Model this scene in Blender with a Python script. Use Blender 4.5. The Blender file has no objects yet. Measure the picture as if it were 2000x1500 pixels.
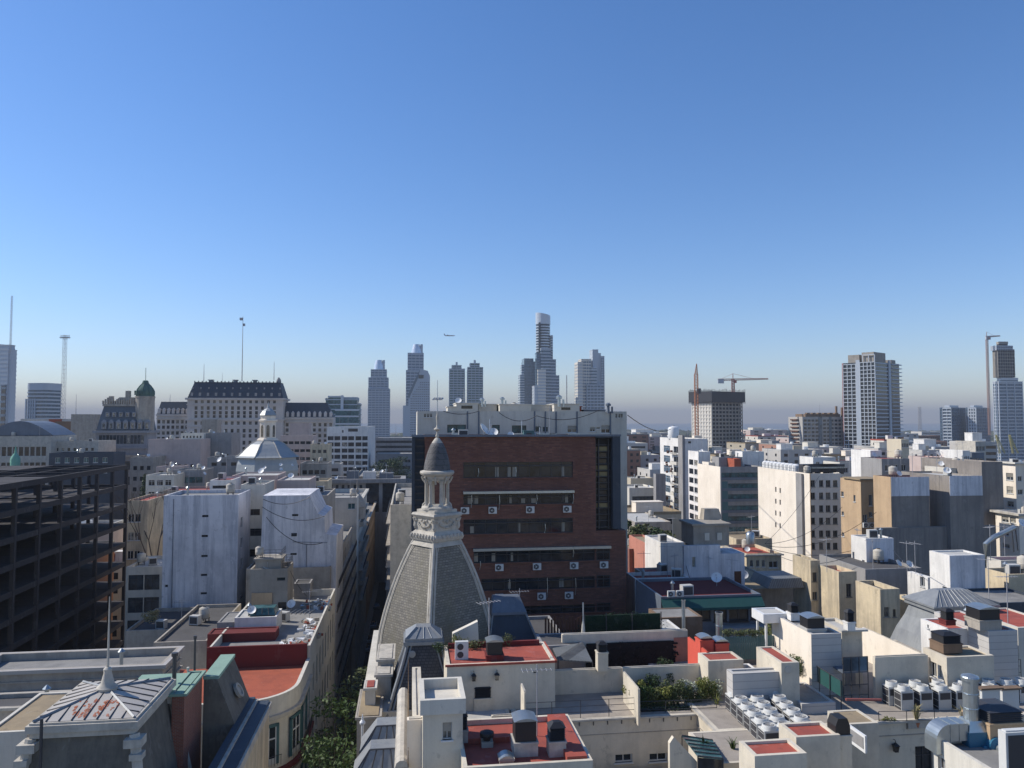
import bpy, math, random
from mathutils import Vector, Matrix
sc = bpy.context.scene
C = bpy.context.collection
R = math.radians
PI = math.pi
random.seed(7)
# ---------------- camera ----------------
HC = 55.0; FP = 1500.0; PIT = math.atan(72/1500)
CP, SP = math.cos(PIT), math.sin(PIT)
cam = bpy.data.objects.new('camera', bpy.data.cameras.new('camera')); C.objects.link(cam)
cam.location = (0, 0, HC); cam.rotation_euler = (PI/2 + PIT, 0, 0)
cam.data.sensor_width = 36; cam.data.lens = 27.0
cam.data.clip_start = 0.5; cam.data.clip_end = 40000
sc.camera = cam
# ---------------- light ----------------
SUN_EL, SUN_AZ = 40.0, -77.0          # azimuth measured clockwise from the view direction (+Y)
w = bpy.data.worlds.new('World'); sc.world = w; w.use_nodes = True
nt = w.node_tree; bgn = nt.nodes['Background']
sky = nt.nodes.new('ShaderNodeTexSky'); sky.sky_type = 'NISHITA'; sky.sun_disc = False
sky.sun_elevation = R(SUN_EL); sky.sun_rotation = R(SUN_AZ)
sky.altitude = 50; sky.air_density = 1.0; sky.dust_density = 0.2; sky.ozone_density = 3.5
hs = nt.nodes.new('ShaderNodeHueSaturation'); hs.inputs['Saturation'].default_value = 1.2
nt.links.new(sky.outputs[0], hs.inputs['Color'])
tn = nt.nodes.new('ShaderNodeMix'); tn.data_type = 'RGBA'; tn.blend_type = 'MULTIPLY'; tn.inputs[0].default_value = 1
tn.inputs[7].default_value = (1.0, 0.94, 1.03, 1); nt.links.new(hs.outputs[0], tn.inputs[6])
nt.links.new(tn.outputs[2], bgn.inputs[0]); bgn.inputs[1].default_value = 0.135
sun = bpy.data.objects.new('sun', bpy.data.lights.new('sun', 'SUN')); C.objects.link(sun)
sun.data.energy = 4.6; sun.data.angle = R(0.5); sun.data.color = (1.0, 0.94, 0.85)
SV = Vector((math.sin(R(SUN_AZ))*math.cos(R(SUN_EL)), math.cos(R(SUN_AZ))*math.cos(R(SUN_EL)), math.sin(R(SUN_EL))))
sun.rotation_euler = SV.to_track_quat('Z', 'Y').to_euler()
sc.view_settings.view_transform = 'Standard'; sc.view_settings.look = 'None'
sc.view_settings.gamma = 1; sc.view_settings.exposure = 0.2
sc.render.engine = 'CYCLES'
sc.cycles.max_bounces = 5; sc.cycles.volume_bounces = 0
# ---------------- pixel -> world ----------------
GR = R(7.6)
def ray(px, py):
    u = (px-1000)/FP; v = (750-py)/FP
    return Vector((u, CP - v*SP, SP + v*CP))
def W(px, py, Y):
    r = ray(px, py); return Vector((0, 0, HC)) + r*(Y/r.y)
def WZ(px, py, z):
    r = ray(px, py); return Vector((0, 0, HC)) + r*((z-HC)/r.z)
def span(A, ax, px):            # distance from A along horizontal unit ax to reach image column px
    u = (px-1000)/FP
    k = A.y*CP + (A.z-HC)*SP
    return (u*k - A.x)/(ax[0] - u*ax[1]*CP)
# ---------------- materials ----------------
MT = {}
def _n(t, k, **kw):
    n = t.nodes.new(k)
    for a, b in kw.items(): setattr(n, a, b)
    return n
def newmat(name):
    m = bpy.data.materials.new(name); m.use_nodes = True; MT[name] = m
    t = m.node_tree; return m, t, t.nodes['Principled BSDF']
def mixc(t, fac, a, b, typ='MIX'):
    n = _n(t, 'ShaderNodeMix', data_type='RGBA', blend_type=typ)
    if isinstance(fac, (int, float)): n.inputs[0].default_value = fac
    else: t.links.new(fac, n.inputs[0])
    for i, c in ((6, a), (7, b)):
        if isinstance(c, (tuple, list)): n.inputs[i].default_value = (*c, 1)
        else: t.links.new(c, n.inputs[i])
    return n.outputs[2]
def ramp(t, src, a, b, lo=0, hi=1):
    n = _n(t, 'ShaderNodeMapRange'); n.inputs[1].default_value = a; n.inputs[2].default_value = b
    n.inputs[3].default_value = lo; n.inputs[4].default_value = hi
    t.links.new(src, n.inputs[0]); return n.outputs[0]
def noise(t, vec, scale, det=4, rough=.6):
    n = _n(t, 'ShaderNodeTexNoise'); n.inputs['Scale'].default_value = scale
    n.inputs['Detail'].default_value = det; n.inputs['Roughness'].default_value = rough
    t.links.new(vec, n.inputs['Vector']); return n.outputs[0]
def vscale(t, vec, s):
    n = _n(t, 'ShaderNodeVectorMath', operation='MULTIPLY'); n.inputs[1].default_value = s
    t.links.new(vec, n.inputs[0]); return n.outputs[0]
def surf(name, rgb, dirt=.5, dark=None, sc_=.35, streak=.6, rough=.9, bump=.25, metal=0, fine=.3, spec=.3, oj=0.0):
    """painted plaster / stone / membrane with real stains, rain streaks and grain"""
    m, t, b = newmat(name); rgb = (rgb[0]*1.0, rgb[1]*.97, rgb[2]*.91)
    g = _n(t, 'ShaderNodeNewGeometry').outputs['Position']
    dark = dark or tuple(c*.45 for c in rgb)
    n1 = ramp(t, noise(t, g, sc_, 6, .65), .44, .70)
    n2 = ramp(t, noise(t, vscale(t, g, (1, 1, .06)), 1.1, 6, .75), .46, .68, 0, streak)
    n4 = ramp(t, noise(t, vscale(t, g, (1, 1, .8)), 1.3, 5, .7), .60, .66, 0, min(1, dirt*.8))
    n5 = ramp(t, noise(t, vscale(t, g, (1, 1, .5)), .9, 3, .8), .62, .63, 0, min(1, dirt*.5))
    n3 = ramp(t, noise(t, g, 9, 3, .7), .35, .75, 0, fine)
    c = mixc(t, ramp(t, n1, 0, 1, 0, dirt*.75), rgb, dark)
    mm = _n(t, 'ShaderNodeMath', operation='MULTIPLY'); t.links.new(n2, mm.inputs[0]); mm.inputs[1].default_value = dirt
    c = mixc(t, mm.outputs[0], c, dark)
    c = mixc(t, n3, c, tuple(x*.78 for x in rgb))
    c = mixc(t, n4, c, tuple(x*.55+.02 for x in rgb))
    if bump: c = mixc(t, n5, c, tuple(min(.8, x*.85+.07) for x in rgb))
    if oj:
        oi = _n(t, 'ShaderNodeObjectInfo').outputs['Random']
        hv = _n(t, 'ShaderNodeHueSaturation'); t.links.new(c, hv.inputs['Color'])
        t.links.new(ramp(t, oi, 0, 1, 1-oj, 1+oj), hv.inputs['Value']); c = hv.outputs[0]
    t.links.new(c, b.inputs['Base Color'])
    b.inputs['Roughness'].default_value = rough; b.inputs['Metallic'].default_value = metal
    b.inputs['Specular IOR Level'].default_value = spec
    if bump:
        bn = _n(t, 'ShaderNodeBump'); bn.inputs['Strength'].default_value = bump; bn.inputs['Distance'].default_value = .03
        t.links.new(noise(t, g, 5, 5, .7), bn.inputs['Height']); t.links.new(bn.outputs[0], b.inputs['Normal'])
    return m
def uv_wall(t):
    tc = _n(t, 'ShaderNodeTexCoord').outputs['Object']
    s = _n(t, 'ShaderNodeSeparateXYZ'); t.links.new(tc, s.inputs[0])
    a = _n(t, 'ShaderNodeMath', operation='ADD'); t.links.new(s.outputs[0], a.inputs[0]); t.links.new(s.outputs[1], a.inputs[1])
    c = _n(t, 'ShaderNodeCombineXYZ'); t.links.new(a.outputs[0], c.inputs[0]); t.links.new(s.outputs[2], c.inputs[1])
    return c.outputs[0]
def bricks(name, c1, c2, mortar, bw, bh, ms=.012, rough=.85, bump=.4, stain=.5, sdark=None):
    m, t, b = newmat(name)
    v = uv_wall(t)
    k = _n(t, 'ShaderNodeTexBrick'); k.inputs['Scale'].default_value = 1
    k.inputs['Brick Width'].default_value = bw; k.inputs['Row Height'].default_value = bh
    k.inputs['Mortar Size'].default_value = ms; k.inputs['Color1'].default_value = (*c1, 1)
    k.inputs['Color2'].default_value = (*c2, 1); k.inputs['Mortar'].default_value = (*mortar, 1)
    k.inputs['Bias'].default_value = 0
    t.links.new(v, k.inputs['Vector'])
    g = _n(t, 'ShaderNodeNewGeometry').outputs['Position']
    n1 = ramp(t, noise(t, vscale(t, g, (1, 1, .3)), .5, 6, .7), .42, .72, 0, stain)
    n2 = ramp(t, noise(t, g, 3.0, 5, .75), .4, .7, 0, stain*.8)
    sd = sdark or tuple(x*.5 for x in c1)
    c = mixc(t, n1, k.outputs[0], sd)
    c = mixc(t, n2, c, c2)
    t.links.new(c, b.inputs['Base Color']); b.inputs['Roughness'].default_value = rough
    b.inputs['Specular IOR Level'].default_value = .3
    bn = _n(t, 'ShaderNodeBump'); bn.inputs['Strength'].default_value = bump; bn.inputs['Distance'].default_value = .02; bn.invert = True
    t.links.new(k.outputs['Fac'], bn.inputs['Height']); t.links.new(bn.outputs[0], b.inputs['Normal'])
    return m
def plain(name, rgb, rough=.5, metal=0, spec=.5, var=.25, oj=0):
    m, t, b = newmat(name)
    g = _n(t, 'ShaderNodeNewGeometry').outputs['Position']
    c = mixc(t, ramp(t, noise(t, g, 2.2, 4, .7), .35, .75, 0, var), rgb, tuple(x*.5 for x in rgb))
    if oj:
        oi = _n(t, 'ShaderNodeObjectInfo').outputs['Random']
        hv = _n(t, 'ShaderNodeHueSaturation'); t.links.new(c, hv.inputs['Color'])
        t.links.new(ramp(t, oi, 0, 1, 1-oj, 1+oj), hv.inputs['Value']); c = hv.outputs[0]
    t.links.new(c, b.inputs['Base Color']); b.inputs['Roughness'].default_value = rough
    b.inputs['Metallic'].default_value = metal; b.inputs['Specular IOR Level'].default_value = spec
    return m
def glassm(name, rgb, cur=(.35, .32, .26), share=.2, rough=.08):
    """window pane: dark room behind reflecting glass, a share of them with drawn curtains"""
    m, t, b = newmat(name)
    oi = _n(t, 'ShaderNodeObjectInfo').outputs['Random']
    g = _n(t, 'ShaderNodeNewGeometry').outputs['Position']
    f = ramp(t, oi, 1-share, 1-share+.02)
    n = ramp(t, noise(t, g, 1.1, 2), .45, .6, .3, 1)
    mu = _n(t, 'ShaderNodeMath', operation='MULTIPLY'); t.links.new(f, mu.inputs[0]); t.links.new(n, mu.inputs[1])
    c = mixc(t, mu.outputs[0], mixc(t, ramp(t, noise(t, g, .8, 3), .4, .65), rgb, tuple(x*.35 for x in rgb)), cur)
    t.links.new(c, b.inputs['Base Color'])
    b.inputs['Roughness'].default_value = rough; b.inputs['Specular IOR Level'].default_value = .4
    return m
surf('white', (.74, .74, .74), .55, sc_=.25, streak=.8, oj=.05)
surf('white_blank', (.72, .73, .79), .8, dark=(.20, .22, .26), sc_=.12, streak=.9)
surf('offwhite', (.62, .60, .55), .5, sc_=.3)
surf('cream', (.80, .74, .66), .35, dark=(.36, .29, .2), sc_=.15, streak=.55)
surf('cream_dirty', (.62, .53, .38), .85, dark=(.22, .19, .15), sc_=.25, streak=.9)
surf('ochre', (.50, .37, .24), .6, dark=(.25, .17, .11), sc_=.2, streak=.7)
surf('terrace', (.64, .59, .50), .65, dark=(.27, .25, .21), sc_=.4, streak=.35)
surf('mansard_pale', (.13, .155, .19), .5, sc_=.2, streak=.6)
surf('terrace_lap', (.40, .40, .39), .35, sc_=.4, streak=.2)
surf('tile_floor', (.33, .30, .27), .6, sc_=.8, streak=0)
surf('pink', (.50, .22, .17), .5, sc_=.4)
surf('pinkish', (.52, .43, .41), .4)
surf('concrete', (.33, .31, .28), .7, sc_=.3, streak=.7, oj=.08)
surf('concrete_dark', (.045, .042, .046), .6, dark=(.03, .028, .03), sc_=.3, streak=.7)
surf('grey', (.30, .30, .31), .6, sc_=.25, streak=.8)
surf('grey_wall', (.27, .25, .235), .7, dark=(.11, .10, .10), sc_=.14, streak=.9)
surf('stone', (.40, .37, .33), .7, dark=(.14, .13, .12), sc_=.5, streak=.6)
surf('stone_pale', (.50, .475, .43), .8, dark=(.22, .21, .19), sc_=1.2, streak=.5)
surf('bank_stone', (.54, .51, .50), .4, dark=(.2, .18, .17), sc_=.08, streak=.5)
surf('old_stone', (.29, .30, .33), .5, dark=(.1, .1, .11), sc_=.1, streak=.5)
surf('brown_wall', (.20, .14, .10), .6)
surf('red_roof', (.36, .085, .06), .85, dark=(.15, .05, .045), sc_=.5, streak=0, rough=.75)
surf('red_dark', (.14, .025, .025), .5, dark=(.10, .03, .03), sc_=.5, streak=.3)
surf('red_bright', (.60, .10, .07), .25, sc_=.6, streak=.2)
surf('red_orange', (.36, .095, .055), .7, dark=(.17, .05, .035), sc_=.6, streak=0)
surf('roof_grey', (.25, .25, .25), .8, dark=(.10, .10, .10), sc_=.4, streak=0)
surf('roof_pale', (.48, .48, .47), .7, dark=(.2, .2, .2), sc_=.4, streak=0)
surf('roof_dark', (.09, .09, .095), .6, sc_=.4, streak=0)
surf('roof_ochre', (.30, .24, .16), .8, dark=(.14, .12, .09), sc_=.5, streak=0)
surf('roof_green', (.24, .37, .31), .5, dark=(.13, .2, .17), sc_=.6, streak=.2)
surf('slate_plain', (.17, .16, .14), .9, dark=(.07, .065, .06), sc_=.8, streak=.8)
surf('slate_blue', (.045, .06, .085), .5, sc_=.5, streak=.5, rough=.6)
surf('zinc', (.27, .29, .31), .7, dark=(.14, .15, .17), sc_=.6, streak=.7, rough=.5, metal=.2)
surf('zinc_white', (.42, .40, .375), .5, dark=(.40, .36, .33), sc_=1.2, streak=.3, rough=.5)
surf('rust', (.38, .11, .05), .7, dark=(.5, .4, .34), sc_=2.5, streak=.2)
surf('bluegrey', (.14, .17, .22), .5, sc_=.3, rough=.5)
surf('copper', (.10, .17, .15), .6, dark=(.04, .06, .06), sc_=.4)
surf('copper_bright', (.18, .42, .33), .4, sc_=.8)
surf('church', (.36, .385, .40), .6, dark=(.24, .27, .29), sc_=.25, streak=.9, rough=.45, metal=.2)
surf('church_shade', (.17, .22, .25), .5, sc_=.3, streak=.7, rough=.5)
surf('teal', (.02, .085, .085), .3, sc_=1)
surf('hedge_dark', (.012, .035, .018), .6, sc_=3, streak=.6, bump=1)
surf('vine_black', (.012, .010, .012), .5, sc_=3, bump=1)
surf('wood_brown', (.12, .055, .035), .6, sc_=.6, streak=.8)
surf('asphalt', (.05, .05, .052), .5, sc_=.3, streak=0)
surf('pavement', (.20, .19, .18), .5, sc_=.6, streak=0)
surf('ground', (.12, .12, .12), .6, sc_=.02, streak=0, bump=0)
surf('soil', (.05, .04, .03), .5, sc_=2, streak=0)
surf('far_pale', (.46, .45, .44), .4, sc_=.05, streak=.4, bump=0, oj=.2)
surf('far_cream', (.50, .45, .36), .4, sc_=.05, streak=.4, bump=0, oj=.15)
surf('far_grey', (.26, .27, .29), .4, sc_=.05, streak=.4, bump=0, oj=.2)
surf('far_brick', (.30, .17, .13), .4, sc_=.05, streak=.4, bump=0, oj=.2)
bricks('brick', (.25, .108, .072), (.125, .055, .042), (.12, .085, .075), .6, .17, .02, stain=.85)
bricks('brick_orange', (.30, .10, .06), (.22, .07, .05), (.25, .2, .17), .24, .08, .012)
bricks('slate', (.27, .245, .20), (.15, .14, .12), (.07, .065, .06), .34, .2, .02, rough=.7, stain=.8, sdark=(.15, .135, .085))
bricks('slate_dark', (.07, .075, .085), (.045, .05, .06), (.02, .02, .025), .30, .2, .02, rough=.55, stain=.3)
bricks('shingle', (.17, .16, .155), (.10, .10, .10), (.05, .05, .05), .45, .5, .02, rough=.7)
bricks('lap_wall', (.50, .48, .45), (.47, .45, .42), (.3, .29, .28), 30, .5, .02, stain=.2)
bricks('corrugate', (.20, .21, .21), (.15, .16, .16), (.05, .05, .05), .22, 30, .03, rough=.5)
bricks('plaster_rib', (.40, .30, .26), (.36, .27, .22), (.2, .15, .12), .5, 30, .06, stain=.5)
glassm('glass', (.05, .065, .08)); glassm('glass_dark', (.025, .032, .04), share=.08)
glassm('glass_blue', (.09, .15, .21), (.2, .26, .3), .15, .12)
glassm('glass_teal', (.06, .15, .16), (.2, .3, .3), .2, .15)
glassm('glass_tower', (.14, .21, .29), (.2, .24, .3), .1, .2)
glassm('glass_brown', (.05, .045, .04), (.20, .18, .14), .3, .12)
plain('frame_white', (.62, .62, .60)); plain('frame_dark', (.04, .04, .045)); plain('frame_teal', (.05, .13, .14))
plain('blind', (.26, .24, .20), .7, oj=.3); plain('blind_yellow', (.34, .27, .13), .7)
plain('black', (.012, .012, .014), .55); plain('metal', (.45, .46, .47), .35, .8); plain('metal_dark', (.06, .06, .065), .5, .3)
plain('galv', (.42, .46, .47), .32, .75, var=.4); plain('blue_paint', (.02, .13, .22), .4); plain('ac_white', (.58, .58, .55), .45, var=.15)
plain('ac_grille', (.04, .04, .045), .6); plain('ac_side', (.50, .49, .46), .5); plain('crane_orange', (.45, .17, .07), .6)
plain('crane_red', (.30, .09, .07), .6); plain('crane_yellow', (.45, .40, .15), .6); plain('tower_white', (.50, .54, .58), .35, .1)
plain('tower_grey', (.40, .45, .50), .5); plain('tower_beige', (.68, .64, .56), .6); plain('tower_silver', (.75, .78, .8), .25, .4)
plain('bark', (.10, .075, .055), .9); plain('mast', (.35, .35, .36), .5); plain('mast_red', (.4, .25, .2), .6)
plain('tile_black', (.03, .03, .033), .6); plain('terracotta', (.42, .16, .08), .8); plain('plastic_white', (.72, .72, .70), .4)
plain('car_a', (.30, .32, .34), .3, .4, oj=.6); plain('tyre', (.015, .015, .015), .8)
def leafm(name, a, b_):
    m, t, b = newmat(name)
    oi = _n(t, 'ShaderNodeNewGeometry')
    c = mixc(t, oi.outputs['Random Per Island'], a, b_)
    t.links.new(c, b.inputs['Base Color']); b.inputs['Roughness'].default_value = .6; b.inputs['Specular IOR Level'].default_value = .25
    b.inputs['Subsurface Weight'].default_value = 0
    return m
leafm('leaf', (.028, .058, .014), (.065, .10, .022)); leafm('leaf_dark', (.018, .04, .014), (.04, .07, .022))
leafm('leaf_yellow', (.13, .16, .03), (.22, .21, .06)); leafm('leaf_olive', (.06, .085, .03), (.12, .13, .05))
leafm('petal', (.5, .5, .45), (.3, .35, .2)); leafm('straw', (.35, .29, .14), (.22, .2, .09))
# water
m, t, b = newmat('water'); b.inputs['Base Color'].default_value = (.10, .12, .14, 1); b.inputs['Roughness'].default_value = .35
# ---------------- mesh builder ----------------
class MB:
    def __init__(s): s.v = []; s.f = []; s.m = []
    def add(s, vs, fs, m=0):
        o = len(s.v); s.v += [tuple(x) for x in vs]; s.f += [tuple(i+o for i in f) for f in fs]; s.m += [m]*len(fs); return s
    def box(s, x0, y0, z0, x1, y1, z1, m=0):
        if x1 < x0: x0, x1 = x1, x0
        if y1 < y0: y0, y1 = y1, y0
        if z1 < z0: z0, z1 = z1, z0
        return s.add([(x0,y0,z0),(x1,y0,z0),(x1,y1,z0),(x0,y1,z0),(x0,y0,z1),(x1,y0,z1),(x1,y1,z1),(x0,y1,z1)],
            [(0,3,2,1),(4,5,6,7),(0,1,5,4),(1,2,6,5),(2,3,7,6),(3,0,4,7)], m)
    def frus(s, a, za, b, zb, m=0):      # a,b = (x0,y0,x1,y1) rectangles at za, zb
        return s.add([(a[0],a[1],za),(a[2],a[1],za),(a[2],a[3],za),(a[0],a[3],za),(b[0],b[1],zb),(b[2],b[1],zb),(b[2],b[3],zb),(b[0],b[3],zb)],
            [(0,3,2,1),(4,5,6,7),(0,1,5,4),(1,2,6,5),(2,3,7,6),(3,0,4,7)], m)
    def prism(s, poly, z0, z1, m=0, mt=None):
        n = len(poly); vs = [(p[0], p[1], z0) for p in poly]+[(p[0], p[1], z1) for p in poly]
        s.add(vs, [(i, (i+1) % n, (i+1) % n+n, i+n) for i in range(n)], m)
        s.add([v for v in vs[n:]], [tuple(range(n))], m if mt is None else mt)
        s.add([v for v in vs[:n]], [tuple(range(n))[::-1]], m); return s
    def lathe(s, prof, n=16, c=(0, 0), m=0, rot=0, sx=1, sy=1):
        k = len(prof); vs = []
        for r, z in prof:
            for i in range(n):
                a = rot+2*PI*i/n; vs.append((c[0]+r*math.cos(a)*sx, c[1]+r*math.sin(a)*sy, z))
        fs = [(j*n+i, j*n+(i+1) % n, (j+1)*n+(i+1) % n, (j+1)*n+i) for j in range(k-1) for i in range(n)]
        s.add(vs, fs, m)
        s.add(vs[:n], [tuple(range(n))[::-1]], m); s.add(vs[-n:], [tuple(range(n))], m); return s
    def cyl(s, x, y, z0, z1, r, n=12, m=0, r2=None): return s.lathe([(r, z0), (r if r2 is None else r2, z1)], n, (x, y), m)
    def tube(s, pts, r, n=6, m=0, r2=None):
        pts = [Vector(p) for p in pts]; k = len(pts); vs = []
        for i, p in enumerate(pts):
            d = (pts[min(i+1, k-1)]-pts[max(i-1, 0)]).normalized()
            a = d.cross(Vector((0, 0, 1))); a = d.cross(Vector((1, 0, 0))) if a.length < .1 else a
            a.normalize(); b_ = d.cross(a); rr = r if r2 is None else r+(r2-r)*i/max(1, k-1)
            for j in range(n):
                t_ = 2*PI*j/n; vs.append(p+a*math.cos(t_)*rr+b_*math.sin(t_)*rr)
        s.add(vs, [(i*n+j, i*n+(j+1) % n, (i+1)*n+(j+1) % n, (i+1)*n+j) for i in range(k-1) for j in range(n)], m)
        s.add(vs[:n], [tuple(range(n))[::-1]], m); s.add(vs[-n:], [tuple(range(n))], m); return s
    def bar(s, a, b, r, m=0): return s.tube([a, b], r, 4, m)
    def truss(s, a, b, wd, n, r, m=0, taper=1):  # square lattice from a to b
        a = Vector(a); b = Vector(b); d = (b-a).normalized()
        p = d.cross(Vector((0, 0, 1))); p = Vector((1, 0, 0)) if p.length < .1 else p.normalized(); q = d.cross(p)
        cs = [(-1, -1), (1, -1), (1, 1), (-1, 1)]
        def pt(i, k):
            f = i/n; ww = wd*.5*(1+(taper-1)*f); return a+(b-a)*f+p*cs[k][0]*ww+q*cs[k][1]*ww
        for k in range(4):
            s.bar(pt(0, k), pt(n, k), r, m)
            for i in range(n):
                s.bar(pt(i, k), pt(i+1, (k+1) % 4), r*.7, m)
                s.bar(pt(i+1, k), pt(i+1, (k+1) % 4), r*.7, m)
        return s
    def mesh(s, name, mats, smooth=False):
        me = bpy.data.meshes.new(name); me.from_pydata(s.v, [], s.f)
        for x in mats: me.materials.append(MT[x])
        me.polygons.foreach_set('material_index', s.m)
        if smooth: me.polygons.foreach_set('use_smooth', [True]*len(s.f))
        me.update(); return me
    def build(s, name, mats, parent=None, loc=None, rz=0, smooth=False):
        if isinstance(mats, str): mats = [mats]
        me = s.mesh(name, mats, smooth)
        if smooth: me.set_sharp_from_angle(angle=R(40))
        o = bpy.data.objects.new(name, me); C.objects.link(o); o.parent = parent
        if loc is not None: o.location = loc
        o.rotation_euler.z = rz
        return o
def tag(o, label, cat=None, group=None, kind=None):
    if label: o['label'] = label
    if cat: o['category'] = cat
    if group: o['group'] = group
    if kind: o['kind'] = kind
    return o
def thing(name, label, cat, loc=(0, 0, 0), rz=0, group=None):
    o = bpy.data.objects.new(name, None); C.objects.link(o); o.location = loc; o.rotation_euler.z = rz
    o.empty_display_size = .3
    return tag(o, label, cat, group)
KIDS = {}
def copy_tree(o, loc, rz=0, label=None, group=None, sc_=None):
    def rec(a, par):
        c = a.copy(); C.objects.link(c); c.parent = par
        for ch in a.children: rec(ch, c)
        return c
    c = rec(o, None); c.location = loc; c.rotation_euler.z = rz
    if sc_: c.scale = (sc_,)*3 if isinstance(sc_, (int, float)) else sc_
    if label: c['label'] = label
    if group: c['group'] = group
    return c
# ---------------- building ----------------
WM = {}
def win_mesh(wd, h, st, gm, fm, split=0):
    key = (round(wd, 2), round(h, 2), st, gm, fm, split)
    if key in WM: return WM[key]
    wd, h = key[0], key[1]; b = MB(); rc = .2
    pn = MB() if split else b; pn.add([(0, rc, 0), (wd, rc, 0), (wd, rc, h), (0, rc, h)], [(0, 1, 2, 3)], 0)
    e = min(.07, wd*.08)
    if st != 'pane':
        for (x0, x1, z0, z1) in ((0, wd, 0, e), (0, wd, h-e, h), (0, e, e, h-e), (wd-e, wd, e, h-e)): b.box(x0, rc-.07, z0, x1, rc-.005, z1, 1)
        n = {'fr': 2, 'band': max(2, round(wd/1.25)), 'cross': 2, 'shut': 2, 'vent': 1, 'tall': 1}.get(st, 1)
        for i in range(1, n): b.box(i*wd/n-e*.4, rc-.06, e, i*wd/n+e*.4, rc-.004, h-e, 1)
        if st in ('cross', 'band'): b.box(e, rc-.05, h*.68, wd-e, rc-.006, h*.68+e*.7, 1)
        if st == 'shut': b.box(e, rc-.09, h*.45, wd-e, rc-.072, h-e, 2)
        if st in ('fr', 'cross', 'shut'): b.box(-.08, -.1, -.09, wd+.08, rc-.08, 0, 1)
    me = b.mesh('window', [gm, fm, 'blind']); me = (me, pn.mesh('pane', [gm])) if split else me; WM[key] = me; return me
FOOT = []; BL = []
class Bld:
    def __init__(s, name, label, cat, x0, x1, yt, Y, bx=None, dep=12., z0=0., yb=None, rot=GR, wall='white', roof='roof_grey',
                 par=.8, group=None, zt=None):
        s.ex = Vector((math.cos(rot), math.sin(rot), 0)); s.ey = Vector((-math.sin(rot), math.cos(rot), 0))
        A = W(x0, yt, Y) if zt is None else WZ(x0, yt, zt)
        s.w = span(A, s.ex, x1)
        if bx is not None:
            s.d = span(A, s.ey, bx) if bx < x0 else span(A+s.ex*s.w, s.ey, bx)
            if s.d < 0 or s.d > 400: print('BAD DEPTH', label, s.d); s.d = dep
        else: s.d = dep
        if yb is not None: z0 = W(x0, yb, A.y).z
        s.z0 = z0; s.h = A.z-z0; s.rot = rot; s.A = A
        s.root = thing(name, label, cat, (A.x, A.y, z0), rot, group)
        s.op = {'f': [], 'l': [], 'r': [], 'b': []}; s.wall = wall; s.roof = roof; s.par = par; s.trims = {}; s.done = False
        s.O = Vector((A.x, A.y, z0)); a_, b_ = A.x*math.cos(GR)+A.y*math.sin(GR), -A.x*math.sin(GR)+A.y*math.cos(GR); FOOT.append((a_-1, b_-1, a_+s.w+1, b_+s.d+1))
    def P(s, x, y, z): return s.O + s.ex*x + s.ey*y + Vector((0, 0, z))
    def fdim(s, f): return s.w if f in 'fb' else s.d
    def hit(s, f, px, py):              # image point -> (u, z) on a face
        r = ray(px, py); o = Vector((0, 0, HC))
        n = s.ey if f in 'fb' else s.ex
        p0 = s.O if f in 'fl' else s.O+(s.ex*s.w if f == 'r' else s.ey*s.d)
        t_ = (p0-o).dot(n)/r.dot(n); p = o+r*t_-s.O
        x, y, z = p.dot(s.ex), p.dot(s.ey), p.z
        return {'f': x, 'b': s.w-x, 'l': s.d-y, 'r': y}[f], z
    def one(s, f, u0, u1, z0, z1, st='fr', gm='glass', fm='frame_white', name='window'):
        L = s.fdim(f); u0 = max(.15, u0); u1 = min(L-.15, u1); z1 = min(s.h-.1, z1); z0 = max(.05, z0)
        if u1-u0 < .1 or z1-z0 < .1: return
        for (a, b_, c, d) in s.op[f]:
            if u0 < b_ and u1 > a and z0 < d and z1 > c: return
        s.op[f].append((u0, u1, z0, z1))
        sp = int(s.O.y < 135 and st != 'pane'); me = win_mesh(u1-u0, z1-z0, st, gm, fm, sp)
        o = bpy.data.objects.new(name, me[0] if sp else me); C.objects.link(o); o.parent = s.root
        if sp: q = bpy.data.objects.new('pane', me[1]); C.objects.link(q); q.parent = o
        o.location, o.rotation_euler.z = {'f': ((u0, 0, z0), 0), 'r': ((s.w, u0, z0), PI/2), 'l': ((0, s.d-u0, z0), -PI/2), 'b': ((s.w-u0, s.d, z0), PI)}[f]
        return o
    def px(s, f, rects, **k):
        for (x0, y0, x1, y1) in rects:
            ym = (y0+y1)/2; xm = (x0+x1)/2
            a = s.hit(f, x0, ym)[0]; b_ = s.hit(f, x1, ym)[0]; c = s.hit(f, xm, y1)[1]; d = s.hit(f, xm, y0)[1]
            s.one(f, min(a, b_), max(a, b_), c, d, **k)
        return s
    def grid(s, f, nu, ww, t0, nv, pitch, wh, u0=.06, u1=.94, **k):
        L = s.fdim(f); a = L*u0; b_ = L*u1; st_ = (b_-a)/nu; ww = min(ww, st_-.12)
        for j in range(nv):
            zt = s.h-t0-j*pitch
            if zt-wh < .3: break
            for i in range(nu):
                c = a+st_*(i+.5); s.one(f, c-ww/2, c+ww/2, zt-wh, zt, **k)
        return s
    def trim(s, t, hh, out, mat='offwhite', name='cornice'):      # band round the walls, t metres below the top
        m = s.trims.setdefault((name, mat), MB()); z1 = s.h-t; z0 = z1-hh; o = out; i = .02
        m.box(-o, -o, z0, s.w+o, -.003, z1); m.box(-o, s.d+.003, z0, s.w+o, s.d+o, z1)
        m.box(-o, -.003, z0, -.003, s.d+.003, z1); m.box(s.w+.003, -.003, z0, s.w+o, s.d+.003, z1); return s
    def boxp(s, name, x0, y0, z0, x1, y1, z1, mat): # a block that is a part, local metres; z measured from roof if string 'r'
        return MB().box(x0, y0, z0, x1, y1, z1).build(name, mat, s.root)
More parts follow.
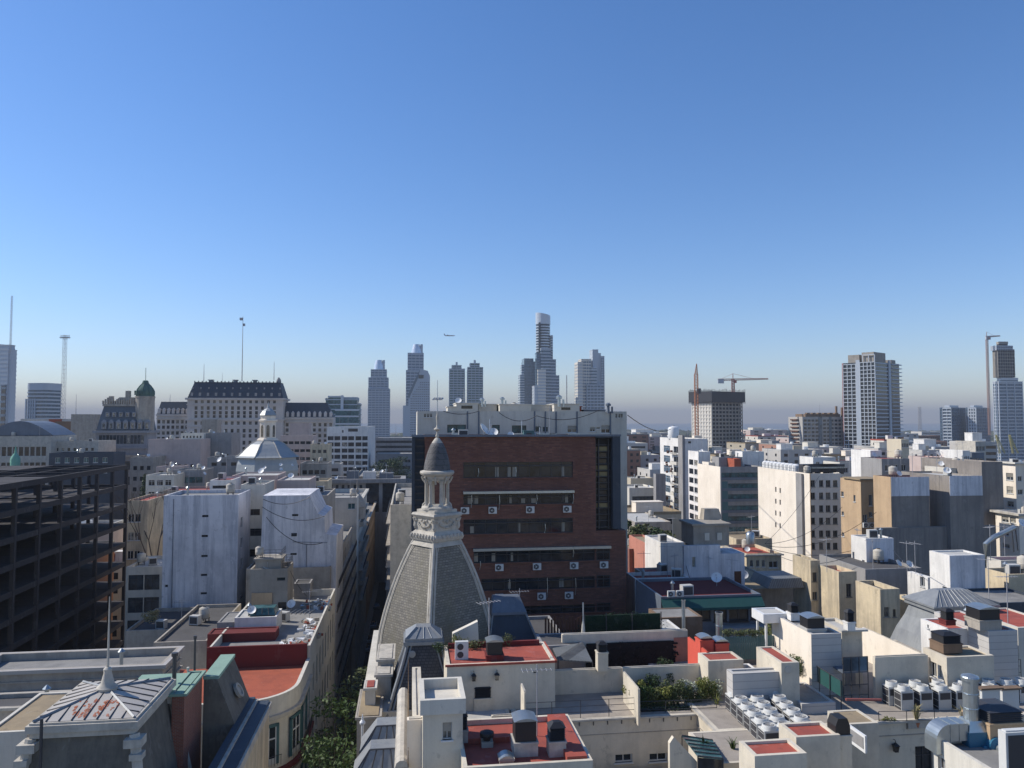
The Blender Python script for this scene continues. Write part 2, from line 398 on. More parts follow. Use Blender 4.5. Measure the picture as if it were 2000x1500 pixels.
    def balc(s, f, u0, u1, z, out=1.1, mat='offwhite', rail='metal_dark', solid=False):
        b = MB(); b.box(u0, -out, z-.15, u1, -.003, z, 0)
        if solid: b.box(u0, -out, z, u1, -out+.1, z+.95, 0); b.box(u0, -out+.1, z, u0+.1, -.003, z+.95, 0); b.box(u1-.1, -out+.1, z, u1, -.003, z+.95, 0)
        else:
            b.box(u0, -out, z+.92, u1, -out+.05, z+.97, 1)
            n = max(2, int((u1-u0)/.3))
            for i in range(n+1):
                x = u0+(u1-u0-.03)*i/n; b.box(x, -out+.01, z, x+.03, -out+.04, z+.92, 1)
        loc, rz = {'f': ((0, 0, 0), 0), 'r': ((s.w, 0, 0), PI/2), 'l': ((0, s.d, 0), -PI/2)}[f]
        return b.build('balcony', [mat, rail], s.root, loc, rz)
    def _face(s, m, f, L):
        us = sorted({0, L, *[x for o in s.op[f] for x in o[:2]]}); zs = sorted({0, s.h, *[x for o in s.op[f] for x in o[2:]]})
        T = {'f': lambda u, q, z: (u, q, z), 'r': lambda u, q, z: (s.w-q, u, z), 'l': lambda u, q, z: (q, s.d-u, z), 'b': lambda u, q, z: (s.w-u, s.d-q, z)}[f]
        for i in range(len(us)-1):
            j = 0
            while j < len(zs)-1:
                um = (us[i]+us[i+1])/2
                inside = lambda zz: any(o[0] < um < o[1] and o[2] < zz < o[3] for o in s.op[f])
                if inside((zs[j]+zs[j+1])/2): j += 1; continue
                k = j
                while k+1 < len(zs)-1 and not inside((zs[k+1]+zs[k+2])/2): k += 1
                a, b_, c, d = us[i], us[i+1], zs[j], zs[k+1]
                m.add([T(a, 0, c), T(b_, 0, c), T(b_, 0, d), T(a, 0, d)], [(0, 1, 2, 3)]); j = k+1
        for (a, b_, c, d) in s.op[f]:
            q = .22
            m.add([T(a, 0, c), T(b_, 0, c), T(b_, 0, d), T(a, 0, d), T(a, q, c), T(b_, q, c), T(b_, q, d), T(a, q, d)],
                  [(0, 4, 5, 1), (1, 5, 6, 2), (2, 6, 7, 3), (3, 7, 4, 0), (4, 7, 6, 5)])
    def finish(s, t=.22):
        m = MB(); s._face(m, 'f', s.w); s._face(m, 'r', s.d); s._face(m, 'l', s.d); s._face(m, 'b', s.w)
        w_, d_, h = s.w, s.d, s.h; p = s.par
        if p > 0:
            O = [(0, 0), (w_, 0), (w_, d_), (0, d_)]; I = [(t, t), (w_-t, t), (w_-t, d_-t), (t, d_-t)]
            vs = [(x, y, h) for x, y in O]+[(x, y, h) for x, y in I]+[(x, y, h-p) for x, y in I]
            m.add(vs, [(0, 1, 5, 4), (1, 2, 6, 5), (2, 3, 7, 6), (3, 0, 4, 7), (4, 5, 9, 8), (5, 6, 10, 9), (6, 7, 11, 10), (7, 4, 8, 11)])
            r = MB().box(t+.003, t+.003, h-p-.2, w_-t-.003, d_-t-.003, h-p)
        else:
            m.add([(0, 0, h), (w_, 0, h), (w_, d_, h), (0, d_, h)], [(0, 1, 2, 3)]); r = MB().box(.1, .1, h+.004, w_-.1, d_-.1, h+.06)
        BL.append(s); s.wo = m.build('wall', s.wall, s.root); s.ro = r.build('roof', s.roof, s.root)
        for (n, mt), b in s.trims.items(): b.build(n, mt, s.root)
        s.done = True; return s
    def deck(s, fx, fy): return s.P(s.w*fx, s.d*fy, s.h-s.par)
# ================= setting =================
def gvec(a, b, z=0):       # street-grid metres (a right, b ahead) from the camera foot -> world
    return Vector((a*math.cos(GR)-b*math.sin(GR), a*math.sin(GR)+b*math.cos(GR), z))
g = MB(); g.add([(-9000, -300, -.0), (9000, -300, 0), (9000, 3600, 0), (-9000, 3600, 0)], [(0, 1, 2, 3)])
g.build('ground', 'ground')['kind'] = 'structure'
wv = MB().add([(-30000, 3600, .02), (30000, 3600, .02), (30000, 16000, .02), (-30000, 16000, .02)], [(0, 1, 2, 3)])
wv.build('water', 'water')['kind'] = 'structure'
# the street canyon between the rounded corner building and the dome block
st = MB(); v = [gvec(-11.6, 20), gvec(-3.2, 20), gvec(-3.2, 600), gvec(-11.6, 600)]
st.add([(p.x, p.y, .006) for p in v], [(0, 1, 2, 3)]); st.build('road', 'asphalt')['kind'] = 'structure'
pv = MB()
for a0, a1 in ((-11.6, -9.9), (-4.9, -3.2)):
    q = [gvec(a0, 20), gvec(a1, 20), gvec(a1, 600), gvec(a0, 600)]
    pv.prism([(p.x, p.y) for p in q], 0.01, .14)
pv.build('pavement', 'pavement')['kind'] = 'structure'
# ================= far towers =================
class Tw:
    def __init__(s, name, label, cat, x0, Y, yref=800, rot=GR, group=None):
        s.ex = Vector((math.cos(rot), math.sin(rot), 0)); s.ey = Vector((-math.sin(rot), math.cos(rot), 0))
        s.A = W(x0, yref, Y); s.Y = Y; s.root = thing(name, label, cat, (s.A.x, s.A.y, 0), rot, group)
    def X(s, px, off=0): return span(s.A+s.ey*off, s.ex, px)
    def Yd(s, px): return span(s.A, s.ey, px)
    def Z(s, py): return W(1000, py, s.Y).z
    def shaft(s, x0, x1, yt, d0=0, d1=28, yb=None, glass='glass_tower', band='tower_white', pitch=4, bh=.35, fins=0, name='shaft', out=.3, metres=False, zb=None, zt=None):
        if not metres: x0, x1 = s.X(x0, d0), s.X(x1, d0)
        z1 = s.Z(yt) if zt is None else zt; z0 = 0 if yb is None else s.Z(yb); z0 = z0 if zb is None else zb
        b = MB(); b.box(x0, d0, z0, x1, d1, z1, 0)
        z = z0+pitch*.5
        while z+pitch*bh < z1:
            b.box(x0-out, d0-out, z, x1+out, d1+out, z+pitch*bh, 1); z += pitch
        b.box(x0-out, d0-out, z1-.9, x1+out, d1+out, z1+.3, 1)
        for f in range(fins+1 if fins else 0):
            xx = x0+(x1-x0)*f/fins
            b.box(xx-.35, d0-out-.15, z0, xx+.35, d0-.01, z1+.2, 1)
            yy = d0+(d1-d0)*f/fins
            b.box(x0-out-.15, yy-.35, z0, x0-.01, yy+.35, z1+.2, 1); b.box(x1+.01, yy-.35, z0, x1+out+.15, yy+.35, z1+.2, 1)
        return b.build(name, [glass, band], s.root)
# slender stepped residential towers by the river
t = Tw('skyscraper', 'slim stepped grey tower with silver cone crown, standing alone left of the others', 'skyscraper', 719, 1250)
t.shaft(719, 760.5, 759, 0, 30, band='tower_grey', fins=6); t.shaft(719.5, 757.5, 737, 3, 27, yb=760, band='tower_grey', fins=5, name='setback')
t.shaft(724, 754, 721, 5, 25, yb=738, band='tower_grey', fins=4, name='setback')
def crown(t, px0, px1, yt, yb, d):
    b = MB(); x0, x1 = t.X(px0), t.X(px1); r = (x1-x0)/2; cx = (x0+x1)/2
    z0, z1 = t.Z(yb), t.Z(yt)
    b.lathe([(r*1.0, z0), (r*.85, z0+(z1-z0)*.5), (r*.62, z1)], 20, (cx-r*.25, d), 0)
    b.box(cx+r*.45, d-r*.5, z0, cx+r*.85, d+r*.6, z1, 1)
    b.build('crown', ['tower_silver', 'tower_grey'], t.root, smooth=False)
crown(t, 731, 752, 702, 721, 14)
t = Tw('skyscraper', 'slim tower with tapered silver crown, rising behind the tower with the blue glass triangle', 'skyscraper', 793, 1300)
t.shaft(793, 826, 723, 0, 28, band='tower_grey', pitch=5, fins=4); t.shaft(796, 826.5, 689, 2, 26, yb=724, band='tower_grey', pitch=5, fins=4, name='setback')
crown(t, 805, 827, 671, 690, 14)
t = Tw('office_tower', 'grey office tower cut by a slanting blue glass triangle', 'skyscraper', 797, 1150)
P_ = [(787, 860), (840, 860), (839.5, 734), (835, 724), (820, 720), (797.5, 778), (797.5, 792), (787, 792)]
pts = [(t.X(x), t.Z(y) if y < 860 else 0) for x, y in P_]
b = MB(); n = len(pts); D = 26
b.add([(x, 0, z) for x, z in pts]+[(x, D, z) for x, z in pts], [tuple(range(n)), tuple(range(n, 2*n))[::-1]]+[(i, i+n, (i+1) % n+n, (i+1) % n) for i in range(n)], 0)
b.build('wall', 'tower_grey', t.root)
b = MB(); q = [(820.5, 719.5), (816, 738), (798.5, 779), (797, 770)]
b.add([(t.X(x), -.6, t.Z(y)) for x, y in q]+[(t.X(x), -.01, t.Z(y)) for x, y in q], [(0, 3, 2, 1), (0, 1, 5, 4), (1, 2, 6, 5), (2, 3, 7, 6), (3, 0, 4, 7)])
b.build('glass_triangle', 'glass_blue', t.root)
for j in range(24):
    y = 746+j*4.6; b = MB()
    for i in range(10):
        x = 802+i*3.7
        if 800+(778-y)*.62 > x and y < 790: continue
        b.box(t.X(x), -.25, t.Z(y+1.6), t.X(x+1.9), -.005, t.Z(y))
    b.build('window_band', 'glass_dark', t.root)
b = MB().box(t.X(817), -.5, t.Z(739), t.X(827), -.005, t.Z(732)).build('roof_sign', 'glass_dark', t.root)
for (x0, x1, lab, ys) in ((878, 907.5, 'left of the two matching pale green towers with stepped tops', (720, 713, 707)), (913.5, 943, 'right of the two matching pale green towers with stepped tops, slightly taller', (717, 709, 703))):
    t = Tw('skyscraper', lab, 'skyscraper', x0, 1300, group='pair of pale green stepped towers')
    w_ = x1-x0
    t.shaft(x0, x1, ys[0], 0, 14, glass='glass_teal', band='tower_grey', pitch=4.2, fins=4)
    t.shaft(x0+w_*.15, x1-w_*.23, ys[1], 2, 12, yb=ys[0], glass='glass_teal', band='tower_grey', name='setback', fins=2)
    t.shaft(x0+w_*.4, x0+w_*.52, ys[2], 5, 9, yb=ys[1], glass='tower_grey', band='tower_grey', name='roof_tank')
t = Tw('skyscraper', 'blue glass tower with a lit white left edge beside the tallest tower', 'skyscraper', 1016, 1250)
t.shaft(1024, 1047, 706, 0, 30, band='glass_blue', glass='glass_tower', pitch=5); t.shaft(1024, 1042, 700, 2, 28, yb=707, band='glass_blue', name='setback')
t.shaft(1016, 1024, 732, -2, 20, band='tower_white', pitch=4, name='side_wing'); t.shaft(1019, 1024, 712, 4, 18, yb=733, band='tower_white', pitch=4, name='side_wing')  # white bands put the sunlit left face into the colour
t = Tw('skyscraper', 'tallest white round tower with a slanted solid crown', 'skyscraper', 1049, 1230)
x0, x1 = t.X(1049), t.X(1077.5); r = (x1-x0)/2; cx = (x0+x1)/2; b = MB(); zc = t.Z(632)
b.lathe([(r-.5, 0), (r-.5, zc)], 28, (cx, r), 0)
z = 4
while z < zc-2: b.lathe([(r, z), (r, z+1.9)], 28, (cx, r), 1); z += 4.4
b.build('shaft', ['glass_dark', 'tower_white'], t.root)
b = MB(); N = 28; zt1, zt2 = t.Z(609), t.Z(615); vs = []
for k, rr in ((0, r+.2), (1, r+.2), (2, r-1.2), (3, r-1.2)):
    for i in range(N):
        a = 2*PI*i/N; x = math.cos(a); zz = (zt1+zt2)/2-(zt1-zt2)/2*x
        vs.append((cx+rr*x, r+rr*math.sin(a), zc if k == 0 else (zz if k < 3 else zc+2)))
b.add(vs, [(k*N+i, k*N+(i+1) % N, (k+1)*N+(i+1) % N, (k+1)*N+i) for k in range(3) for i in range(N)]+[tuple(range(3*N, 4*N))])
b.build('crown', 'tower_white', t.root, smooth=False)
t.shaft(1052.5, 1056, 630, -.8, 3, glass='glass_dark', band='glass_dark', pitch=9, out=.05, name='window_strip')
t.shaft(1077, 1080, 654, 4, 20, band='tower_white', glass='glass_tower', name='side_wing')
t.shaft(1057, 1076, 681, -8, 6, glass='glass_blue', band='tower_grey', name='side_wing', pitch=5)
t.shaft(1048, 1060, 690, -6, 8, glass='glass_blue', band='glass_tower', name='side_wing')
t.shaft(1076, 1086, 702, -4, 20, glass='glass_tower', band='tower_grey', name='side_wing', pitch=5)
t.shaft(1086, 1092.5, 733, 0, 22, glass='glass_tower', band='tower_grey', name='side_wing', pitch=5)
t.shaft(1051, 1066, 723, -12, -8, glass='tower_grey', band='tower_beige', name='front_wing', pitch=5, bh=.6)
t.shaft(1044, 1051, 754, -11, 12, glass='tower_grey', band='tower_white', name='side_wing', pitch=5, bh=.6)  # lit left strip of the tower, put into the colour as white
t = Tw('skyscraper', 'paired tower with beige left half and darker taller right half', 'skyscraper', 1129, 1250)
t.shaft(1129, 1138, 707, 0, 24, glass='tower_grey', band='tower_beige', pitch=5, bh=.5, fins=3)
t.shaft(1136, 1155, 701, 2, 26, glass='glass_tower', band='tower_beige', pitch=5, fins=4)
t.shaft(1158, 1169, 682, 4, 26, glass='tower_grey', band='tower_grey', pitch=6); t.shaft(1169, 1174, 689, 4, 26, glass='tower_grey', band='tower_grey')
t.shaft(1174, 1180.5, 695, 2, 26, glass='glass_blue', band='tower_grey', fins=2); t.shaft(1155, 1166, 718, 0, 12, glass='glass_blue', band='tower_white', pitch=5)
t.shaft(1147, 1180, 752, -3, 10, glass='glass_blue', band='tower_grey', pitch=5, fins=5, name='front_wing')
# right-hand far towers
t = Tw('apartment_tower', 'big grey high-rise with white balcony grid and grey cubes on its roof', 'high-rise', 1711, 620, rot=R(40))
dL = t.Yd(1648); wR = t.X(1758); zt = t.Z(706)
def gridface(b, side, L, z0, z1, nu, pitch, m, skip=(), out=.5, th=.5, fh=.55, a0=0):
    n = int((z1-z0)/pitch)
    for j in range(n+1):
        z = z1-j*pitch
        if side == 'l': b.box(-out, a0, z-fh, -.005, a0+L, z, m)
        else: b.box(a0, -out, z-fh, a0+L, -.005, z, m)
    for i in range(nu+1):
        y = a0+L*i/nu
        if side == 'l': b.box(-out-.12, y-th/2, z0, -.005, y+th/2, z1, m)
        else: b.box(y-th/2, -out-.12, z0, y+th/2, -.005, z1, m)
b = MB(); b.box(0, 0, 0, wR, dL, zt, 0)
b.build('shaft', 'glass_dark', t.root)
b = MB(); gridface(b, 'l', dL*.46, 5, zt, 4, 3.15, 0); gridface(b, 'l', dL*.40, 5, zt-1, 3, 3.15, 0, a0=dL*.59)
b.build('balcony_grid', 'tower_white', t.root)
b = MB().box(-.6, dL*.465, 0, -.004, dL*.585, zt+2).build('core_wall', 'tower_grey', t.root)
b = MB()
z = 4
while z < zt: b.box(0, -.4, z, wR*.5, -.005, z+.9, 0); b.box(wR*.62, -1.6, z, wR+1.8, -.005, z+.7, 0); z += 3.15
b.box(wR*.52, -.9, 0, wR*.6, -.005, zt+2, 0); b.build('balcony', 'tower_grey', t.root)
b = MB().box(1, dL*.05, zt+.01, wR*.5, dL*.42, zt+8).box(1, dL*.5, zt+.01, wR*.7, dL*.85, zt+6.5).box(wR*.72, 1, zt+.01, wR*.9, dL*.4, zt+3)
b.build('roof_block', 'concrete', t.root)
b = MB()
for y in (.0, .18, .36): b.box(-.4, dL*y, zt+.3, .2, dL*y+.5, zt+6)
b.box(-.4, 0, zt+5.5, .2, dL*.4, zt+6.1); b.build('roof_frame', 'tower_white', t.root)
MB().box(-.5, dL-.6, 5, .3, dL+.6, zt).build('edge_strip', 'crane_red', t.root)
t = Tw('concrete_tower', 'half-built concrete tower wrapped in dark safety netting at the top', 'building', 1390, 650, rot=R(33))
dL, wR, zt = t.Yd(1352), t.X(1449), t.Z(785)
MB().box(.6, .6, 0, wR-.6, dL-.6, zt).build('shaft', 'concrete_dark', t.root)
b = MB(); gridface(b, 'l', dL, 5, zt, 7, 3.2, 0, out=.0+.3, th=1.0, fh=1.2); gridface(b, 'f', wR, 5, zt, 9, 3.2, 1, out=.3, th=1.1, fh=1.3)
b.box(.01, .01, 0, .55, dL, zt, 0); b.build('floor_grid', ['tower_beige', 'concrete'], t.root)  # left grid and backing in paler beige: sunlit side put into the colour
b = MB(); e = 2.0
for (a, c) in (((-e, -e), (wR+e, -e+.2)), ((-e, dL+e-.2), (wR+e, dL+e)), ((-e, -e+.2), (-e+.2, dL+e-.2)), ((wR+e-.2, -e+.2), (wR+e, dL+e-.2))):
    b.box(a[0], a[1], zt+.2, c[0], c[1], zt+9)
b.box(-.5, -.5, zt+.02, wR+.5, dL+.5, zt+6); b.build('safety_net', 'frame_dark', t.root)
b = MB()
for i in range(26):
    f = i/25; b.box(-e+f*(wR+2*e)-.12, -e-.1, zt-1, -e+f*(wR+2*e)+.12, -e+.3, zt+10+random.random()*1.5)
    b.box(-e-.1, -e+f*(dL+2*e)-.12, zt-1, -e+.3, -e+f*(dL+2*e)+.12, zt+10+random.random()*1.5)
b.build('formwork', 'metal_dark', t.root)
def crane_v(px, yt, yb, Y, lab, jib=None, col='crane_orange', wd=2.6, nm='tower_crane', jz=None):
    b0 = W(px, yb, Y); tp = W(px, yt, Y); r_ = thing(nm, lab, 'crane', (b0.x, b0.y, b0.z)); H_ = tp.z-b0.z
    MB().truss((0, 0, 0), (0, 0, H_*(1 if jib else .86)), wd, int(H_/wd/1.1)+1, .22).build('mast', col, r_)
    if jib:
        (xa, xb, yj) = jib; A = W(xa, yj, Y)-b0; B_ = W(xb, yj-2, Y)-b0
        MB().truss(A, B_, 1.6, 22, .16, taper=.6).build('jib', col, r_)
        MB().bar((0, 0, H_), (0, 0, H_+5), .3).bar((0, 0, H_+5), A*.9+Vector((0, 0, .1*H_)), .1).bar((0, 0, H_+5), (B_.x*.6, B_.y*.6, B_.z), .1).build('stay', col, r_)
        MB().box(A.x, -1, A.z-3, A.x+5, 1, A.z+.6).build('counterweight', 'tower_grey', r_)
        MB().box(.6, -1.2, A.z-2.6, 2.8, 1.2, A.z-.3).build('cab', col, r_)
    else:
        MB().truss((0, 0, H_*.86), (0.4, -.5, H_), wd*.8, 5, .2, taper=.2).build('jib', col, r_)
        MB().box(.8, -1.4, H_*.6, 3.6, 1.4, H_*.67).build('cab', 'frame_dark', r_)
    return r_
crane_v(1361, 711, 856, 640, 'orange lattice crane mast climbing the left side of the half-built tower')
crane_v(1432, 741, 766, 655, 'tower crane with a long level arm on top of the half-built tower', jib=(1402, 1500, 742), col='crane_red', wd=2)
t = Tw('apartment_block', 'wide apartment block with brown balconies on its lit side', 'building', 1567, 640, rot=R(12))
dL, wR, zt = t.Yd(1539.5), t.X(1652), t.Z(814)
MB().box(0, 0, 0, wR, dL, zt).build('wall', 'far_pale', t.root)
wme = MB().box(0, -.2, 0, wR*.06, -.004, 1.7).mesh('window', ['glass_dark'])
for j in range(9):
    for i in range(11):
        o = bpy.data.objects.new('window', wme); C.objects.link(o); o.parent = t.root; o.location = (wR*(.03+i*.088), 0, zt-4-j*3.2)
b = MB()
for j in range(10): b.box(-1.2, dL*.25, zt-3-j*3.2, -.005, dL*.78, zt-1.9-j*3.2)
b.build('balcony', 'wood_brown', t.root)
b = MB().box(wR*.36, -.35, 3, wR*.44, -.21, zt).box(wR*.6, -.35, 3, wR*.66, -.21, zt).build('stair_strip', 'glass_blue', t.root)
b = MB(); b.box(wR*.1, 2, zt+.01, wR*.9, dL*.8, zt+2.4)
for i in range(6): b.box(wR*(.12+.13*i), 1, zt+2.41, wR*(.12+.13*i)+3, 4, zt+3.4)
b.box(wR*.8, 1.5, zt+3.41, wR*.83, 3, zt+9).box(wR*.93, 1.5, zt+.01, wR*.96, 3, zt+8); b.build('roof_block', 'brown_wall', t.root)
for (c, l, r_, lab) in ((1858, 1836, 1885, 'left of the two short blue glass towers near the right edge'), (1906, 1887, 1932, 'right of the two short glass towers, with a bright white left side')):
    t = Tw('glass_tower', lab, 'building', c, 980, rot=R(40), group='pair of short glass towers')
    dL, wR, zt = t.Yd(l), t.X(r_), t.Z(796)
    t.shaft(0, wR, 0, 0, dL, zt=zt, glass='glass_blue', band='glass_tower', pitch=4, fins=7, metres=True, bh=.3)
    b = MB(); gridface(b, 'l', dL*.75, 3, zt, 3 if c == 1906 else 2, 4, 0, out=1.0, th=1.2 if c == 1906 else .4, fh=1.5); b.build('balcony_grid', 'tower_white', t.root)
    MB().box(3, 3, zt+.31, wR*.7, dL*.7, zt+3).build('roof_block', 'tower_white', t.root)
t = Tw('stacked_tower', 'tower of glass floors with unfinished concrete floors above, at the right edge', 'skyscraper', 1944, 830)
t.shaft(1952, 1998, 745, 0, 8, glass='glass_tower', band='tower_white', pitch=3.6, bh=.22, fins=3); t.shaft(1957, 1990, 738, 1, 7, yb=746, glass='glass_blue', band='tower_white', name='setback')
t.shaft(1952, 1984, 682, .6, 7.4, yb=737, glass='concrete_dark', band='concrete', pitch=3.5, bh=.3, fins=7, name='concrete_floors')
t.shaft(1950, 1981, 675, 0, 8, yb=684, glass='frame_dark', band='tower_grey', pitch=3, name='safety_net', fins=9)
t.shaft(1956, 1972, 667, 2, 6, yb=676, glass='concrete_dark', band='concrete', name='roof_block', pitch=5)
crane_v(1933, 657, 850, 835, 'thin tower crane standing left of the unfinished tower at the right edge', jib=(1925, 1953, 658), col='mast_red', wd=1.8)
for px, lab in ((1953, 'left yellow dock crane below the tower at the right edge'), (1979, 'right yellow dock crane below the tower at the right edge')):
    b0 = W(px, 886, 600); r_ = thing('dock_crane', lab, 'crane', (b0.x, b0.y, b0.z), 0, 'yellow dock cranes')
    MB().truss((0, 0, 0), (-2.5, 0, 14.5), 1.1, 10, .14).build('mast', 'crane_yellow', r_)
    MB().truss((-2.5, 0, 14.5), (3.8, 0, .5), .8, 12, .1).build('jib', 'crane_yellow', r_)
# left far things
t = Tw('skyscraper', 'grey rounded tower cut off by the left edge', 'skyscraper', 0, 900, rot=R(-18))
t.shaft(-60, 13, 674, 0, 8, glass='tower_grey', band='tower_grey', pitch=5, bh=.5, fins=0); t.shaft(13, 20, 684, 1, 7, glass='tower_grey', band='tower_grey', pitch=5)
b = MB(); x1 = t.X(13); x0 = t.X(-60); b.add([(x0, 0, t.Z(666)), (x0, 8, t.Z(666)), (x1, 8, t.Z(673.9)), (x1, 0, t.Z(673.9)), (x0, 0, t.Z(673.9)+.4), (x0, 8, t.Z(673.9)+.4)], [(0, 3, 2, 1), (0, 4, 3), (1, 2, 5)]); b.build('roof', 'tower_grey', t.root)
t.shaft(1, 10, 752, -.8, 3, glass='glass_dark', band='glass_tower', name='window_strip', pitch=8)
t = Tw('office_block', 'boxy dark blue office block with rounded corners left of the lattice mast', 'building', 46, 700, rot=R(-10))
x0, x1 = t.X(46), t.X(91); z1 = t.Z(749)
def rrect(x0, y0, x1, y1, r, n=5):
    o = []
    for cx, cy, a in ((x1-r, y0+r, -90), (x1-r, y1-r, 0), (x0+r, y1-r, 90), (x0+r, y0+r, 180)):
        for i in range(n+1): q = R(a+90*i/n); o.append((cx+r*math.cos(q), cy+r*math.sin(q)))
    return o
b = MB(); b.prism(rrect(x0+.6, .6, x1-.6, 21, 5), 0, z1, 0)
z = 2
while z < z1-6: b.prism(rrect(x0, 0, x1, 21.6, 5.4), z, z+1.3, 1); z += 3.4
b.prism(rrect(x0+.3, .3, x1-.3, 21.3, 5.2), z1-6, z1+.4, 1); b.build('wall', ['glass_blue', 'tower_grey'], t.root)
b = MB()
for i in range(5): b.box(x0+2+i*2.3, -.6, 10, x0+3+i*2.3, .5, z1-14)
b.build('mullion', 'tower_grey', t.root)
def mast(px, yt, yb, Y, lab, wd=.0, r=.12, col='mast', top=None, name='antenna_mast'):
    b0 = W(px, yb, Y); tp = W(px, yt, Y); h = tp.z-b0.z; b = MB()
    if wd: b.truss((0, 0, 0), (0, 0, h), wd, max(6, int(h/wd/1.3)), r*.8, taper=.8)
    else: b.tube([(0, 0, 0), (0, 0, h)], r, 6, r2=r*.4)
    if top == 'ring':
        for a in range(8): b.bar((-wd*1.3+a*wd*.37, 0, h-wd*1.0), (-wd*1.3+a*wd*.37, 0, h+.2), .14)
        b.box(-wd*1.4, -wd*.6, h-wd*.75, wd*1.4, wd*.6, h-wd*.6)
    if top == 'box': b.box(-r*6, -r*3, h-r*8, -r*.5, r*3, h-r*3); b.box(r*.5, -r*3, h-r*20, r*4, r*3, h-r*15)
    o = b.build(name, col, None, b0); tag(o, lab, 'antenna'); return o
mast(122.5, 655, 822, 400, 'tall lattice mast with a platform on top, left of the domed building', wd=1.7, r=.085, top='ring')
mast(20, 578, 690, 880, 'thin lattice mast behind the rounded tower at the left edge', wd=1.6, r=.13)
mast(148, 770, 812, 380, 'thin pole antenna right of the tall lattice mast', r=.16)
mast(1107, 733, 800, 1200, 'faint pole between the tallest tower and the paired tower', wd=.9, r=.35)
mast(1797, 795, 842, 900, 'hazy lattice pylon between the big high-rise and the short glass towers', wd=2.6, r=.25)
mast(1601, 790, 815, 900, 'faint pole above the block with brown balconies', r=.35); mast(773, 828, 850, 900, 'faint pole on the horizon between two river towers', r=.3)
# airplane
pl = thing('airplane', 'tiny airliner flying level above the pair of green towers', 'airplane', W(878, 655.5, 2400), R(4))
MB().lathe([(.1, -17), (1.6, -13), (1.9, -6), (1.9, 9), (1.2, 15), (.2, 18)], 10).build('fuselage', 'tower_grey', pl).rotation_euler.y = PI/2
MB().add([(2, 0, -.5), (-6, 16, 1.2), (-8, 16, 1.2), (-5, 0, -.5), (-6, -16, 1.2), (-8, -16, 1.2), (2, 0, -1), (-6, 16, .9), (-8, 16, .9), (-5, 0, -1), (-6, -16, .9), (-8, -16, .9)], [(0, 1, 2, 3), (0, 3, 5, 4), (6, 9, 8, 7), (6, 10, 11, 9), (0, 6, 7, 1), (1, 7, 8, 2), (0, 4, 10, 6), (4, 5, 11, 10)]).build('wing', 'tower_grey', pl)
MB().add([(-12, 0, 1), (-16, 0, 6.5), (-18, 0, 6.5), (-17, 0, 1), (-12, .3, 1), (-16, .3, 6.5), (-18, .3, 6.5), (-17, .3, 1)], [(0, 1, 2, 3), (4, 7, 6, 5), (0, 4, 5, 1), (1, 5, 6, 2), (2, 6, 7, 3)]).build('tail_fin', 'tower_grey', pl)
# ================= props (each built once, then copied) =================
def proto(fn):
    st_ = {}
    def f(loc, rz=0, label=None, group=None, s=None):
        if 'o' not in st_:
            st_['o'] = o = fn(); o.location = loc; o.rotation_euler.z = rz
            if s: o.scale = (s,)*3 if isinstance(s, (int, float)) else s
            if label: o['label'] = label
            if group: o['group'] = group
            return o
        return copy_tree(st_['o'], loc, rz, label, group, s or 1)
    return f
@proto
def ac_split():
    r_ = thing('air_conditioner', 'ac', 'air conditioner')
    MB().box(-.42, -.3, 0, .42, -.01, .68, 0).box(-.4, -.012, .1, -.34, .16, .14, 1).box(.34, -.012, .1, .4, .16, .14, 1).build('casing', ['ac_white', 'metal_dark'], r_)
    b = MB(); b.lathe([(.27, 0), (.27, .02)], 20, (0, 0), 0); o = b.build('fan_grille', 'ac_grille', r_, (-.1, -.302, .34)); o.rotation_euler.x = PI/2
    b = MB()
    for i in range(6): a = i*PI/3; b.tube([(0, 0, .03), (.26*math.cos(a), .26*math.sin(a), .03)], .008, 4)
    b.lathe([(.07, .022), (.07, .04)], 10); o = b.build('fan_guard', 'ac_white', r_, (-.1, -.302, .34)); o.rotation_euler.x = PI/2
    return r_
@proto
def dish():
    r_ = thing('satellite_dish', 'dish', 'satellite dish')
    b = MB(); b.lathe([(.02, -.16), (.3, -.13), (.55, -.05), (.7, .04), (.7, .06), (.54, -.02), (.3, -.1), (.02, -.13)], 20)
    o = b.build('reflector', 'plastic_white', r_, (0, 0, 1.1), smooth=True); o.rotation_euler = (R(55), 0, 0)
    MB().tube([(0, 0, 0), (0, .1, 1.1)], .04).tube([(0, -.5, .75), (0, -.75, 1.55)], .025).box(-.06, -.82, 1.5, .06, -.7, 1.64).build('stand', 'mast', r_)
    return r_
@proto
def tank():
    r_ = thing('water_tank', 'tank', 'water tank')
    MB().lathe([(.62, .5), (.66, .55), (.66, 1.0), (.68, 1.02), (.66, 1.05), (.66, 1.6), (.6, 1.72), (.2, 1.9)], 18).build('tank_body', 'stone_pale', r_, smooth=True)
    MB().cyl(0, 0, 1.89, 1.97, .22).build('lid', 'metal_dark', r_)
    b = MB()
    for x, y in ((-.4, -.4), (.4, -.4), (.4, .4), (-.4, .4)): b.box(x-.05, y-.05, 0, x+.05, y+.05, .5)
    b.box(-.5, -.5, .42, .5, .5, .498); b.build('stand', 'metal_dark', r_); return r_
@proto
def aerial():
    r_ = thing('tv_aerial', 'aerial', 'antenna'); b = MB(); b.tube([(0, 0, 0), (0, 0, 4)], .035); b.tube([(-.9, 0, 3.7), (.9, 0, 3.7)], .02)
    for i in range(7): b.bar((-.85+i*.28, -.4+i*.03, 3.7), (-.85+i*.28, .4-i*.03, 3.7), .012)
    b.build('aerial_rods', 'mast', r_); return r_
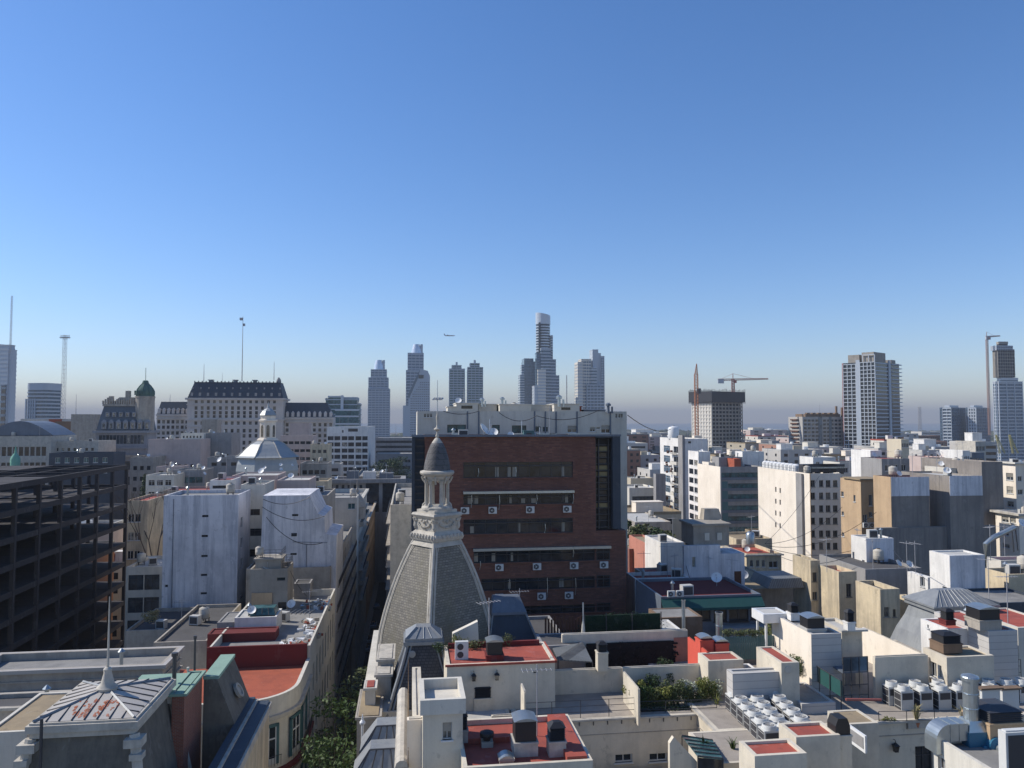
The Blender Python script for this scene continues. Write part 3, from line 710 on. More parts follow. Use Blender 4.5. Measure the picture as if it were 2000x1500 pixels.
@proto
def vrf():
    r_ = thing('condenser_unit', 'vrf', 'condenser unit')
    MB().box(-.46, -.38, .1, .46, .38, 1.5, 0).box(-.44, -.36, 0, -.3, .36, .1, 1).box(.3, -.36, 0, .44, .36, .1, 1).build('casing', ['ac_white', 'ac_side'], r_)
    b = MB().box(-.475, -.34, .2, -.461, .34, 1.42, 0)
    for i in range(4): b.box(-.482, -.34, .2+i*.37, -.476, .34, .222+i*.37, 1)
    
    b.build('coil_grille', ['ac_grille', 'ac_white'], r_)
    b = MB().box(-.4, -.395, .2, .4, -.381, 1.42, 0); b.build('side_panel', 'ac_side', r_)
    MB().box(-.38, -.402, 1.0, .38, -.396, 1.38).build('front_slot', 'ac_grille', r_)
    MB().lathe([(.41, 1.5), (.40, 1.56), (.37, 1.72), (.36, 1.74), (.33, 1.74), (.33, 1.55)], 24).build('fan_shroud', 'ac_white', r_, smooth=True)
    b = MB().cyl(0, 0, 1.56, 1.62, .1, 10)
    for i in range(4):
        a = i*PI/2; c, s_ = math.cos(a), math.sin(a)
        b.add([(c*.08-s_*.05, s_*.08+c*.05, 1.62), (c*.32-s_*.12, s_*.32+c*.12, 1.64), (c*.32+s_*.12, s_*.32-c*.12, 1.58), (c*.08+s_*.05, s_*.08-c*.05, 1.57)], [(0, 1, 2, 3)])
    b.build('fan', 'ac_grille', r_)
    b = MB()
    for rr in (.12, .2, .28):
        p = [(rr*math.cos(2*PI*i/16), rr*math.sin(2*PI*i/16), 1.72) for i in range(17)]; b.tube(p, .008, 4)
    for i in range(6): a = i*PI/3; b.bar((0, 0, 1.73), (.34*math.cos(a), .34*math.sin(a), 1.73), .008)
    b.build('fan_guard', 'ac_side', r_); return r_
def face_obj(bd, f, px, py, fn, label, group=None, rz_off=0, s=None, out=0):
    u, z = bd.hit(f, px, py)
    p, rz = {'f': ((u, -out, z), 0), 'r': ((bd.w+out, u, z), PI/2), 'l': ((-out, bd.d-u, z), -PI/2)}[f]
    return fn(bd.P(*p), bd.rot+rz+rz_off, label, group, s)
def rail(pts, h=1.0, step=1.5, label='r', lines=3, mat='metal_dark', r=.025, group=None, name='railing'):
    b = MB()
    for a, c in zip(pts[:-1], pts[1:]):
        a = Vector(a); c = Vector(c); n = max(1, round((c-a).length/step))
        for i in range(n+1): p = a+(c-a)*i/n; b.tube([p, p+Vector((0, 0, h))], r, 5)
        for j in range(lines): zz = Vector((0, 0, h*(j+1)/lines)); b.tube([a+zz, c+zz], r*.8, 5)
    o = b.build(name, mat); return tag(o, label, 'railing', group)
# ================= French-style domed building, far left =================
Y0 = 300
bd = Bld('domed_building', 'dark grey stone building with green dome on its right corner and slate mansard', 'building', 187, 288, 841, Y0, dep=11, wall='old_stone', roof='roof_dark', par=0)
zc = bd.h; bd.trim(0, 1.0, .9, 'old_stone'); bd.trim(6.5, .6, .7, 'old_stone'); bd.trim(9.5, .8, 1.1, 'stone', name='balcony')
bd.grid('f', 13, 1.3, 1.8, 1, 5, 3.4, st='tall', fm='frame_dark'); bd.grid('f', 7, 2.0, 12, 2, 6, 3.2, st='fr', fm='frame_dark')
bd.finish()
X = lambda px: span(bd.A, bd.ex, px)
Zl = lambda py, YY=Y0: W(1000, py, YY).z-bd.z0
b = MB(); z1 = Zl(793)
b.frus((0, .2, bd.w, 10.8), zc+.07, (X(196), 3, X(281), 9), z1); b.build('mansard', 'mansard_pale', bd.root)
b = MB()
for i in range(7):
    x = X(203+i*14); b.box(x-.9, -.25, zc+.6, x+.9, 1.2, zc+3.2, 0); b.frus((x-1.1, -.4, x+1.1, 1.4), zc+3.21, (x-.2, -.1, x+.2, 1.4), zc+4.3, 0); b.box(x-.5, -.29, zc+.8, x+.5, -.26, zc+2.8, 1)
    x2 = X(207+i*13); 
    if i < 6: b.box(x2-.7, 1.0, zc+5.4, x2+.7, 2.2, zc+7.2, 0); b.box(x2-.4, .95, zc+5.6, x2+.4, .99, zc+6.9, 1)
b.build('dormer', ['old_stone', 'glass_dark'], bd.root)
b = MB(); b.box(X(194), 2.4, z1, X(280), 3.4, z1+.8)
for i in range(19): x = X(194.5+i*4.6); b.box(x-.25, 2.5, z1+.8, x+.25, 3.2, z1+2.2+(i*7 % 5)*.3)
b.frus((X(205), 4, X(262), 9), z1, (X(222), 5, X(255), 8), Zl(775)); b.box(X(234), 5, Zl(776), X(242), 7, Zl(762)); b.box(X(203), 4, z1, X(212), 5, Zl(773))
b.build('roof_crest', 'stone', bd.root)
cx, cy = X(275), 4.2; rr = (X(300)-X(264.5))/2
b = MB(); b.lathe([(rr*1.05, zc), (rr*1.05, Zl(776)), (rr*1.1, Zl(776)), (rr*1.1, Zl(773))], 16, (cx, cy)); b.build('drum', 'stone', bd.root)
b = MB(); z0, zt = Zl(773), Zl(748); H_ = zt-z0
b.lathe([(rr*1.0, z0), (rr*1.03, z0+H_*.15), (rr*1.0, z0+H_*.35), (rr*.88, z0+H_*.58), (rr*.65, z0+H_*.8), (rr*.35, zt)], 16, (cx, cy)); b.build('dome', 'copper', bd.root, smooth=True)
b = MB()
for i in range(8):
    a = i*PI/4; pr = [(1.02, 0), (1.05, .15), (1.02, .35), (.9, .58), (.67, .8), (.36, 1)]
    b.tube([(cx+rr*q*math.cos(a), cy+rr*q*math.sin(a), z0+H_*h_) for q, h_ in pr], .16, 5)
b.lathe([(rr*.42, zt), (rr*.36, zt+.5), (rr*.3, Zl(742)), (rr*.1, Zl(741))], 10, (cx, cy)); b.tube([(cx, cy, Zl(742)), (cx, cy, Zl(716))], .1)
for i in range(4): a = -PI/2+(i-1.5)*.9; b.box(cx+rr*math.cos(a)-.45, cy+rr*math.sin(a)-.5, z0+.5, cx+rr*math.cos(a)+.45, cy+rr*math.sin(a)+.5, z0+2.2)
b.build('dome_ribs', 'copper', bd.root)
# ================= bank headquarters =================
YB = 420
def bank(x0, x1, ye, yr, ins, Yo, lab):
    bd = Bld('bank_building', lab, 'building', x0, x1, ye, YB+Yo, dep=18, wall='bank_stone', roof='roof_dark', par=0)
    bd.trim(0, 1, 1.0, 'bank_stone'); Z = lambda py: W(1000, py, YB+Yo).z-bd.z0; XX = lambda px: span(bd.A, bd.ex, px)
    b = MB(); b.frus((0, .1, bd.w, 17.9), bd.h+.07, (XX(x0+ins[0]), 4, XX(x1-ins[1]), 14), Z(yr))
    b.build('mansard', 'slate_blue', bd.root)
    b = MB(); b.box(XX(x0+ins[0]), 3.8, Z(yr), XX(x1-ins[1]), 14, Z(yr)+.5); n = int(bd.w/2.2)
    for i in range(n): x = XX(x0+ins[0])+i*(XX(x1-ins[1])-XX(x0+ins[0]))/n; b.box(x, 3.7, Z(yr)+.5, x+.5, 4.2, Z(yr)+1.1)
    b.build('roof_crest', 'slate_blue', bd.root)
    return bd, Z, XX
bk, Z, XX = bank(366, 553, 777, 747, (9, 8), 0, 'large pale stone bank headquarters with tall dark slate mansard and two lower wings')
bk.trim(3.4, .5, .4, 'bank_stone'); bk.trim(11.5, .9, .8, 'bank_stone'); bk.trim(15.5, .4, .3, 'bank_stone')
for k, (t0, wh) in enumerate(((1.3, 1.6), (4.6, 1.9), (7.2, 1.9), (9.4, 1.5), (12.9, 1.8), (17, 2.0), (19.8, 2.0), (23.5, 2.2), (27, 2.2), (30.5, 2.2))):
    bk.grid('f', 14, 1.5, t0, 1, 3, wh, st='tall', gm='glass_brown', fm='frame_dark')
bk.finish()
b = MB()
for i in range(12):
    x = bk.w*(i+.5)/12
    b.box(x-.6, .6, bk.h+1.0, x+.6, 2.6, bk.h+2.9); b.box(x-.35, 2.4, bk.h+5.0, x+.35, 3.4, bk.h+6.0)
b.build('dormer', 'grey', bk.root)
b = MB()
for px in (403, 452, 491): b.box(XX(px)-.9, 8, Z(747), XX(px)+.9, 11, Z(741)); b.box(XX(px)-1.4, 7.8, Z(741), XX(px)+1.4, 11.2, Z(739.5))
b.lathe([(1.2, Z(747)), (1.4, Z(741)), (.9, Z(737)), (.3, Z(734))], 10, (XX(538), 10)); b.build('chimney', 'grey', bk.root)
def wing(x0, x1, ye, yr, ins, nw):
    """a lower wing is a part of the bank: wall with windows, mansard, dormers"""
    e = bk.root; Yo = 5; A0 = span(bk.A, bk.ex, x0); A1 = span(bk.A, bk.ex, x1); z = Z(ye); z2 = Z(yr)
    MB().box(A0, Yo, 0, A1, 17, z).box(A0-.2, Yo-.8, z-.9, A1+.2, Yo-.003, z+.02).build('wing_wall', 'bank_stone', e)
    MB().frus((A0, Yo+.2, A1, 16.9), z+.03, (A0+ins[0], Yo+4, A1-ins[1], 13), z2).build('wing_mansard', 'slate_blue', e)
    b = MB(); st_ = (A1-A0)/nw
    for i in range(nw):
        x = A0+st_*(i+.5); b.box(x-.75, Yo-.1, z+.3, x+.75, Yo+1.6, z+2.4); b.lathe([(.85, 0), (.5, .5), (.1, .8)], 8, (x, Yo+.6)) if 0 else b.frus((x-.9, Yo-.2, x+.9, Yo+1.6), z+2.4, (x-.15, Yo+.2, x+.15, Yo+1.8), z+3.5)
    b.build('dormer', 'bank_stone', e)
    for i in range(nw):
        x = A0+st_*(i+.5)
        for (t0, wh) in ((3.2, 1.9), (6.2, 1.8), (9.4, 1.8), (12.4, 1.8), (15.6, 1.9), (19, 2)):
            o = bpy.data.objects.new('window', win_mesh(1.5, wh, 'pane', 'glass_brown', 'frame_dark')); C.objects.link(o); o.parent = e; o.location = (x-.75, Yo-.22, z-t0-wh)
    b = MB().box(A0, Yo-.9, z-2.6, A1, Yo-.003, z-2.1).box(A0, Yo-.4, z-8.9, A1, Yo-.003, z-8.5).build('cornice', 'bank_stone', e)
wing(301, 365.5, 809, 784, (1, 0), 7); wing(553.5, 650, 815, 785, (0, 4), 9)
mast(472.5, 618, 745, 428, 'tall mast with a small box on top, rising from the bank mansard roof', r=.27, top='box')
mast(398, 711, 745, 426, 'short thin mast on the left part of the bank roof', r=.2); mast(434, 728, 746, 426, 'faint short rod near the middle of the bank roof', r=.12)
mast(535, 706, 742, 426, 'thin rod beside the finial at the right end of the bank roof', r=.22); mast(332, 770, 786, 430, 'thin rod on the left wing of the bank', r=.16)
# glass office right of the bank
t = Tw('office_block', 'low green glass office block with rounded top and a white fin, right of the bank', 'building', 637, 560)
t.shaft(641, 666, 774, 0, 22, glass='glass_teal', band='tower_grey', pitch=3.6, bh=.2); t.shaft(668, 697, 776, 2, 24, glass='glass_teal', band='tower_grey', pitch=3.6, bh=.2)
t.shaft(697, 702.5, 788, 4, 22, glass='glass_teal', band='tower_grey', pitch=3.6, bh=.2, name='side_wing'); t.shaft(636, 642, 778, 3, 20, glass='glass_teal', band='tower_grey', name='side_wing')
MB().box(t.X(665.5), -1.2, 0, t.X(671), -.4, t.Z(772)).build('fin', 'tower_white', t.root)
t.shaft(655, 700, 800, -3, -.6, glass='glass_teal', band='tower_white', pitch=5.5, bh=.2, name='front_wing')
# ================= church with ogee dome =================
YC = 215; c0 = W(522, 925, YC); ch = thing('church_dome', 'silver-grey ribbed church dome with a cupola-topped lantern', 'dome', (c0.x, c0.y, 0), R(18))
Zc = lambda py: W(522, py, YC).z
k = YC/1500
def oct_(prof, m=0, b=None): b = b or MB(); return b.lathe(prof, 8, (0, 0), m, rot=PI/8)
pr = [(64, 892), (58, 889), (50, 882), (42, 874), (34, 867), (25, 862), (17, 859)]
oct_([(r_*k*1.0, Zc(y)) for r_, y in [(60, 928), (62, 918), (60, 905), (57, 896), (57, 893), (64, 892)]]).build('drum', 'church', ch)
oct_([(r_*k, Zc(y)) for r_, y in pr]).build('dome', 'church', ch)
b = MB()
for i in range(8):
    a = PI/8+i*PI/4; b.tube([(r_*k*math.cos(a), r_*k*math.sin(a), Zc(y)) for r_, y in pr], .16, 5)
b.build('rib', 'stone_pale', ch)
b = MB(); b.lathe([(22*k, Zc(860)), (20*k, Zc(857)), (18*k, Zc(856))], 8, rot=PI/8); b.lathe([(16.5*k, Zc(856)), (16.5*k, Zc(824)), (19*k, Zc(823)), (19*k, Zc(820)), (15*k, Zc(819)), (15*k, Zc(812))], 8, rot=PI/8)
b.build('lantern', 'cream', ch)
b = MB()
for i in range(8):
    a = i*PI/4; x, y = 15.6*k*math.cos(a), 15.6*k*math.sin(a); c, s_ = math.cos(a), math.sin(a); hw = .42
    z0, z1 = Zc(853), Zc(834); P2 = [(-hw, z0), (hw, z0), (hw, z1), (hw*.7, z1+.4), (0, z1+.6), (-hw*.7, z1+.4), (-hw, z1)]
    b.add([(x-s_*u, y+c*u, z) for u, z in P2]+[(x*.9-s_*u, y*.9+c*u, z) for u, z in P2], [tuple(range(7))]+[(j, (j+1) % 7, (j+1) % 7+7, j+7) for j in range(7)])
b.build('lantern_opening', 'glass_brown', ch)
oct_([(15*k, Zc(812)), (17*k, Zc(811)), (15*k, Zc(808)), (12*k, Zc(803)), (7*k, Zc(799)), (3*k, Zc(797)), (2.5*k, Zc(795)), (.8*k, Zc(789)), (.3*k, Zc(784))]).build('cupola', 'church', ch)
MB().lathe([(61*k, 0), (61*k, Zc(927))], 8, rot=PI/8).build('wall', 'stone', ch)
# ================= white office with window grid =================
bd = Bld('office_building', 'white office block with grid of dark window pairs right of the church dome', 'building', 638.5, 719, 834, 390, bx=733, wall='white', roof='roof_pale')
zz = W(0, 852, 390).z
for grp in ((640, 651.5, 653, 664.5), (667.5, 678.5, 680, 691.5), (694.5, 706, 707.5, 718)):
    for j in range(7):
        y = 852+j*12.1
        bd.px('f', [(grp[0], y, grp[1], y+7.8), (grp[2], y, grp[3], y+7.8)], st='pane', gm='glass_dark')
bd.px('f', [(668, 840, 671, 845), (680, 837, 699, 843)], st='pane', gm='glass_dark'); bd.finish()
for i, (fx, fy) in enumerate(((.2, .3), (.45, .2), (.8, .25))): aerial(bd.deck(fx, fy), .3*i, ('tv aerial on the left corner of the white grid office roof', 'tv aerial on the middle of the white grid office roof', 'tv aerial on the right end of the white grid office roof')[i], None, 1.5)
# ================= white building behind the brick one =================
YW = 104
wb = Bld('apartment_building', 'wide off-white apartment building rising behind the brown brick one', 'building', 815, 1224, 803, YW, dep=14, wall='concrete', roof='roof_grey', par=.6)
wb.wall = 'offwhite'
wb.px('f', [(873.5, 829.5, 910, 845), (961, 830, 976, 846), (1000, 831, 1028, 846), (1046, 833, 1056, 843), (1060, 834, 1070, 843)], st='band', gm='glass_teal', fm='frame_dark')
wb.px('f', [(1108, 831, 1127, 845), (1152, 834, 1163, 843), (1165, 834, 1172, 838), (1174, 830, 1192, 846), (1202, 808, 1206, 816), (1208, 808, 1212, 816), (1213, 808, 1216, 816), (828, 808, 832, 815), (834, 808, 838, 815), (840, 808, 844, 815)], st='shut', gm='glass_dark')
b = MB()
for px in (913, 935, 1044, 1065, 1086, 1127, 1192): u = wb.hit('f', px, 820)[0]; b.box(u-.09, -.1, 3, u+.09, -.004, wb.h)
b.build('downpipe', 'bluegrey', wb.root)
wb.finish()
def blk(x0, x1, yt, d0, d1, mat, nm='roof_block', holes=()):
    u0 = wb.hit('f', x0, 800)[0]; u1 = wb.hit('f', x1, 800)[0]; z = W(0, yt, YW+d0).z
    b = MB().box(u0, d0, wb.h-.58, u1, d1, z-wb.z0); b.box(u0-.1, d0-.1, z-wb.z0, u1+.1, d1+.1, z-wb.z0+.12)
    for (a, b0, c, d) in holes: b.box(wb.hit('f', a, 800)[0], d0-.02, W(0, d, YW+d0).z-wb.z0, wb.hit('f', c, 800)[0], d0-.004, W(0, b0, YW+d0).z-wb.z0, 1)
    return b.build(nm, [mat, 'glass_dark'], wb.root)
blk(876, 893, 795, 2, 7, 'offwhite'); blk(893, 936, 788, 2, 9, 'offwhite', holes=[(903, 792, 925, 798)]); blk(938, 975, 790, 3, 9, 'offwhite'); blk(978, 1040, 790, 1, 8, 'offwhite')
blk(1041, 1084, 791, 3, 9, 'offwhite'); blk(1085, 1135, 789, 1, 9, 'offwhite', holes=[(1099, 795, 1117, 800)]); blk(1135, 1145, 794, 3, 7, 'red_orange'); blk(1150, 1193, 801, 3, 8, 'bluegrey')
# rooftop things of that building
for i, (px, py, s_) in enumerate(((895, 792, .65), (941, 789, .5))):
    dish(W(px, py, YW+4), R(30*i), ('satellite dish at the left end of the pale building roof', 'satellite dish on the pale building roof, right of the vent opening')[i], None, s_)
for i, (px, wd) in enumerate(((942, .7), (981, .8), (1092, 1.0), (1188, .9))):
    r_ = thing('roof_vent', ('round vent cowl on pale roof left of the middle', 'round vent cowl on pale roof just left of the tallest tower', 'cluster of small flues on pale roof below the paired tower', 'dark vent cowl at right end of the pale roof')[i], 'vent', W(px, 790 if px < 1150 else 803, YW+3))
    MB().cyl(0, 0, -.3, .8*wd, .22*wd, 10).lathe([(.42*wd, .8*wd), (.42*wd, 1.1*wd), (.15*wd, 1.3*wd)], 10).cyl(.6*wd, 0, -.3, .7*wd, .15*wd, 8).build('cowl', 'galv' if px < 1150 else 'bluegrey', r_)
# ================= brown brick office building =================
YK = 86
bk2 = Bld('office_building', 'brown brick office building with long dark window bands, behind the slate dome', 'building', 830, 1163, 853, YK, dep=15, wall='brick', roof='roof_grey', par=.5)
for (x0, y0, x1, y1) in ((905, 902, 1119, 933), (905, 963, 1119, 985), (905, 1013, 1119, 1042)):
    bk2.px('f', [(x0, y0, x1, y1)], st='band', gm='glass_dark', fm='frame_dark')
bk2.px('f', [(925, 1075, 1162.5, 1098), (940, 1128, 1162.5, 1152), (950, 1183, 1162.5, 1200), (950, 1232, 1162.5, 1250)], st='band', gm='glass_dark', fm='frame_dark')
bk2.finish()
e = bk2.root
U = lambda px, py=950: bk2.hit('f', px, py)[0]
ZK = lambda py: bk2.hit('f', 1000, py)[1]
# lower brick part to the right, dark glazed recess above it
low = MB(); low.box(bk2.w+.01, 0, 0, U(1222), 15, ZK(1040)); 
low.build('lower_wing', 'brick', e)
for (y0, y1) in ((1075, 1098), (1128, 1152), (1183, 1200)):
    o = bpy.data.objects.new('window', win_mesh(U(1191)-bk2.w-.1, ZK(y0)-ZK(y1), 'band', 'glass_dark', 'frame_dark')); C.objects.link(o); o.parent = e; o.location = (bk2.w+.06, -.2, ZK(y1))
MB().box(bk2.w+.01, .9, ZK(1040)+.01, U(1211), 14, bk2.h-.05).build('stair_tower', 'concrete_dark', e)
b = MB().box(U(1196), -.25, ZK(1036), U(1211), .89, bk2.h+.2).box(bk2.w+.01, -.1, bk2.h-.2, U(1195.5), .89, bk2.h+.2)
b.build('steel_column', 'slate_blue', e)
for j in range(13):
    y = 872+j*12.6
    if y > 1030: break
    lit = (j in (0, 3, 4, 9))  # light in these windows is put into a yellow pane colour
    o = bpy.data.objects.new('window', win_mesh(U(1190)-U(1166), (12.6*YK/1500)-.12, 'pane', 'glass_dark' if not lit else 'blind_yellow', 'frame_dark')); C.objects.link(o); o.parent = e; o.location = (U(1166), .66, ZK(y+12))
b = MB()
for j in range(14): b.box(bk2.w+.02, .55, ZK(871+j*12.6), U(1195), .84, ZK(871+j*12.6)+.1)
for px in (1164.5, 1171, 1190): b.box(U(px), .5, ZK(1038), U(px)+.1, .86, bk2.h-.3)
b.build('window_frame', 'metal_dark', e)
MB().box(U(805), .8, 0, -.01, 14, bk2.h-.05).box(U(804), -.2, 0, U(810), .79, bk2.h+.1).build('side_tower', 'slate_blue', e)
b = MB()
for j in range(26): b.box(U(811), .6, ZK(860+j*13), -.02, .79, ZK(860+j*13)+.18)
b.build('side_louvre', 'metal_dark', e)
b = MB().box(U(803), -.35, bk2.h-.02, U(1212), -.01, bk2.h+.22).build('coping', 'bluegrey', e)
MB().box(U(904), -.9, ZK(962.5), U(1119), -.01, ZK(958)).box(U(924), -.6, ZK(1074), U(1118), -.01, ZK(1069)).box(U(1119), -.55, ZK(1074), U(1191), -.01, ZK(1069)).build('awning', 'galv', e)
b = MB()
for (y0, y1, x0, x1) in ((902, 933, 905, 1119), (963, 985, 905, 1119), (1013, 1042, 905, 1119), (1075, 1098, 925, 1191), (1128, 1152, 940, 1191), (1183, 1200, 950, 1191)):
    b.box(U(x0-1), -.12, ZK(y1)-.14, U(x1+1), -.005, ZK(y1), 0); b.box(U(x0), -.1, ZK(y0+8), U(x1), .1, ZK(y0+7), 1)
b.build('sill', ['brick', 'metal_dark'], e)
random.seed(11)
b = MB()
for (y0, y1, x0, x1) in ((912, 933, 905, 1119), (968, 985, 905, 1119), (1021, 1042, 905, 1119), (1080, 1098, 925, 1162), (1134, 1152, 940, 1162)):
    x = x0
    while x < x1-8:
        wd = random.uniform(6, 13)
        if random.random() < .16: b.box(U(x), .15, ZK(y1)+.1, U(x+wd*.7), .18, ZK(y0+random.choice((0, 0, 6))), 0)
        x += wd
b.build('curtain', 'blind', e)
b = MB()
for px, y0, y1 in ((921, 966, 990), (975, 966, 995), (1048, 966, 985), (1119, 966, 985), (938, 1094, 1110), (1064, 1024, 1042), (995, 1130, 1155), (1068, 1130, 1170), (1119, 1075, 1090), (1123, 1132, 1165), (934, 914, 930), (1007, 912, 930)):
    b.tube([(U(px), -.14, ZK(y0)), (U(px)+.05, -.16, ZK((y0+y1)/2)), (U(px-1), -.14, ZK(y1))], .035, 5)
b.build('pipe', 'galv', e)
rows = ((1002, (908, 962, 1035, 1107), 'fourth'), (1113.5, (975, 1048, 1120, 1178), 'third'), (1172, (975, 1057, 1110), 'low'))
pos = ('first', 'second', 'third', 'fourth')
for py, xs, _ in rows:
    for i, px in enumerate(xs):
        p = bk2.P(U(px), -.03, ZK(py)); rn = {1002: 'under the white awning of the brick office', 1113.5: 'in the lower row of four on the brick office', 1172: 'in the lowest row of three on the brick office'}[py]
        ac_split(p, GR, f'{pos[i]} air conditioner from the left {rn}', 'air conditioners on the brick facade', 1.1)
ac_split(bk2.P(U(1057), -.03, ZK(1228)), GR, 'single white air conditioner low on the brick office, above the hedge terrace', 'air conditioners on the brick facade', 1.1)
# dishes on the brick roof edge
for px, py, s_, lab in ((949, 849, 1.1, 'largest satellite dish, tilted flat, on the brick office roof'), (966, 851, .8, 'upright white satellite dish beside the largest tilted one on the brick roof'), (1001, 848, .55, 'small round satellite dish on the brick roof right of the two big ones'), (1044, 850, .6, 'rightmost satellite dish on the brick roof beside a dark box')):
    dish(bk2.P(U(px), 1.5, bk2.h-.4), {949: R(70), 966: 0, 1001: R(10), 1044: R(-10)}[px], lab, None, s_)
for px, y0, lab in ((960, 812, 'tall white pole with a dish arm on the brick roof'), (1060, 828, 'short white pole on the brick roof right of the dark box'), (1024, 815, 'thin pole in the middle of the brick roof')):
    o = MB().tube([(0, 0, 0), (0, 0, W(0, y0, YK+2).z-bk2.h)], .05, 6).build('roof_pole', 'tower_white', None, bk2.P(U(px), 2, bk2.h-.4)); tag(o, lab, 'pole')
bx = thing('roof_cabinet', 'dark square cabinet beside the rightmost dish on the brick roof', 'cabinet', bk2.P(U(1036), 1.4, bk2.h-.5), GR)
MB().box(-.6, -.4, 0, .6, .4, 1.1, 0).box(-.65, -.45, 1.1, .65, .45, 1.16, 0).box(-.3, -.42, .2, .3, -.401, .9, 1).build('casing', ['frame_teal', 'metal_dark'], bx)
for i, px in enumerate((890, 1020, 1075, 1085, 1130)):
    r_ = thing('roof_box', ('small grey box', 'low grey box between dishes', 'small pale box', 'tiny second pale box', 'long pale box')[i]+' on the brick office roof'+(' edge, left part', '', ' right of the cabinet', ' beside another', ', right part')[i], 'box', bk2.P(U(px), 2, bk2.h-.5), GR)
    MB().box(-.35*(1+i % 3), -.3, 0, .35*(1+i % 3), .3, .75).box(-.38*(1+i % 3), -.33, .75, .38*(1+i % 3), .33, .8).build('casing', ('galv', 'offwhite')[i % 2], r_)
# sagging cables over the roofs
def cable(a, b_, sag, lab, r=.03, n=12):
    a, b_ = Vector(a), Vector(b_); p = []
    for i in range(n+1): f = i/n; q = a+(b_-a)*f; q.z -= sag*4*f*(1-f); p.append(q)
    o = MB().tube(p, r, 4).build('cable', 'black'); return tag(o, lab, 'cable')
cable(W(1226, 811, 100), W(1310, 838, 190), 1.2, 'black cable running right from the pale building corner to the far roofs', .07)
cable(W(975, 806, 103), W(1048, 812, 103), .9, 'cable sagging along the top of the pale building, middle', .04)
cable(W(1048, 812, 103), W(1172, 800, 103), .9, 'cable sagging along the top of the pale building, right part', .04)
cable(W(866, 803, 103), W(935, 803, 103), .4, 'cable hanging on the pale building behind the spire', .04)
# ================= helpers for plainer buildings =================
def S(name, label, x0, x1, yt, Y, bx=None, dep=12, wall='white', roof='roof_grey', par=.7, rows=(), **k):
    """rows: (face, ncol, width, first top, nrow, pitch, height, style, glass[, u0, u1])"""
    cat = k.pop('cat', 'building'); bd = Bld(name, label, cat, x0, x1, yt, Y, bx=bx, dep=dep, wall=wall, roof=roof, par=par, **k)
    for r_ in rows:
        f, nu, ww, t0, nv, pi_, wh, st_, gm = r_[:9]; kw = {}
        if len(r_) > 9: kw = dict(u0=r_[9], u1=r_[10])
        bd.grid(f, nu, ww, t0, nv, pi_, wh, st=st_, gm=gm, fm='frame_white' if st_ != 'band' else 'frame_dark', **kw)
    return bd.finish()
def ung(p): return (p.x*math.cos(GR)+p.y*math.sin(GR), -p.x*math.sin(GR)+p.y*math.cos(GR))
def gplane(a, px):     # grid b of the point on the vertical plane a=const seen in column px (level ray)
    u = (px-1000)/FP; c, s_ = math.cos(GR), math.sin(GR)   # x = a c - b s ; y = a s + b c ; x/y = u
    return a*(c-u*s_)/(u*c+s_)
# ================= unfinished concrete frame =================
p = W(248, 908, 135); aF, bF = ung(p); zt = p.z
fr = thing('unfinished_building', 'unfinished dark concrete frame building with open floors, filling the left edge', 'building', gvec(aF, bF), GR)
L = 46; NC = 7; bay = 6.1; Wd = 25; fh = 3.35; NF = 12
random.seed(3)
for k_ in range(NF+1):
    z = zt-k_*fh; b = MB()
    if k_ >= 2: b.box(-Wd, -L, z-.22, -.02, 0, z-.02)
    elif k_ == 1: b.box(-Wd, -L, z-.22, -.02, -L*.55, z-.02); b.box(-14, -L*.5, z-.22, -.02, -L*.2, z-.02)
    else: b.box(-9, -L, z-.22, -.02, -L*.62, z-.02); b.box(-20, -12, z-.22, -12, 0, z-.02)
    for i in range(5):
        x = -i*bay; b.box(x-.18-.05, -L, z-.75, x+.18-.05, 0, z)
    for j in range(NC+1): y = -j*6.4; b.box(-Wd+.01, y-.17, z-.7, -.24, y+.17, z-.001)
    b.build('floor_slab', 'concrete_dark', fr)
for i in range(5):
    for j in range(NC+1):
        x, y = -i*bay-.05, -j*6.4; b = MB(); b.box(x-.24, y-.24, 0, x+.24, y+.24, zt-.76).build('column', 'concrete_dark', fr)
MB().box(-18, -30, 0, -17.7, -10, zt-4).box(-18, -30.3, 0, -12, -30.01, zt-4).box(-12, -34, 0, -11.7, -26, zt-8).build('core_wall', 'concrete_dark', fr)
# ================= tall blank party walls =================
YA = 114
A_ = Bld('apartment_building', 'tall blank bluish-white party wall with one column of tiny windows, left of its twin', 'building', 320, 466, 968, YA, dep=9, wall='white_blank', roof='roof_grey', par=.5)
for y, x in ((1008, 401), (1047, 400), (1086, 399.5), (1123, 398.5), (1159, 398), (1196, 396)): A_.px('f', [(x-6.5, y-2.2, x+6, y+2.2)], st='pane', gm='glass_dark')
A_.px('f', [(322, 1142, 328, 1147)], st='pane', gm='glass_dark').px('r', [(470, 1010, 474, 1030), (470, 1050, 474, 1070), (470, 1090, 474, 1110)], st='pane', gm='glass_dark')
A_.finish()
b = MB()
u = A_.hit('f', 337, 1100)[0]; b.tube([(u, -.12, 5), (u, -.12, A_.h-.5)], .05, 5); b.build('downpipe', 'bluegrey', A_.root)
ac_split(A_.P(A_.hit('f', 392, 1206)[0], -.02, A_.hit('f', 392, 1210)[1]), GR, 'air conditioner at the foot of the blank white wall', None, 1.3)
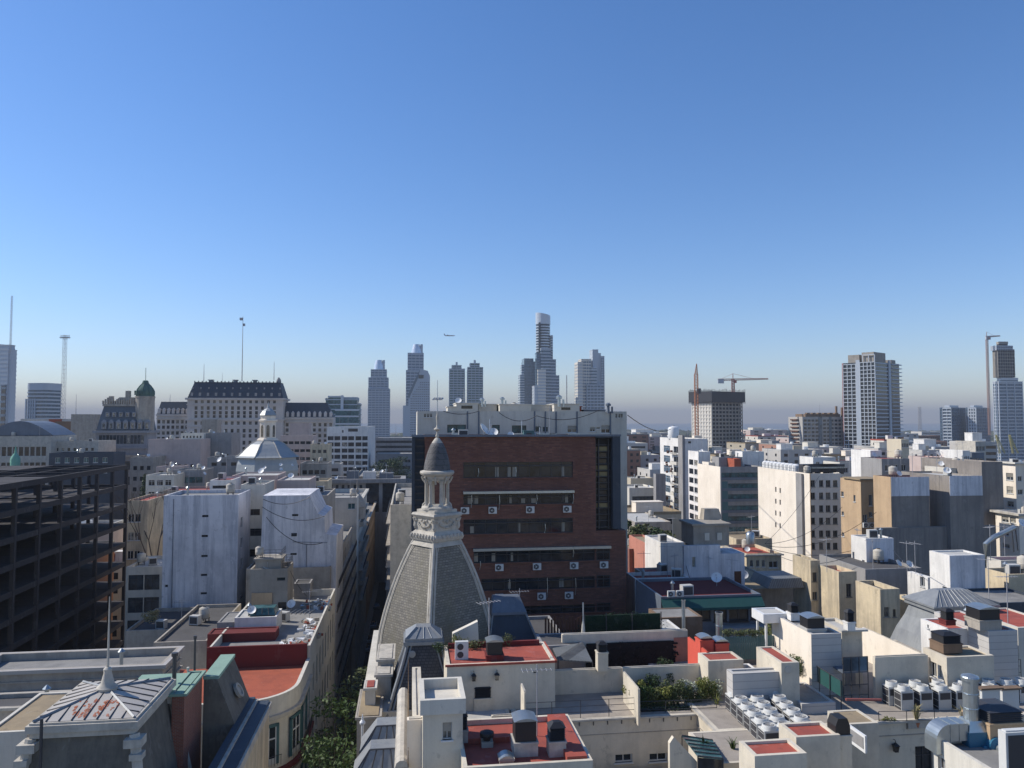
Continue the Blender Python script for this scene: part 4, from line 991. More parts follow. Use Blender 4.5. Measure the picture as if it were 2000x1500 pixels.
def pxprism(name, label, cat, pts, Y, dep, wall, yref=None, zb=0, rot=GR, roof=None):
    """outline given as image points on the front plane, extruded backwards along the street grid"""
    A = W(*pts[0], Y); ex = Vector((math.cos(rot), math.sin(rot), 0)); r_ = thing(name, label, cat, (A.x, A.y, zb), rot)
    q = []
    for (x, y) in pts:
        t_ = span(A, ex, x); yy = A.y+t_*ex.y; q.append((t_, max(0.0, W(x, y, yy).z-zb)))
    n = len(q); b = MB()
    b.add([(x, 0, z) for x, z in q]+[(x, dep, z) for x, z in q], [tuple(range(n))[::-1], tuple(range(n, 2*n))]+[(i, i+n, (i+1) % n+n, (i+1) % n) for i in range(n)])
    return r_, b, q, A, ex
r_, b, q, A0, ex0 = pxprism('apartment_building', 'blank white party wall with stepped slanting right edge and drooping cables', 'building',
    [(514, 968), (604, 967), (611, 982), (621, 1003), (634, 1008), (636, 1043), (658, 1046), (657, 1470), (500, 1470)], YA, 12, 'white_blank')
b.build('wall', 'white_blank', r_)
def lw(px, py, A=A0, Y=YA, ex=ex0): t_ = span(A, ex, px); return t_, W(px, py, A.y+t_*ex.y).z
b = MB()
for (x0, y0, x1, y1) in ((571, 1004, 583, 1008), (570, 1041, 581, 1047.5), (569, 1080, 581, 1084)):
    a, c = lw(x0, y1), lw(x1, y0); o = bpy.data.objects.new('window', win_mesh(c[0]-a[0], c[1]-a[1], 'pane', 'glass_dark', 'frame_dark')); C.objects.link(o); o.parent = r_; o.location = (a[0], -.23, a[1])
def wcable(p1, p2, sag, lab):
    cable(W(*p1, YA-1.2), W(*p2, YA-1.2), sag, lab, .045)
wcable((514, 975), (606, 970), .9, 'top cable drooping across the stepped white wall'); wcable((512, 990), (634, 1008), 1.2, 'second cable drooping across the stepped white wall')
wcable((520, 1010), (630, 1060), 1.6, 'long lower cable drooping across the stepped white wall')
b = MB(); u0, z0 = lw(600, 1063); u1, z1 = lw(600, 1165); b.tube([(u0, -.1, z0), (u0, -.1, z1)], .05, 5); b.tube([(u0-2, -.1, z0+.4), (u0+3, -.1, z0+.2)], .04, 5); b.build('downpipe', 'bluegrey', r_)
# recess between the two walls
S('apartment_building', 'narrow pale back wall with louvred windows in the gap between the two blank walls', 470, 516, 947, 124, dep=10, wall='offwhite', par=.4,
  rows=(('f', 1, 2.2, 3.9, 1, 3, 1.0, 'band', 'glass_brown', .25, .85), ('f', 1, 2.2, 7.0, 4, 3.3, 1.2, 'band', 'glass_dark', .3, .95)))
S('apartment_building', 'white box with one slot window peeking above the tall blank wall', 410, 452, 938, 130, dep=8, wall='white', roof='red_roof', par=.3, rows=(('f', 1, 2.3, .9, 1, 3, .5, 'pane', 'glass_dark', .1, .8),))
S('apartment_building', 'pale wide rooftop storey behind the two blank walls, below the church dome', 453, 542, 929, 138, dep=10, wall='pinkish', roof='roof_pale', par=.3, rows=(('f', 6, .5, .9, 1, 3, .9, 'pane', 'glass_dark'),))
S('apartment_building', 'lilac-white rooftop storey right of the church dome foot', 541, 604, 938, 134, dep=10, wall='pinkish', roof='roof_pale', par=.3, rows=(('f', 2, 1.4, 3.2, 1, 3, .5, 'pane', 'glass_dark', .6, 1),))
S('apartment_building', 'pale lower wall with sloped stone gable behind the stepped wall', 600, 640, 968, 132, dep=14, wall='stone', par=.3)
S('rooftop_room', 'small pale rooftop room with a grey window above the street corner', 645, 697, 972, 158, dep=6, wall='offwhite', roof='roof_pale', par=.3, rows=(('f', 1, 1.5, 1.2, 1, 3, 1.2, 'fr', 'glass_teal', .65, .95),))
# small corner turret at the street
c = W(697, 985, 168); r2 = thing('corner_turret', 'small round corner turret with pale conical cap at the street edge', 'turret', (c.x, c.y, c.z-3))
MB().lathe([(1.9, 0), (1.9, 2.4), (2.1, 2.5), (1.8, 3.4), (1.3, 4.4), (.6, 5.3), (.35, 5.6), (.35, 6.2), (.1, 6.6), (.05, 8.4)], 12).build('cap', 'stone', r2)
MB().lathe([(.45, 0), (.45, .1)], 12).build('round_window', 'glass_blue', r2, (-.3, -1.75, 3.6)).rotation_euler.x = PI/2
# ================= street canyon, left side =================
aL = -11.4
def street_left(b0, b1, z, wall, lab, **k):
    P0 = gvec(aL-k.pop('wd', 12), b0, z); P1 = gvec(aL, b0, z)
    def col(P): d = P.y*CP+(P.z-HC)*SP; return 1000+FP*P.x/d
    pyy = 750-FP*((P0.z-HC)*CP-P0.y*SP)/(P0.y*CP+(P0.z-HC)*SP)
    bd = Bld(k.pop('name', 'apartment_building'), lab, 'building', col(P0), col(P1), pyy, P0.y, dep=b1-b0, wall=wall, roof=k.pop('roof', 'roof_grey'), par=k.pop('par', .9)); return bd
s1 = street_left(117, 164, 33.5, 'stone', 'balconied stone apartment house along the street just past the stepped white wall')
for j in range(8):
    s1.grid('r', 11, 1.5, 1.6+3.3*j, 1, 3.3, 2.0, st='tall', gm='glass_dark', fm='frame_teal')
    if j < 6: s1.balc('r', 2 if j % 2 else 4, s1.d-2, s1.h-1.6-2.2-3.3*j, out=.9, mat='stone')
s1.finish()
s2 = street_left(165, 214, 36.5, 'offwhite', 'taller cream apartment house with ribbed facade, next along the street'); s2.trim(0, .5, .6, 'stone_pale'); s2.trim(3.8, .4, .5, 'stone_pale')
s2.grid('r', 12, 1.4, 1.4, 9, 3.4, 2.1, st='tall', gm='glass_brown', fm='frame_dark'); s2.grid('f', 3, 1.2, 1.6, 1, 3.4, 1.4, gm='glass_teal')
for j in range(6): s2.balc('r', 18, 44, s2.h-5.9-3.4*j, out=1.0, mat='stone_pale', solid=j % 2 == 0)
s2.finish()
s3 = street_left(215, 300, 27.5, 'ochre', 'long low ochre facade stretching down the narrow street'); s3.trim(0, .5, .5, 'stone')
s3.grid('r', 22, 1.5, 1.8, 6, 3.8, 2.4, st='tall', gm='glass_dark', fm='frame_dark'); s3.finish()
s4 = street_left(301, 420, 31, 'stone', 'distant grey facade at the far end of the narrow street'); s4.grid('r', 26, 1.6, 1.8, 6, 3.8, 2.2, st='tall', gm='glass_dark', fm='frame_dark'); s4.finish()
# right side of the canyon, seen past the dome
def street_right(b0, b1, z, wd, wall, lab, a0=-2.6):
    P0 = gvec(a0, b0, z); P1 = gvec(a0+wd, b0, z)
    col = lambda P: 1000+FP*P.x/(P.y*CP+(P.z-HC)*SP)
    pyy = 750-FP*((P0.z-HC)*CP-P0.y*SP)/(P0.y*CP+(P0.z-HC)*SP)
    return Bld('apartment_building', lab, 'building', col(P0), col(P1), pyy, P0.y, dep=b1-b0, wall=wall, par=.8)
t1 = street_right(112, 150, 43, 3.5, 'stone_pale', 'cream balconied slice of building squeezed between the dome and brick office')
t1.grid('l', 9, 1.6, 1.6, 9, 3.3, 2.0, st='tall', gm='glass_brown', fm='frame_dark')
for j in range(8): t1.balc('l', 1, 30, t1.h-3.7-3.3*j, out=.9, mat='stone')
t1.finish()
t2 = street_right(151, 300, 30, 14, 'stone', 'shaded facade on the right side of the narrow street, beyond the dome', -2.8); t2.grid('l', 30, 1.5, 1.8, 6, 3.8, 2.4, st='tall', gm='glass_dark', fm='frame_dark'); t2.finish()
# parked cars deep in the street
@proto
def car():
    r_ = thing('parked_car', 'car', 'car')
    b = MB(); b.frus((-.88, -2.1, .88, 2.1), .3, (-.84, -2.05, .84, 2.05), .85); b.build('body', 'car_a', r_)
    MB().frus((-.8, -1.2, .8, 1.5), .855, (-.64, -.7, .64, 1.0), 1.4).build('cabin', 'glass_dark', r_)
    for x in (-.8, .8):
        for y in (-1.3, 1.35): MB().lathe([(.32, -.1), (.32, .1)], 14).build('wheel', 'tyre', r_, (x, y, .32)).rotation_euler.y = PI/2
    return r_
for i, (a, b_) in enumerate(((-9.2, 190), (-9.2, 197), (-7.3, 204), (-9.2, 211), (-5.6, 194), (-5.7, 221), (-7.4, 178), (-9.2, 232))):
    p = gvec(a, b_, .02); car(p, GR, ('pale', 'grey', 'silver', 'dark grey', 'light', 'dull', 'grey', 'dim')[i]+' car '+('at the left kerb deep in the narrow street', 'second at the left kerb in the narrow street', 'driving in mid street below the dome edge', 'third at the left kerb in the narrow street', 'at the right kerb deep in the narrow street', 'farther along the right kerb of the street', 'nearest in the middle of the narrow street', 'farthest at the left kerb of the street')[i], 'cars in the narrow street')
# ================= grey modern building closing the street =================
gb = Bld('office_building', 'grey modern block with flat roof slab, two rows of square windows and a tall portico', 'building', 632, 783, 938, 262, bx=800, wall='grey', roof='roof_ochre', par=.5)
gb.trim(-.35, 1.3, 1.6, 'grey'); 
for i in range(6): gb.px('f', [(644+i*11.6, 947, 649.5+i*11.6, 954), (644+i*11.6, 960, 649.5+i*11.6, 967), (644+i*11.6, 973, 649.5+i*11.6, 980)], st='pane', gm='glass_dark')
gb.px('f', [(714, 944, 740, 1000), (747, 944, 781, 1000)], st='pane', gm='glass_dark'); gb.finish()
for i, (fx, fy, nm) in enumerate(((.35, .3, 'left'), (.5, .4, 'middle'), (.62, .2, 'right'))):
    o = S('rooftop_room', f'white rooftop plant room, {nm} of three on the grey modern block', 677+i*32, 700+i*34, 920+i*2, 268+i, dep=5, wall=('bluegrey', 'white', 'bluegrey')[i], roof='roof_pale', par=.2)
for i in range(5): aerial(gb.deck(.25+.14*i, .15+.1*(i % 3)), .5*i, ('leftmost', 'second', 'middle', 'fourth', 'rightmost')[i]+' mast in the antenna cluster on the grey modern block', 'antennas on the grey modern block', 1.4)
# ================= stair tower and red-roofed corner house =================
RC = Bld('corner_house', 'cream corner house with red roof terrace, rounded facade and tall shuttered windows', 'building', 405, 606, 1268, 82, bx=655, wall='offwhite', roof='roof_grey', par=.9)
RC.grid('r', 8, 1.3, 2.8, 4, 5, 3.2, st='tall', gm='glass_dark', fm='frame_teal'); RC.finish()
r_ = RC.root; w_ = RC.w; zR = RC.h-1.7                 # red terrace lies lower, in front
fd = 12.5; rad = 5.0
def outline(e=0, rr=rad):
    o = [(-3.2-e, -.02), (-3.2-e, -fd-e)]
    for i in range(9): a = R(-90+90*i/8); o.append((w_-rr+(rr+e)*math.cos(a), -fd+rr+(rr+e)*math.sin(a)))
    o.append((w_+e, -.02)); return o
MB().prism(outline(), 0, zR-.45, 0).build('corner_wall', 'offwhite', r_)
b = MB(); o1, o2 = outline(0), outline(-.35)
n = len(o1); z0, z1 = zR-.449, zR+.35
vs = [(x, y, z0) for x, y in o1]+[(x, y, z1) for x, y in o1]+[(x, y, z1) for x, y in o2]+[(x, y, z0) for x, y in o2]
for i in range(n-1):
    if i == 0: pass
    b.add([vs[i], vs[i+1], vs[n+i+1], vs[n+i], vs[2*n+i], vs[2*n+i+1], vs[3*n+i], vs[3*n+i+1]], [(0, 1, 2, 3), (3, 2, 5, 4), (4, 5, 7, 6)])
b.build('parapet', 'offwhite', r_)
MB().prism(outline(-.36), zR-.44, zR-.3).build('terrace', 'red_orange', r_)
for (dz, hh, out) in ((1.3, .35, .35), (6.2, .3, .5), (6.9, .3, .3), (12, .4, .5)):
    MB().prism(outline(out), zR-dz-hh, zR-dz).build('cornice', 'stone_pale' if dz != 6.2 else 'red_dark', r_)
def curve_pt(s):      # s: metres along the outline from the left front corner
    Ls = w_-rad+3.2
    if s < Ls: return (-3.2+s, -fd, 0)
    a = (s-Ls)/rad
    if a < PI/2: return (w_-rad+rad*math.sin(a), -fd+rad-rad*math.cos(a), a)
    return (w_, -fd+rad+(s-Ls-rad*PI/2), PI/2)
Lt = w_-rad+3.2
for s_ in (Lt-6.7, Lt-4.0, Lt-.4, Lt+2.9, Lt+6.2, Lt+9.6, Lt+12.6):
    x, y, a = curve_pt(s_); nx, ny = math.sin(a), -math.cos(a)
    for fz in (5.6, 11.4):
        e = thing('window', None, None); del_ = 0
        C.objects.unlink(e); bpy.data.objects.remove(e)
        b = MB(); b.box(-.75, -.12, 0, .75, .02, 3.3, 0)
        b.box(-1.0, -.2, -.05, -.75, 0, 3.5, 1).box(.75, -.2, -.05, 1.0, 0, 3.5, 1).box(-1.0, -.2, 3.3, 1.0, 0, 3.55, 1)
        b.box(-.06, -.17, 0, .06, -.121, 3.3, 2).box(-.75, -.17, 0, -.64, -.121, 3.3, 2).box(.64, -.17, 0, .75, -.121, 3.3, 2).box(-.64, -.17, 2.2, -.06, -.121, 2.32, 2).box(.06, -.17, 2.2, .64, -.121, 2.32, 2).box(-.64, -.17, 0, .64, -.122, .5, 2)
        o = b.build('window', ['glass_dark', 'frame_teal', 'frame_white'], r_, (x+nx*.02, y+ny*.02, zR-fz), a)
    b = MB()
    for i in range(8): t_ = -1.1+i*.31; b.tube([(t_, -.5, 0), (t_, -.5, .9)], .02, 4)
    b.tube([(-1.15, -.5, .9), (1.15, -.5, .9)], .03, 4); b.build('balcony_rail', 'metal_dark', r_, (x, y, zR-5.7), a)
x, y, a = curve_pt(Lt-5.4); MB().box(-.45, -.06, 0, .45, 0, .7).build('plaque', 'grey', r_, (x, y-.01, zR-4.7), a)
# what stands on the upper grey roof
zU = RC.O.z+RC.h-RC.par
def onroof(name, label, x0, x1, yt, ybase, zf, bx=None, dep=3., **k):
    Yb = WZ((x0+x1)/2, ybase, zf).y
    return Bld(name, label, k.pop('cat', 'rooftop room'), x0, x1, yt, Yb, bx=bx, dep=dep, z0=zf, **k)
MB().box(0, -.3, zR-.3, w_-.3, -.01, RC.h+.25).build('riser_wall', 'red_dark', r_)
o = onroof('rooftop_room', 'long brick-red rooftop block in front of the white skylight room', 405, 538, 1239, 1272, zU-.9, dep=2.5, wall='wood_brown', roof='red_dark', par=.1); o.wall = 'red_dark'; o.finish()
o = onroof('rooftop_room', 'white rooftop room carrying a tilted glass skylight', 458, 540, 1207, 1240, zU, dep=4, wall='white', roof='roof_pale', par=.15).finish()
b = MB().frus((o.w*.28, .8, o.w*.95, 3.4), o.h+.01, (o.w*.33, 1.2, o.w*.9, 3), o.h+.75, 0)
for i in range(5): x = o.w*(.29+i*.165); b.bar((x, .78, o.h+.05), (o.w*(.335+i*.14), 1.19, o.h+.78), .04, 1)
b.build('skylight', ['glass_teal', 'metal_dark'], o.root)
o = onroof('rooftop_room', 'low grey rooftop wall left of the white skylight room', 424, 457, 1216, 1240, zU, dep=5, wall='grey', roof='roof_grey', par=.1).finish()
stw = onroof('stair_tower', 'weathered grey stair tower topped with a tank and railings, before the stepped white wall', 488, 562, 1112, 1193, zU, bx=573, wall='concrete', roof='roof_dark', par=.5)
stw.px('f', [(541, 1128, 557, 1134), (543, 1176, 561, 1192)], st='pane', gm='glass_dark'); stw.finish()
MB().box(.3, -.18, 0, stw.w*.6, -.004, 2.3).build('lower_panel', 'ochre', stw.root); 
u = MB().box(stw.w*.12, .5, stw.h-.5, stw.w*.8, 3.6, stw.h+1.1).box(stw.w*.08, .3, stw.h+1.1, stw.w*.84, 3.8, stw.h+1.3).build('tank_platform', 'concrete', stw.root)
tank(stw.P(stw.w*.2, 1.2, stw.h+1.3), 0, 'round banded water tank on top of the weathered stair tower', None, .8)
rail([stw.P(stw.w*.35, .5, stw.h+1.3), stw.P(stw.w*.82, .5, stw.h+1.3), stw.P(stw.w*.82, 3.6, stw.h+1.3)], 1.1, .8, 'railing round the tank platform of the weathered stair tower')
rail([stw.P(stw.w*.86, .1, stw.h), stw.P(stw.w-.1, .1, stw.h), stw.P(stw.w-.1, stw.d-.2, stw.h), stw.P(.1, stw.d-.2, stw.h)], 1.0, .8, 'railing on the roof edge of the weathered stair tower')
o = onroof('rooftop_room', 'low grey shed right of the weathered stair tower', 574, 606, 1140, 1170, zU, dep=3, wall='grey', roof='roof_dark', par=.1).finish()
# rubble and rubbish on that roof
random.seed(5)
def heap(cx, cy, rx, ry, n, zf, lab, mats=('plastic_white', 'galv', 'red_orange', 'stone')):
    b = MB()
    for i in range(n):
        px, py = random.gauss(cx, rx), random.gauss(cy, ry); p = WZ(px, py, zf); s_ = random.uniform(.12, .5)
        m = random.choice((0, 0, 0, 1, 2, 3, 3)); a = random.uniform(0, PI); c, s2 = math.cos(a)*s_, math.sin(a)*s_; h = random.uniform(.05, .5); t_ = random.uniform(-.3, .3)
        vs = [(p.x-c+s2*.4, p.y-s2-c*.4, p.z), (p.x+c+s2*.4, p.y+s2-c*.4, p.z), (p.x+c-s2*.4, p.y+s2+c*.4, p.z), (p.x-c-s2*.4, p.y-s2+c*.4, p.z)]
        b.add(vs+[(v[0]*1, v[1]+t_*.3, v[2]+h*(1+t_*(-1)**k_)) for k_, v in enumerate(vs)], [(0, 3, 2, 1), (4, 5, 6, 7), (0, 1, 5, 4), (1, 2, 6, 5), (2, 3, 7, 6), (3, 0, 4, 7)], m)
    o = b.build('rubble', list(mats)); tag(o, lab, 'rubble', kind='stuff'); return o
heap(608, 1228, 9, 8, 60, zU, 'pile of pale sacks and rubble along the roof parapet'); heap(575, 1258, 14, 5, 60, zU, 'scattered rubble near the dark red wall')
heap(618, 1183, 14, 5, 55, zU, 'white and red rubbish heap at the far end of the roof')
b = MB()
for i in range(7):
    p = WZ(560+i*9, 1192, zU); q_ = WZ(548+i*9, 1200, zU); b.bar(p+Vector((0, 0, .1)), q_+Vector((0, 0, .12)), .07)
tag(b.build('timber_planks', 'offwhite'), 'pale planks laid across the roof behind the skylight room', 'planks')
for i, (x, y) in enumerate(((452, 1303), (462, 1298), (472, 1300))):
    p = WZ(x, y, RC.O.z+zR-.3); r2 = thing('roof_box', ('dark machine box', 'dark vent box', 'pale machine box')[i]+' on the red terrace'+(', left of three', ', middle of three', ', right of three')[i], 'box', p, GR, 'machine boxes on the red terrace')
    MB().box(-.6, -.4, 0, .6, .4, 1.1).box(-.65, -.45, 1.1, .65, .45, 1.15).build('casing', ('black', 'metal_dark', 'stone')[i], r2); MB().cyl(0, 0, 1.15, 1.35, .3).build('vent_cap', 'metal_dark', r2)
# dark slanting service gutter beside the left blank wall
S('low_house', 'dim low house roofs left of the red terrace', 300, 404, 1255, 88, dep=18, wall='stone', roof='roof_dark', par=.4)
S('low_house', 'dark low annex with pale edge behind the long parapet', 245, 400, 1232, 100, dep=12, wall='stone', roof='roof_dark', par=.5)
S('low_house', 'low house at the foot of the blank white wall', 306, 470, 1226, 111, dep=3, wall='stone', roof='roof_grey', par=.3)
b = MB()
for i in range(6):
    a = WZ(400+i*9, 1275-i*17, 27); b.tube([a, a+Vector((1.2, 2.2, 1.5))], .25, 6)
tag(b.build('roof_duct', 'bluegrey'), 'blue-grey pipe run climbing beside the red-roofed corner house', 'duct')
# ================= pyramid-roofed pavilion, bottom left =================
zE = HC-15.0; YP = WZ(62, 1410, zE).y
A = WZ(64, 1412, zE); ex = Vector((math.cos(GR), math.sin(GR), 0)); ey = Vector((-math.sin(GR), math.cos(GR), 0)); ww = span(A, ex, 262); dd = span(A+ex*ww, ey, 333)
pv2 = thing('roof_pavilion', 'slate pavilion with pale ribbed pyramid roof streaked with rust and a long spike', 'pavilion', A-Vector((0, 0, 9)), GR)
ap = WZ(207, 1341, zE+1.25); rel = ap-A; ax, ay = rel.dot(ex), rel.dot(ey); ax = ww/2; ay = dd/2; H0 = 9.0; ah = W(207, 1343, A.y+ (ex*ax+ey*ay).y).z-A.z
E = [(0, 0, H0+.02), (ww, 0, H0+.02), (ww, dd, H0+.02), (0, dd, H0+.02)]; top = (ax, ay, H0+ah)
b = MB(); b.add(E+[top], [(0, 1, 4), (1, 2, 4), (2, 3, 4), (3, 0, 4)]); b.build('pyramid_roof', 'zinc_white', pv2)
b = MB()
def lerp(a, c, f): return tuple(a[i]+(c[i]-a[i])*f for i in range(3))
for k_ in range(4):
    P0, P1 = E[k_], E[(k_+1) % 4]; b.bar(Vector(P0)+Vector((0, 0, .04)), Vector(top), .07, 0)
    for i in range(1, 8):
        f = i/8; s0 = lerp(P0, P1, f); g_ = min(f, 1-f)*2; mid = lerp(P0, P1, .5); tip = (s0[0]+(top[0]-mid[0])*g_, s0[1]+(top[1]-mid[1])*g_, s0[2]+(top[2]-mid[2])*g_)
        b.bar(Vector(s0)+Vector((0, 0, .03)), Vector(tip)+Vector((0, 0, .0)), .035, 1)
b.build('seam', ['zinc', 'metal_dark'], pv2)
random.seed(2); b = MB()
for (i0, n_) in ((2.35, 16), (3.3, 34), (4.35, 34), (5.2, 12)):
    for q in range(n_):
        f = (i0+random.uniform(.1, .8))/8; g_ = random.uniform(.08, .6); s0 = lerp(E[0], E[1], f); mid = lerp(E[0], E[1], .5)
        g_ = min(g_, min(f, 1-f)*2*.9); c_ = Vector((s0[0]+0*g_, s0[1]+(top[1]-mid[1])*g_, s0[2]+(top[2]-mid[2])*g_+.012)); l = random.uniform(.05, .22); w2 = random.uniform(.03, .1)
        sl = Vector((0, top[1]-mid[1], top[2]-mid[2])).normalized(); pts = []
        for j in range(7): a = 2*PI*j/7; rr = random.uniform(.6, 1.1); pts.append(tuple(c_+Vector((1, 0, 0))*w2*math.cos(a)*rr+sl*l*math.sin(a)*rr))
        b.add(pts, [tuple(range(7))])
b.build('rust_patch', 'rust', pv2)
b = MB(); e1 = .25; b.box(-e1, -e1, H0-.45, ww+e1, dd+e1, H0-.1); b.box(-.12, -.12, H0-.1, ww+.12, dd+.12, H0+.0); b.box(-.1, -.1, H0-.75, ww+.1, dd+.1, H0-.45); b.build('cornice', 'stone_pale', pv2)
MB().frus((-1.4, -1.4, ww+1.4, dd+1.4), 0, (.15, .15, ww-.15, dd-.15), H0-.75).build('slate_wall', 'slate_plain', pv2)
for x, y, sx, sy in ((0, 0, -1, -1), (ww, 0, 1, -1), (ww, dd, 1, 1), (0, dd, -1, 1)):
    b = MB(); b.tube([(x+sx*.05, y+sy*.05, H0-.75), (x+sx*.3, y+sy*.3, H0-2.2), (x+sx*.7, y+sy*.7, H0-4.8), (x+sx*1.45, y+sy*1.45, 0)], .26, 8)
    for q, rr in (((.1, -1.1), .42), ((.28, -1.75), .3)):
        b.lathe([(rr, -.22), (rr*1.02, 0), (rr, .22)], 12, (x+sx*q[0], y+sy*q[0])) if 0 else b.box(x+sx*q[0]-rr, y+sy*q[0]-rr, H0+q[1]-rr*.5, x+sx*q[0]+rr, y+sy*q[0]+rr, H0+q[1]+rr*.5)
    b.build('corner_rib', 'stone_pale', pv2)
b = MB(); b.lathe([(.5, top[2]-.15), (.55, top[2]+.05), (.36, top[2]+.2), (.28, top[2]+.5), (.2, top[2]+.8), (.22, top[2]+1.0), (.12, top[2]+1.1)], 12, (ax, ay)); zt2 = W(209, 1180, ap.y).z-A.z+9
b.tube([(ax, ay, top[2]+1.0), (ax, ay, zt2)], .07, 6, r2=.025); b.build('finial', 'stone_pale', pv2, smooth=True)
b = MB().tube([(ww*.14, -.6, H0-3.2), (ww*.14, -.6, H0+.4)], .08, 8); b.build('flue', 'metal_dark', pv2)
bd = S('low_house', 'pale flat terrace left of the rusty pyramid roof', -30, 52, 1432, WZ(20, 1500, 34).y, dep=7, wall='offwhite', roof='roof_ochre', par=.1)
# long parapet gallery behind the pavilion
bd = Bld('parapet_building', 'long weathered grey parapet gallery running behind the rusty pyramid roof', 'building', -60, 318, 1312, 60, bx=352, wall='stone', roof='roof_grey', par=.6)
bd.trim(0, .28, .3, 'zinc_white'); bd.trim(.9, .12, .12, 'stone'); bd.trim(1.6, .15, .2, 'stone'); bd.trim(3.2, .1, .08, 'stone'); bd.finish()
bd = Bld('parapet_building', 'lower grey roof strip between the gallery and the rusty pyramid roof', 'building', -60, 112, 1385, 54, dep=3, wall='stone', roof='roof_dark', par=.3); bd.trim(0, .2, .15, 'stone_pale'); bd.finish()
# green roof with brick stack
zG = HC-15.8
GRb = Bld('rooftop_room', 'brick rooftop block with flat pale green metal roof beside the slate slope', 'rooftop room', 336, 360, 1358, WZ(336, 1358, zG).y, bx=395, z0=20, wall='brick_orange', roof='roof_green', par=0)
MB().box(-3.0, .3, GRb.h-.35, -.004, GRb.d+.3, GRb.h-.05).build('side_roof', 'roof_green', GRb.root); MB().box(-2.9, .4, 0, -.01, GRb.d, GRb.h-.36).build('side_wing', 'stone', GRb.root)
GRb.trim(-.1, .14, .18, 'roof_green'); GRb.finish()
b = MB(); q0 = GRb.P(GRb.w+.25, GRb.d*.1, GRb.h-1.0)
sl = thing('mansard_building', 'weathered slate slope with zinc gutters stepping down to the street, beside the green roof', 'roof', GRb.P(GRb.w+.02, 0, 0), GR)
d_ = GRb.d+1.5; hh = GRb.h-.4
bb = MB(); yf = GRb.d*.98; d_ = GRb.d+4.5; hg = hh-2.8
bb.add([(0, yf, 0), (2.1, yf, 0), (2.1, d_, 0), (0, d_, 0), (.1, yf, hh), (.9, yf, hh), (.9, d_, hh), (.1, d_, hh), (2.0, yf, hg), (2.0, d_, hg)],
   [(4, 5, 6, 7), (5, 8, 9, 6), (8, 1, 2, 9), (0, 1, 8, 5, 4), (3, 7, 6, 9, 2), (0, 4, 7, 3)]); bb.build('slate_slope', 'slate_plain', sl)
MB().box(.05, yf, hh+.01, 1.0, d_, hh+.2).build('ridge_cap', 'roof_green', sl)
b = MB()
for k_, (x, z, wd, mt) in enumerate(((1.95, hg-.02, .4, 0), (2.35, hg-.15, .2, 1), (2.55, hg-.3, .75, 0), (3.3, hg-.4, .15, 1))): b.box(x, -4.5-.003*k_, z-.5, x+wd, d_+.2+.003*k_, z, mt)
b.build('gutter', ['slate_blue', 'stone_pale'], sl)
b = MB().lathe([(.5, -.1), (.5, .1), (.34, .1), (.34, .02)], 16); o = b.build('round_ornament', 'stone', sl, (1.75, (yf+d_)/2, hh-1.5)); o.rotation_euler = (0, R(60), 0)
MB().box(1.9, -4.4, 0, 3.3, d_+.1, hg-.95).build('wall', 'cream_dirty', sl)
for px, py, y1, lab, rr in ((340, 1357, 1296, 'dark flue at the left edge of the green roof', .13), (380, 1330, 1262, 'thin dark flue pipe on the right side of the green roof', .07), (367, 1335, 1322, 'short white vent pipe on the green roof', .06)):
    p = WZ(px, py-20, zG); o = MB().tube([(0, 0, 0), (0, 0, (py-20-y1)*p.y/1500+.5)], rr, 8).lathe([(rr*1.5, (py-20-y1)*p.y/1500+.4), (rr*1.5, (py-20-y1)*p.y/1500+.6)], 8).build('flue_pipe', 'metal_dark' if rr > .065 else 'offwhite', None, p); tag(o, lab, 'flue')
# ================= right of the brick office: middle distance =================
S('apartment_building', 'low grey-white block with three window bands left of the tall balconied slab', 1229, 1283, 953, 275, dep=16, wall='offwhite', roof='roof_pale', rows=(('f', 1, 40, 3.0, 3, 2.9, 1.9, 'band', 'glass', .1, .98),))
S('apartment_building', 'small pale block standing behind the low grey-white one', 1232, 1276, 934, 295, dep=10, wall='far_cream', roof='roof_pale', par=.4)
S('apartment_building', 'narrow grey blank wall between the low block and the tall balconied slab', 1281, 1300, 926, 268, dep=12, wall='grey', bx=1276)
# tall slab, glass stripe, balconies, pillar on its lit flank
tb = Bld('apartment_tower', 'tall slab with lit side of blue glass, crowded balconies and a smooth white pillar', 'building', 1338, 1382, 857, 262, bx=1289, wall='white', roof='roof_grey', par=.4)
tb.px('f', [(1344, 862, 1350, 866)], st='pane', gm='glass_dark')
D = tb.d
for j in range(21):
    z1 = tb.h-2.9-j*3.6
    if z1 < 4: break
    tb.one('l', D*.16, D*.42, z1-2.5, z1, st='band', gm='glass_blue', fm='frame_white')
    tb.one('l', D*.56, D*.76, z1-2.3, z1, st='fr', gm='glass_dark'); 
tb.finish()
for j in range(20):
    z = tb.h-5.5-j*3.6
    if z > 3 and j % 1 == 0: tb.balc('l', D*.54, D*.79, z, out=1.2, mat='offwhite', solid=(j*7 % 3 != 0))
MB().box(-.9, .2, 0, -.01, D*.17, tb.h+1.2).build('pillar', 'grey', tb.root)
random.seed(4); b = MB()
for i in range(26):
    z = tb.h-3-random.random()*40; u = D*random.uniform(.44, .8); b.box(-1.9, D-u, z, -1.3, D-u+.9, z+random.uniform(.4, 1.2))
b.build('balcony_clutter', 'wood_brown', tb.root)
dd_ = thing('water_tank', 'white round water tank on the tall slab with balconies', 'water tank', tb.P(1.5, D*.6, tb.h-.4))
MB().lathe([(1.9, 0), (2.0, .4), (2.0, 3.6), (1.7, 4.2), (.4, 4.6)], 16).build('tank_body', 'plastic_white', dd_, smooth=True); MB().cyl(0, 0, 4.59, 4.8, .4).build('lid', 'grey', dd_)
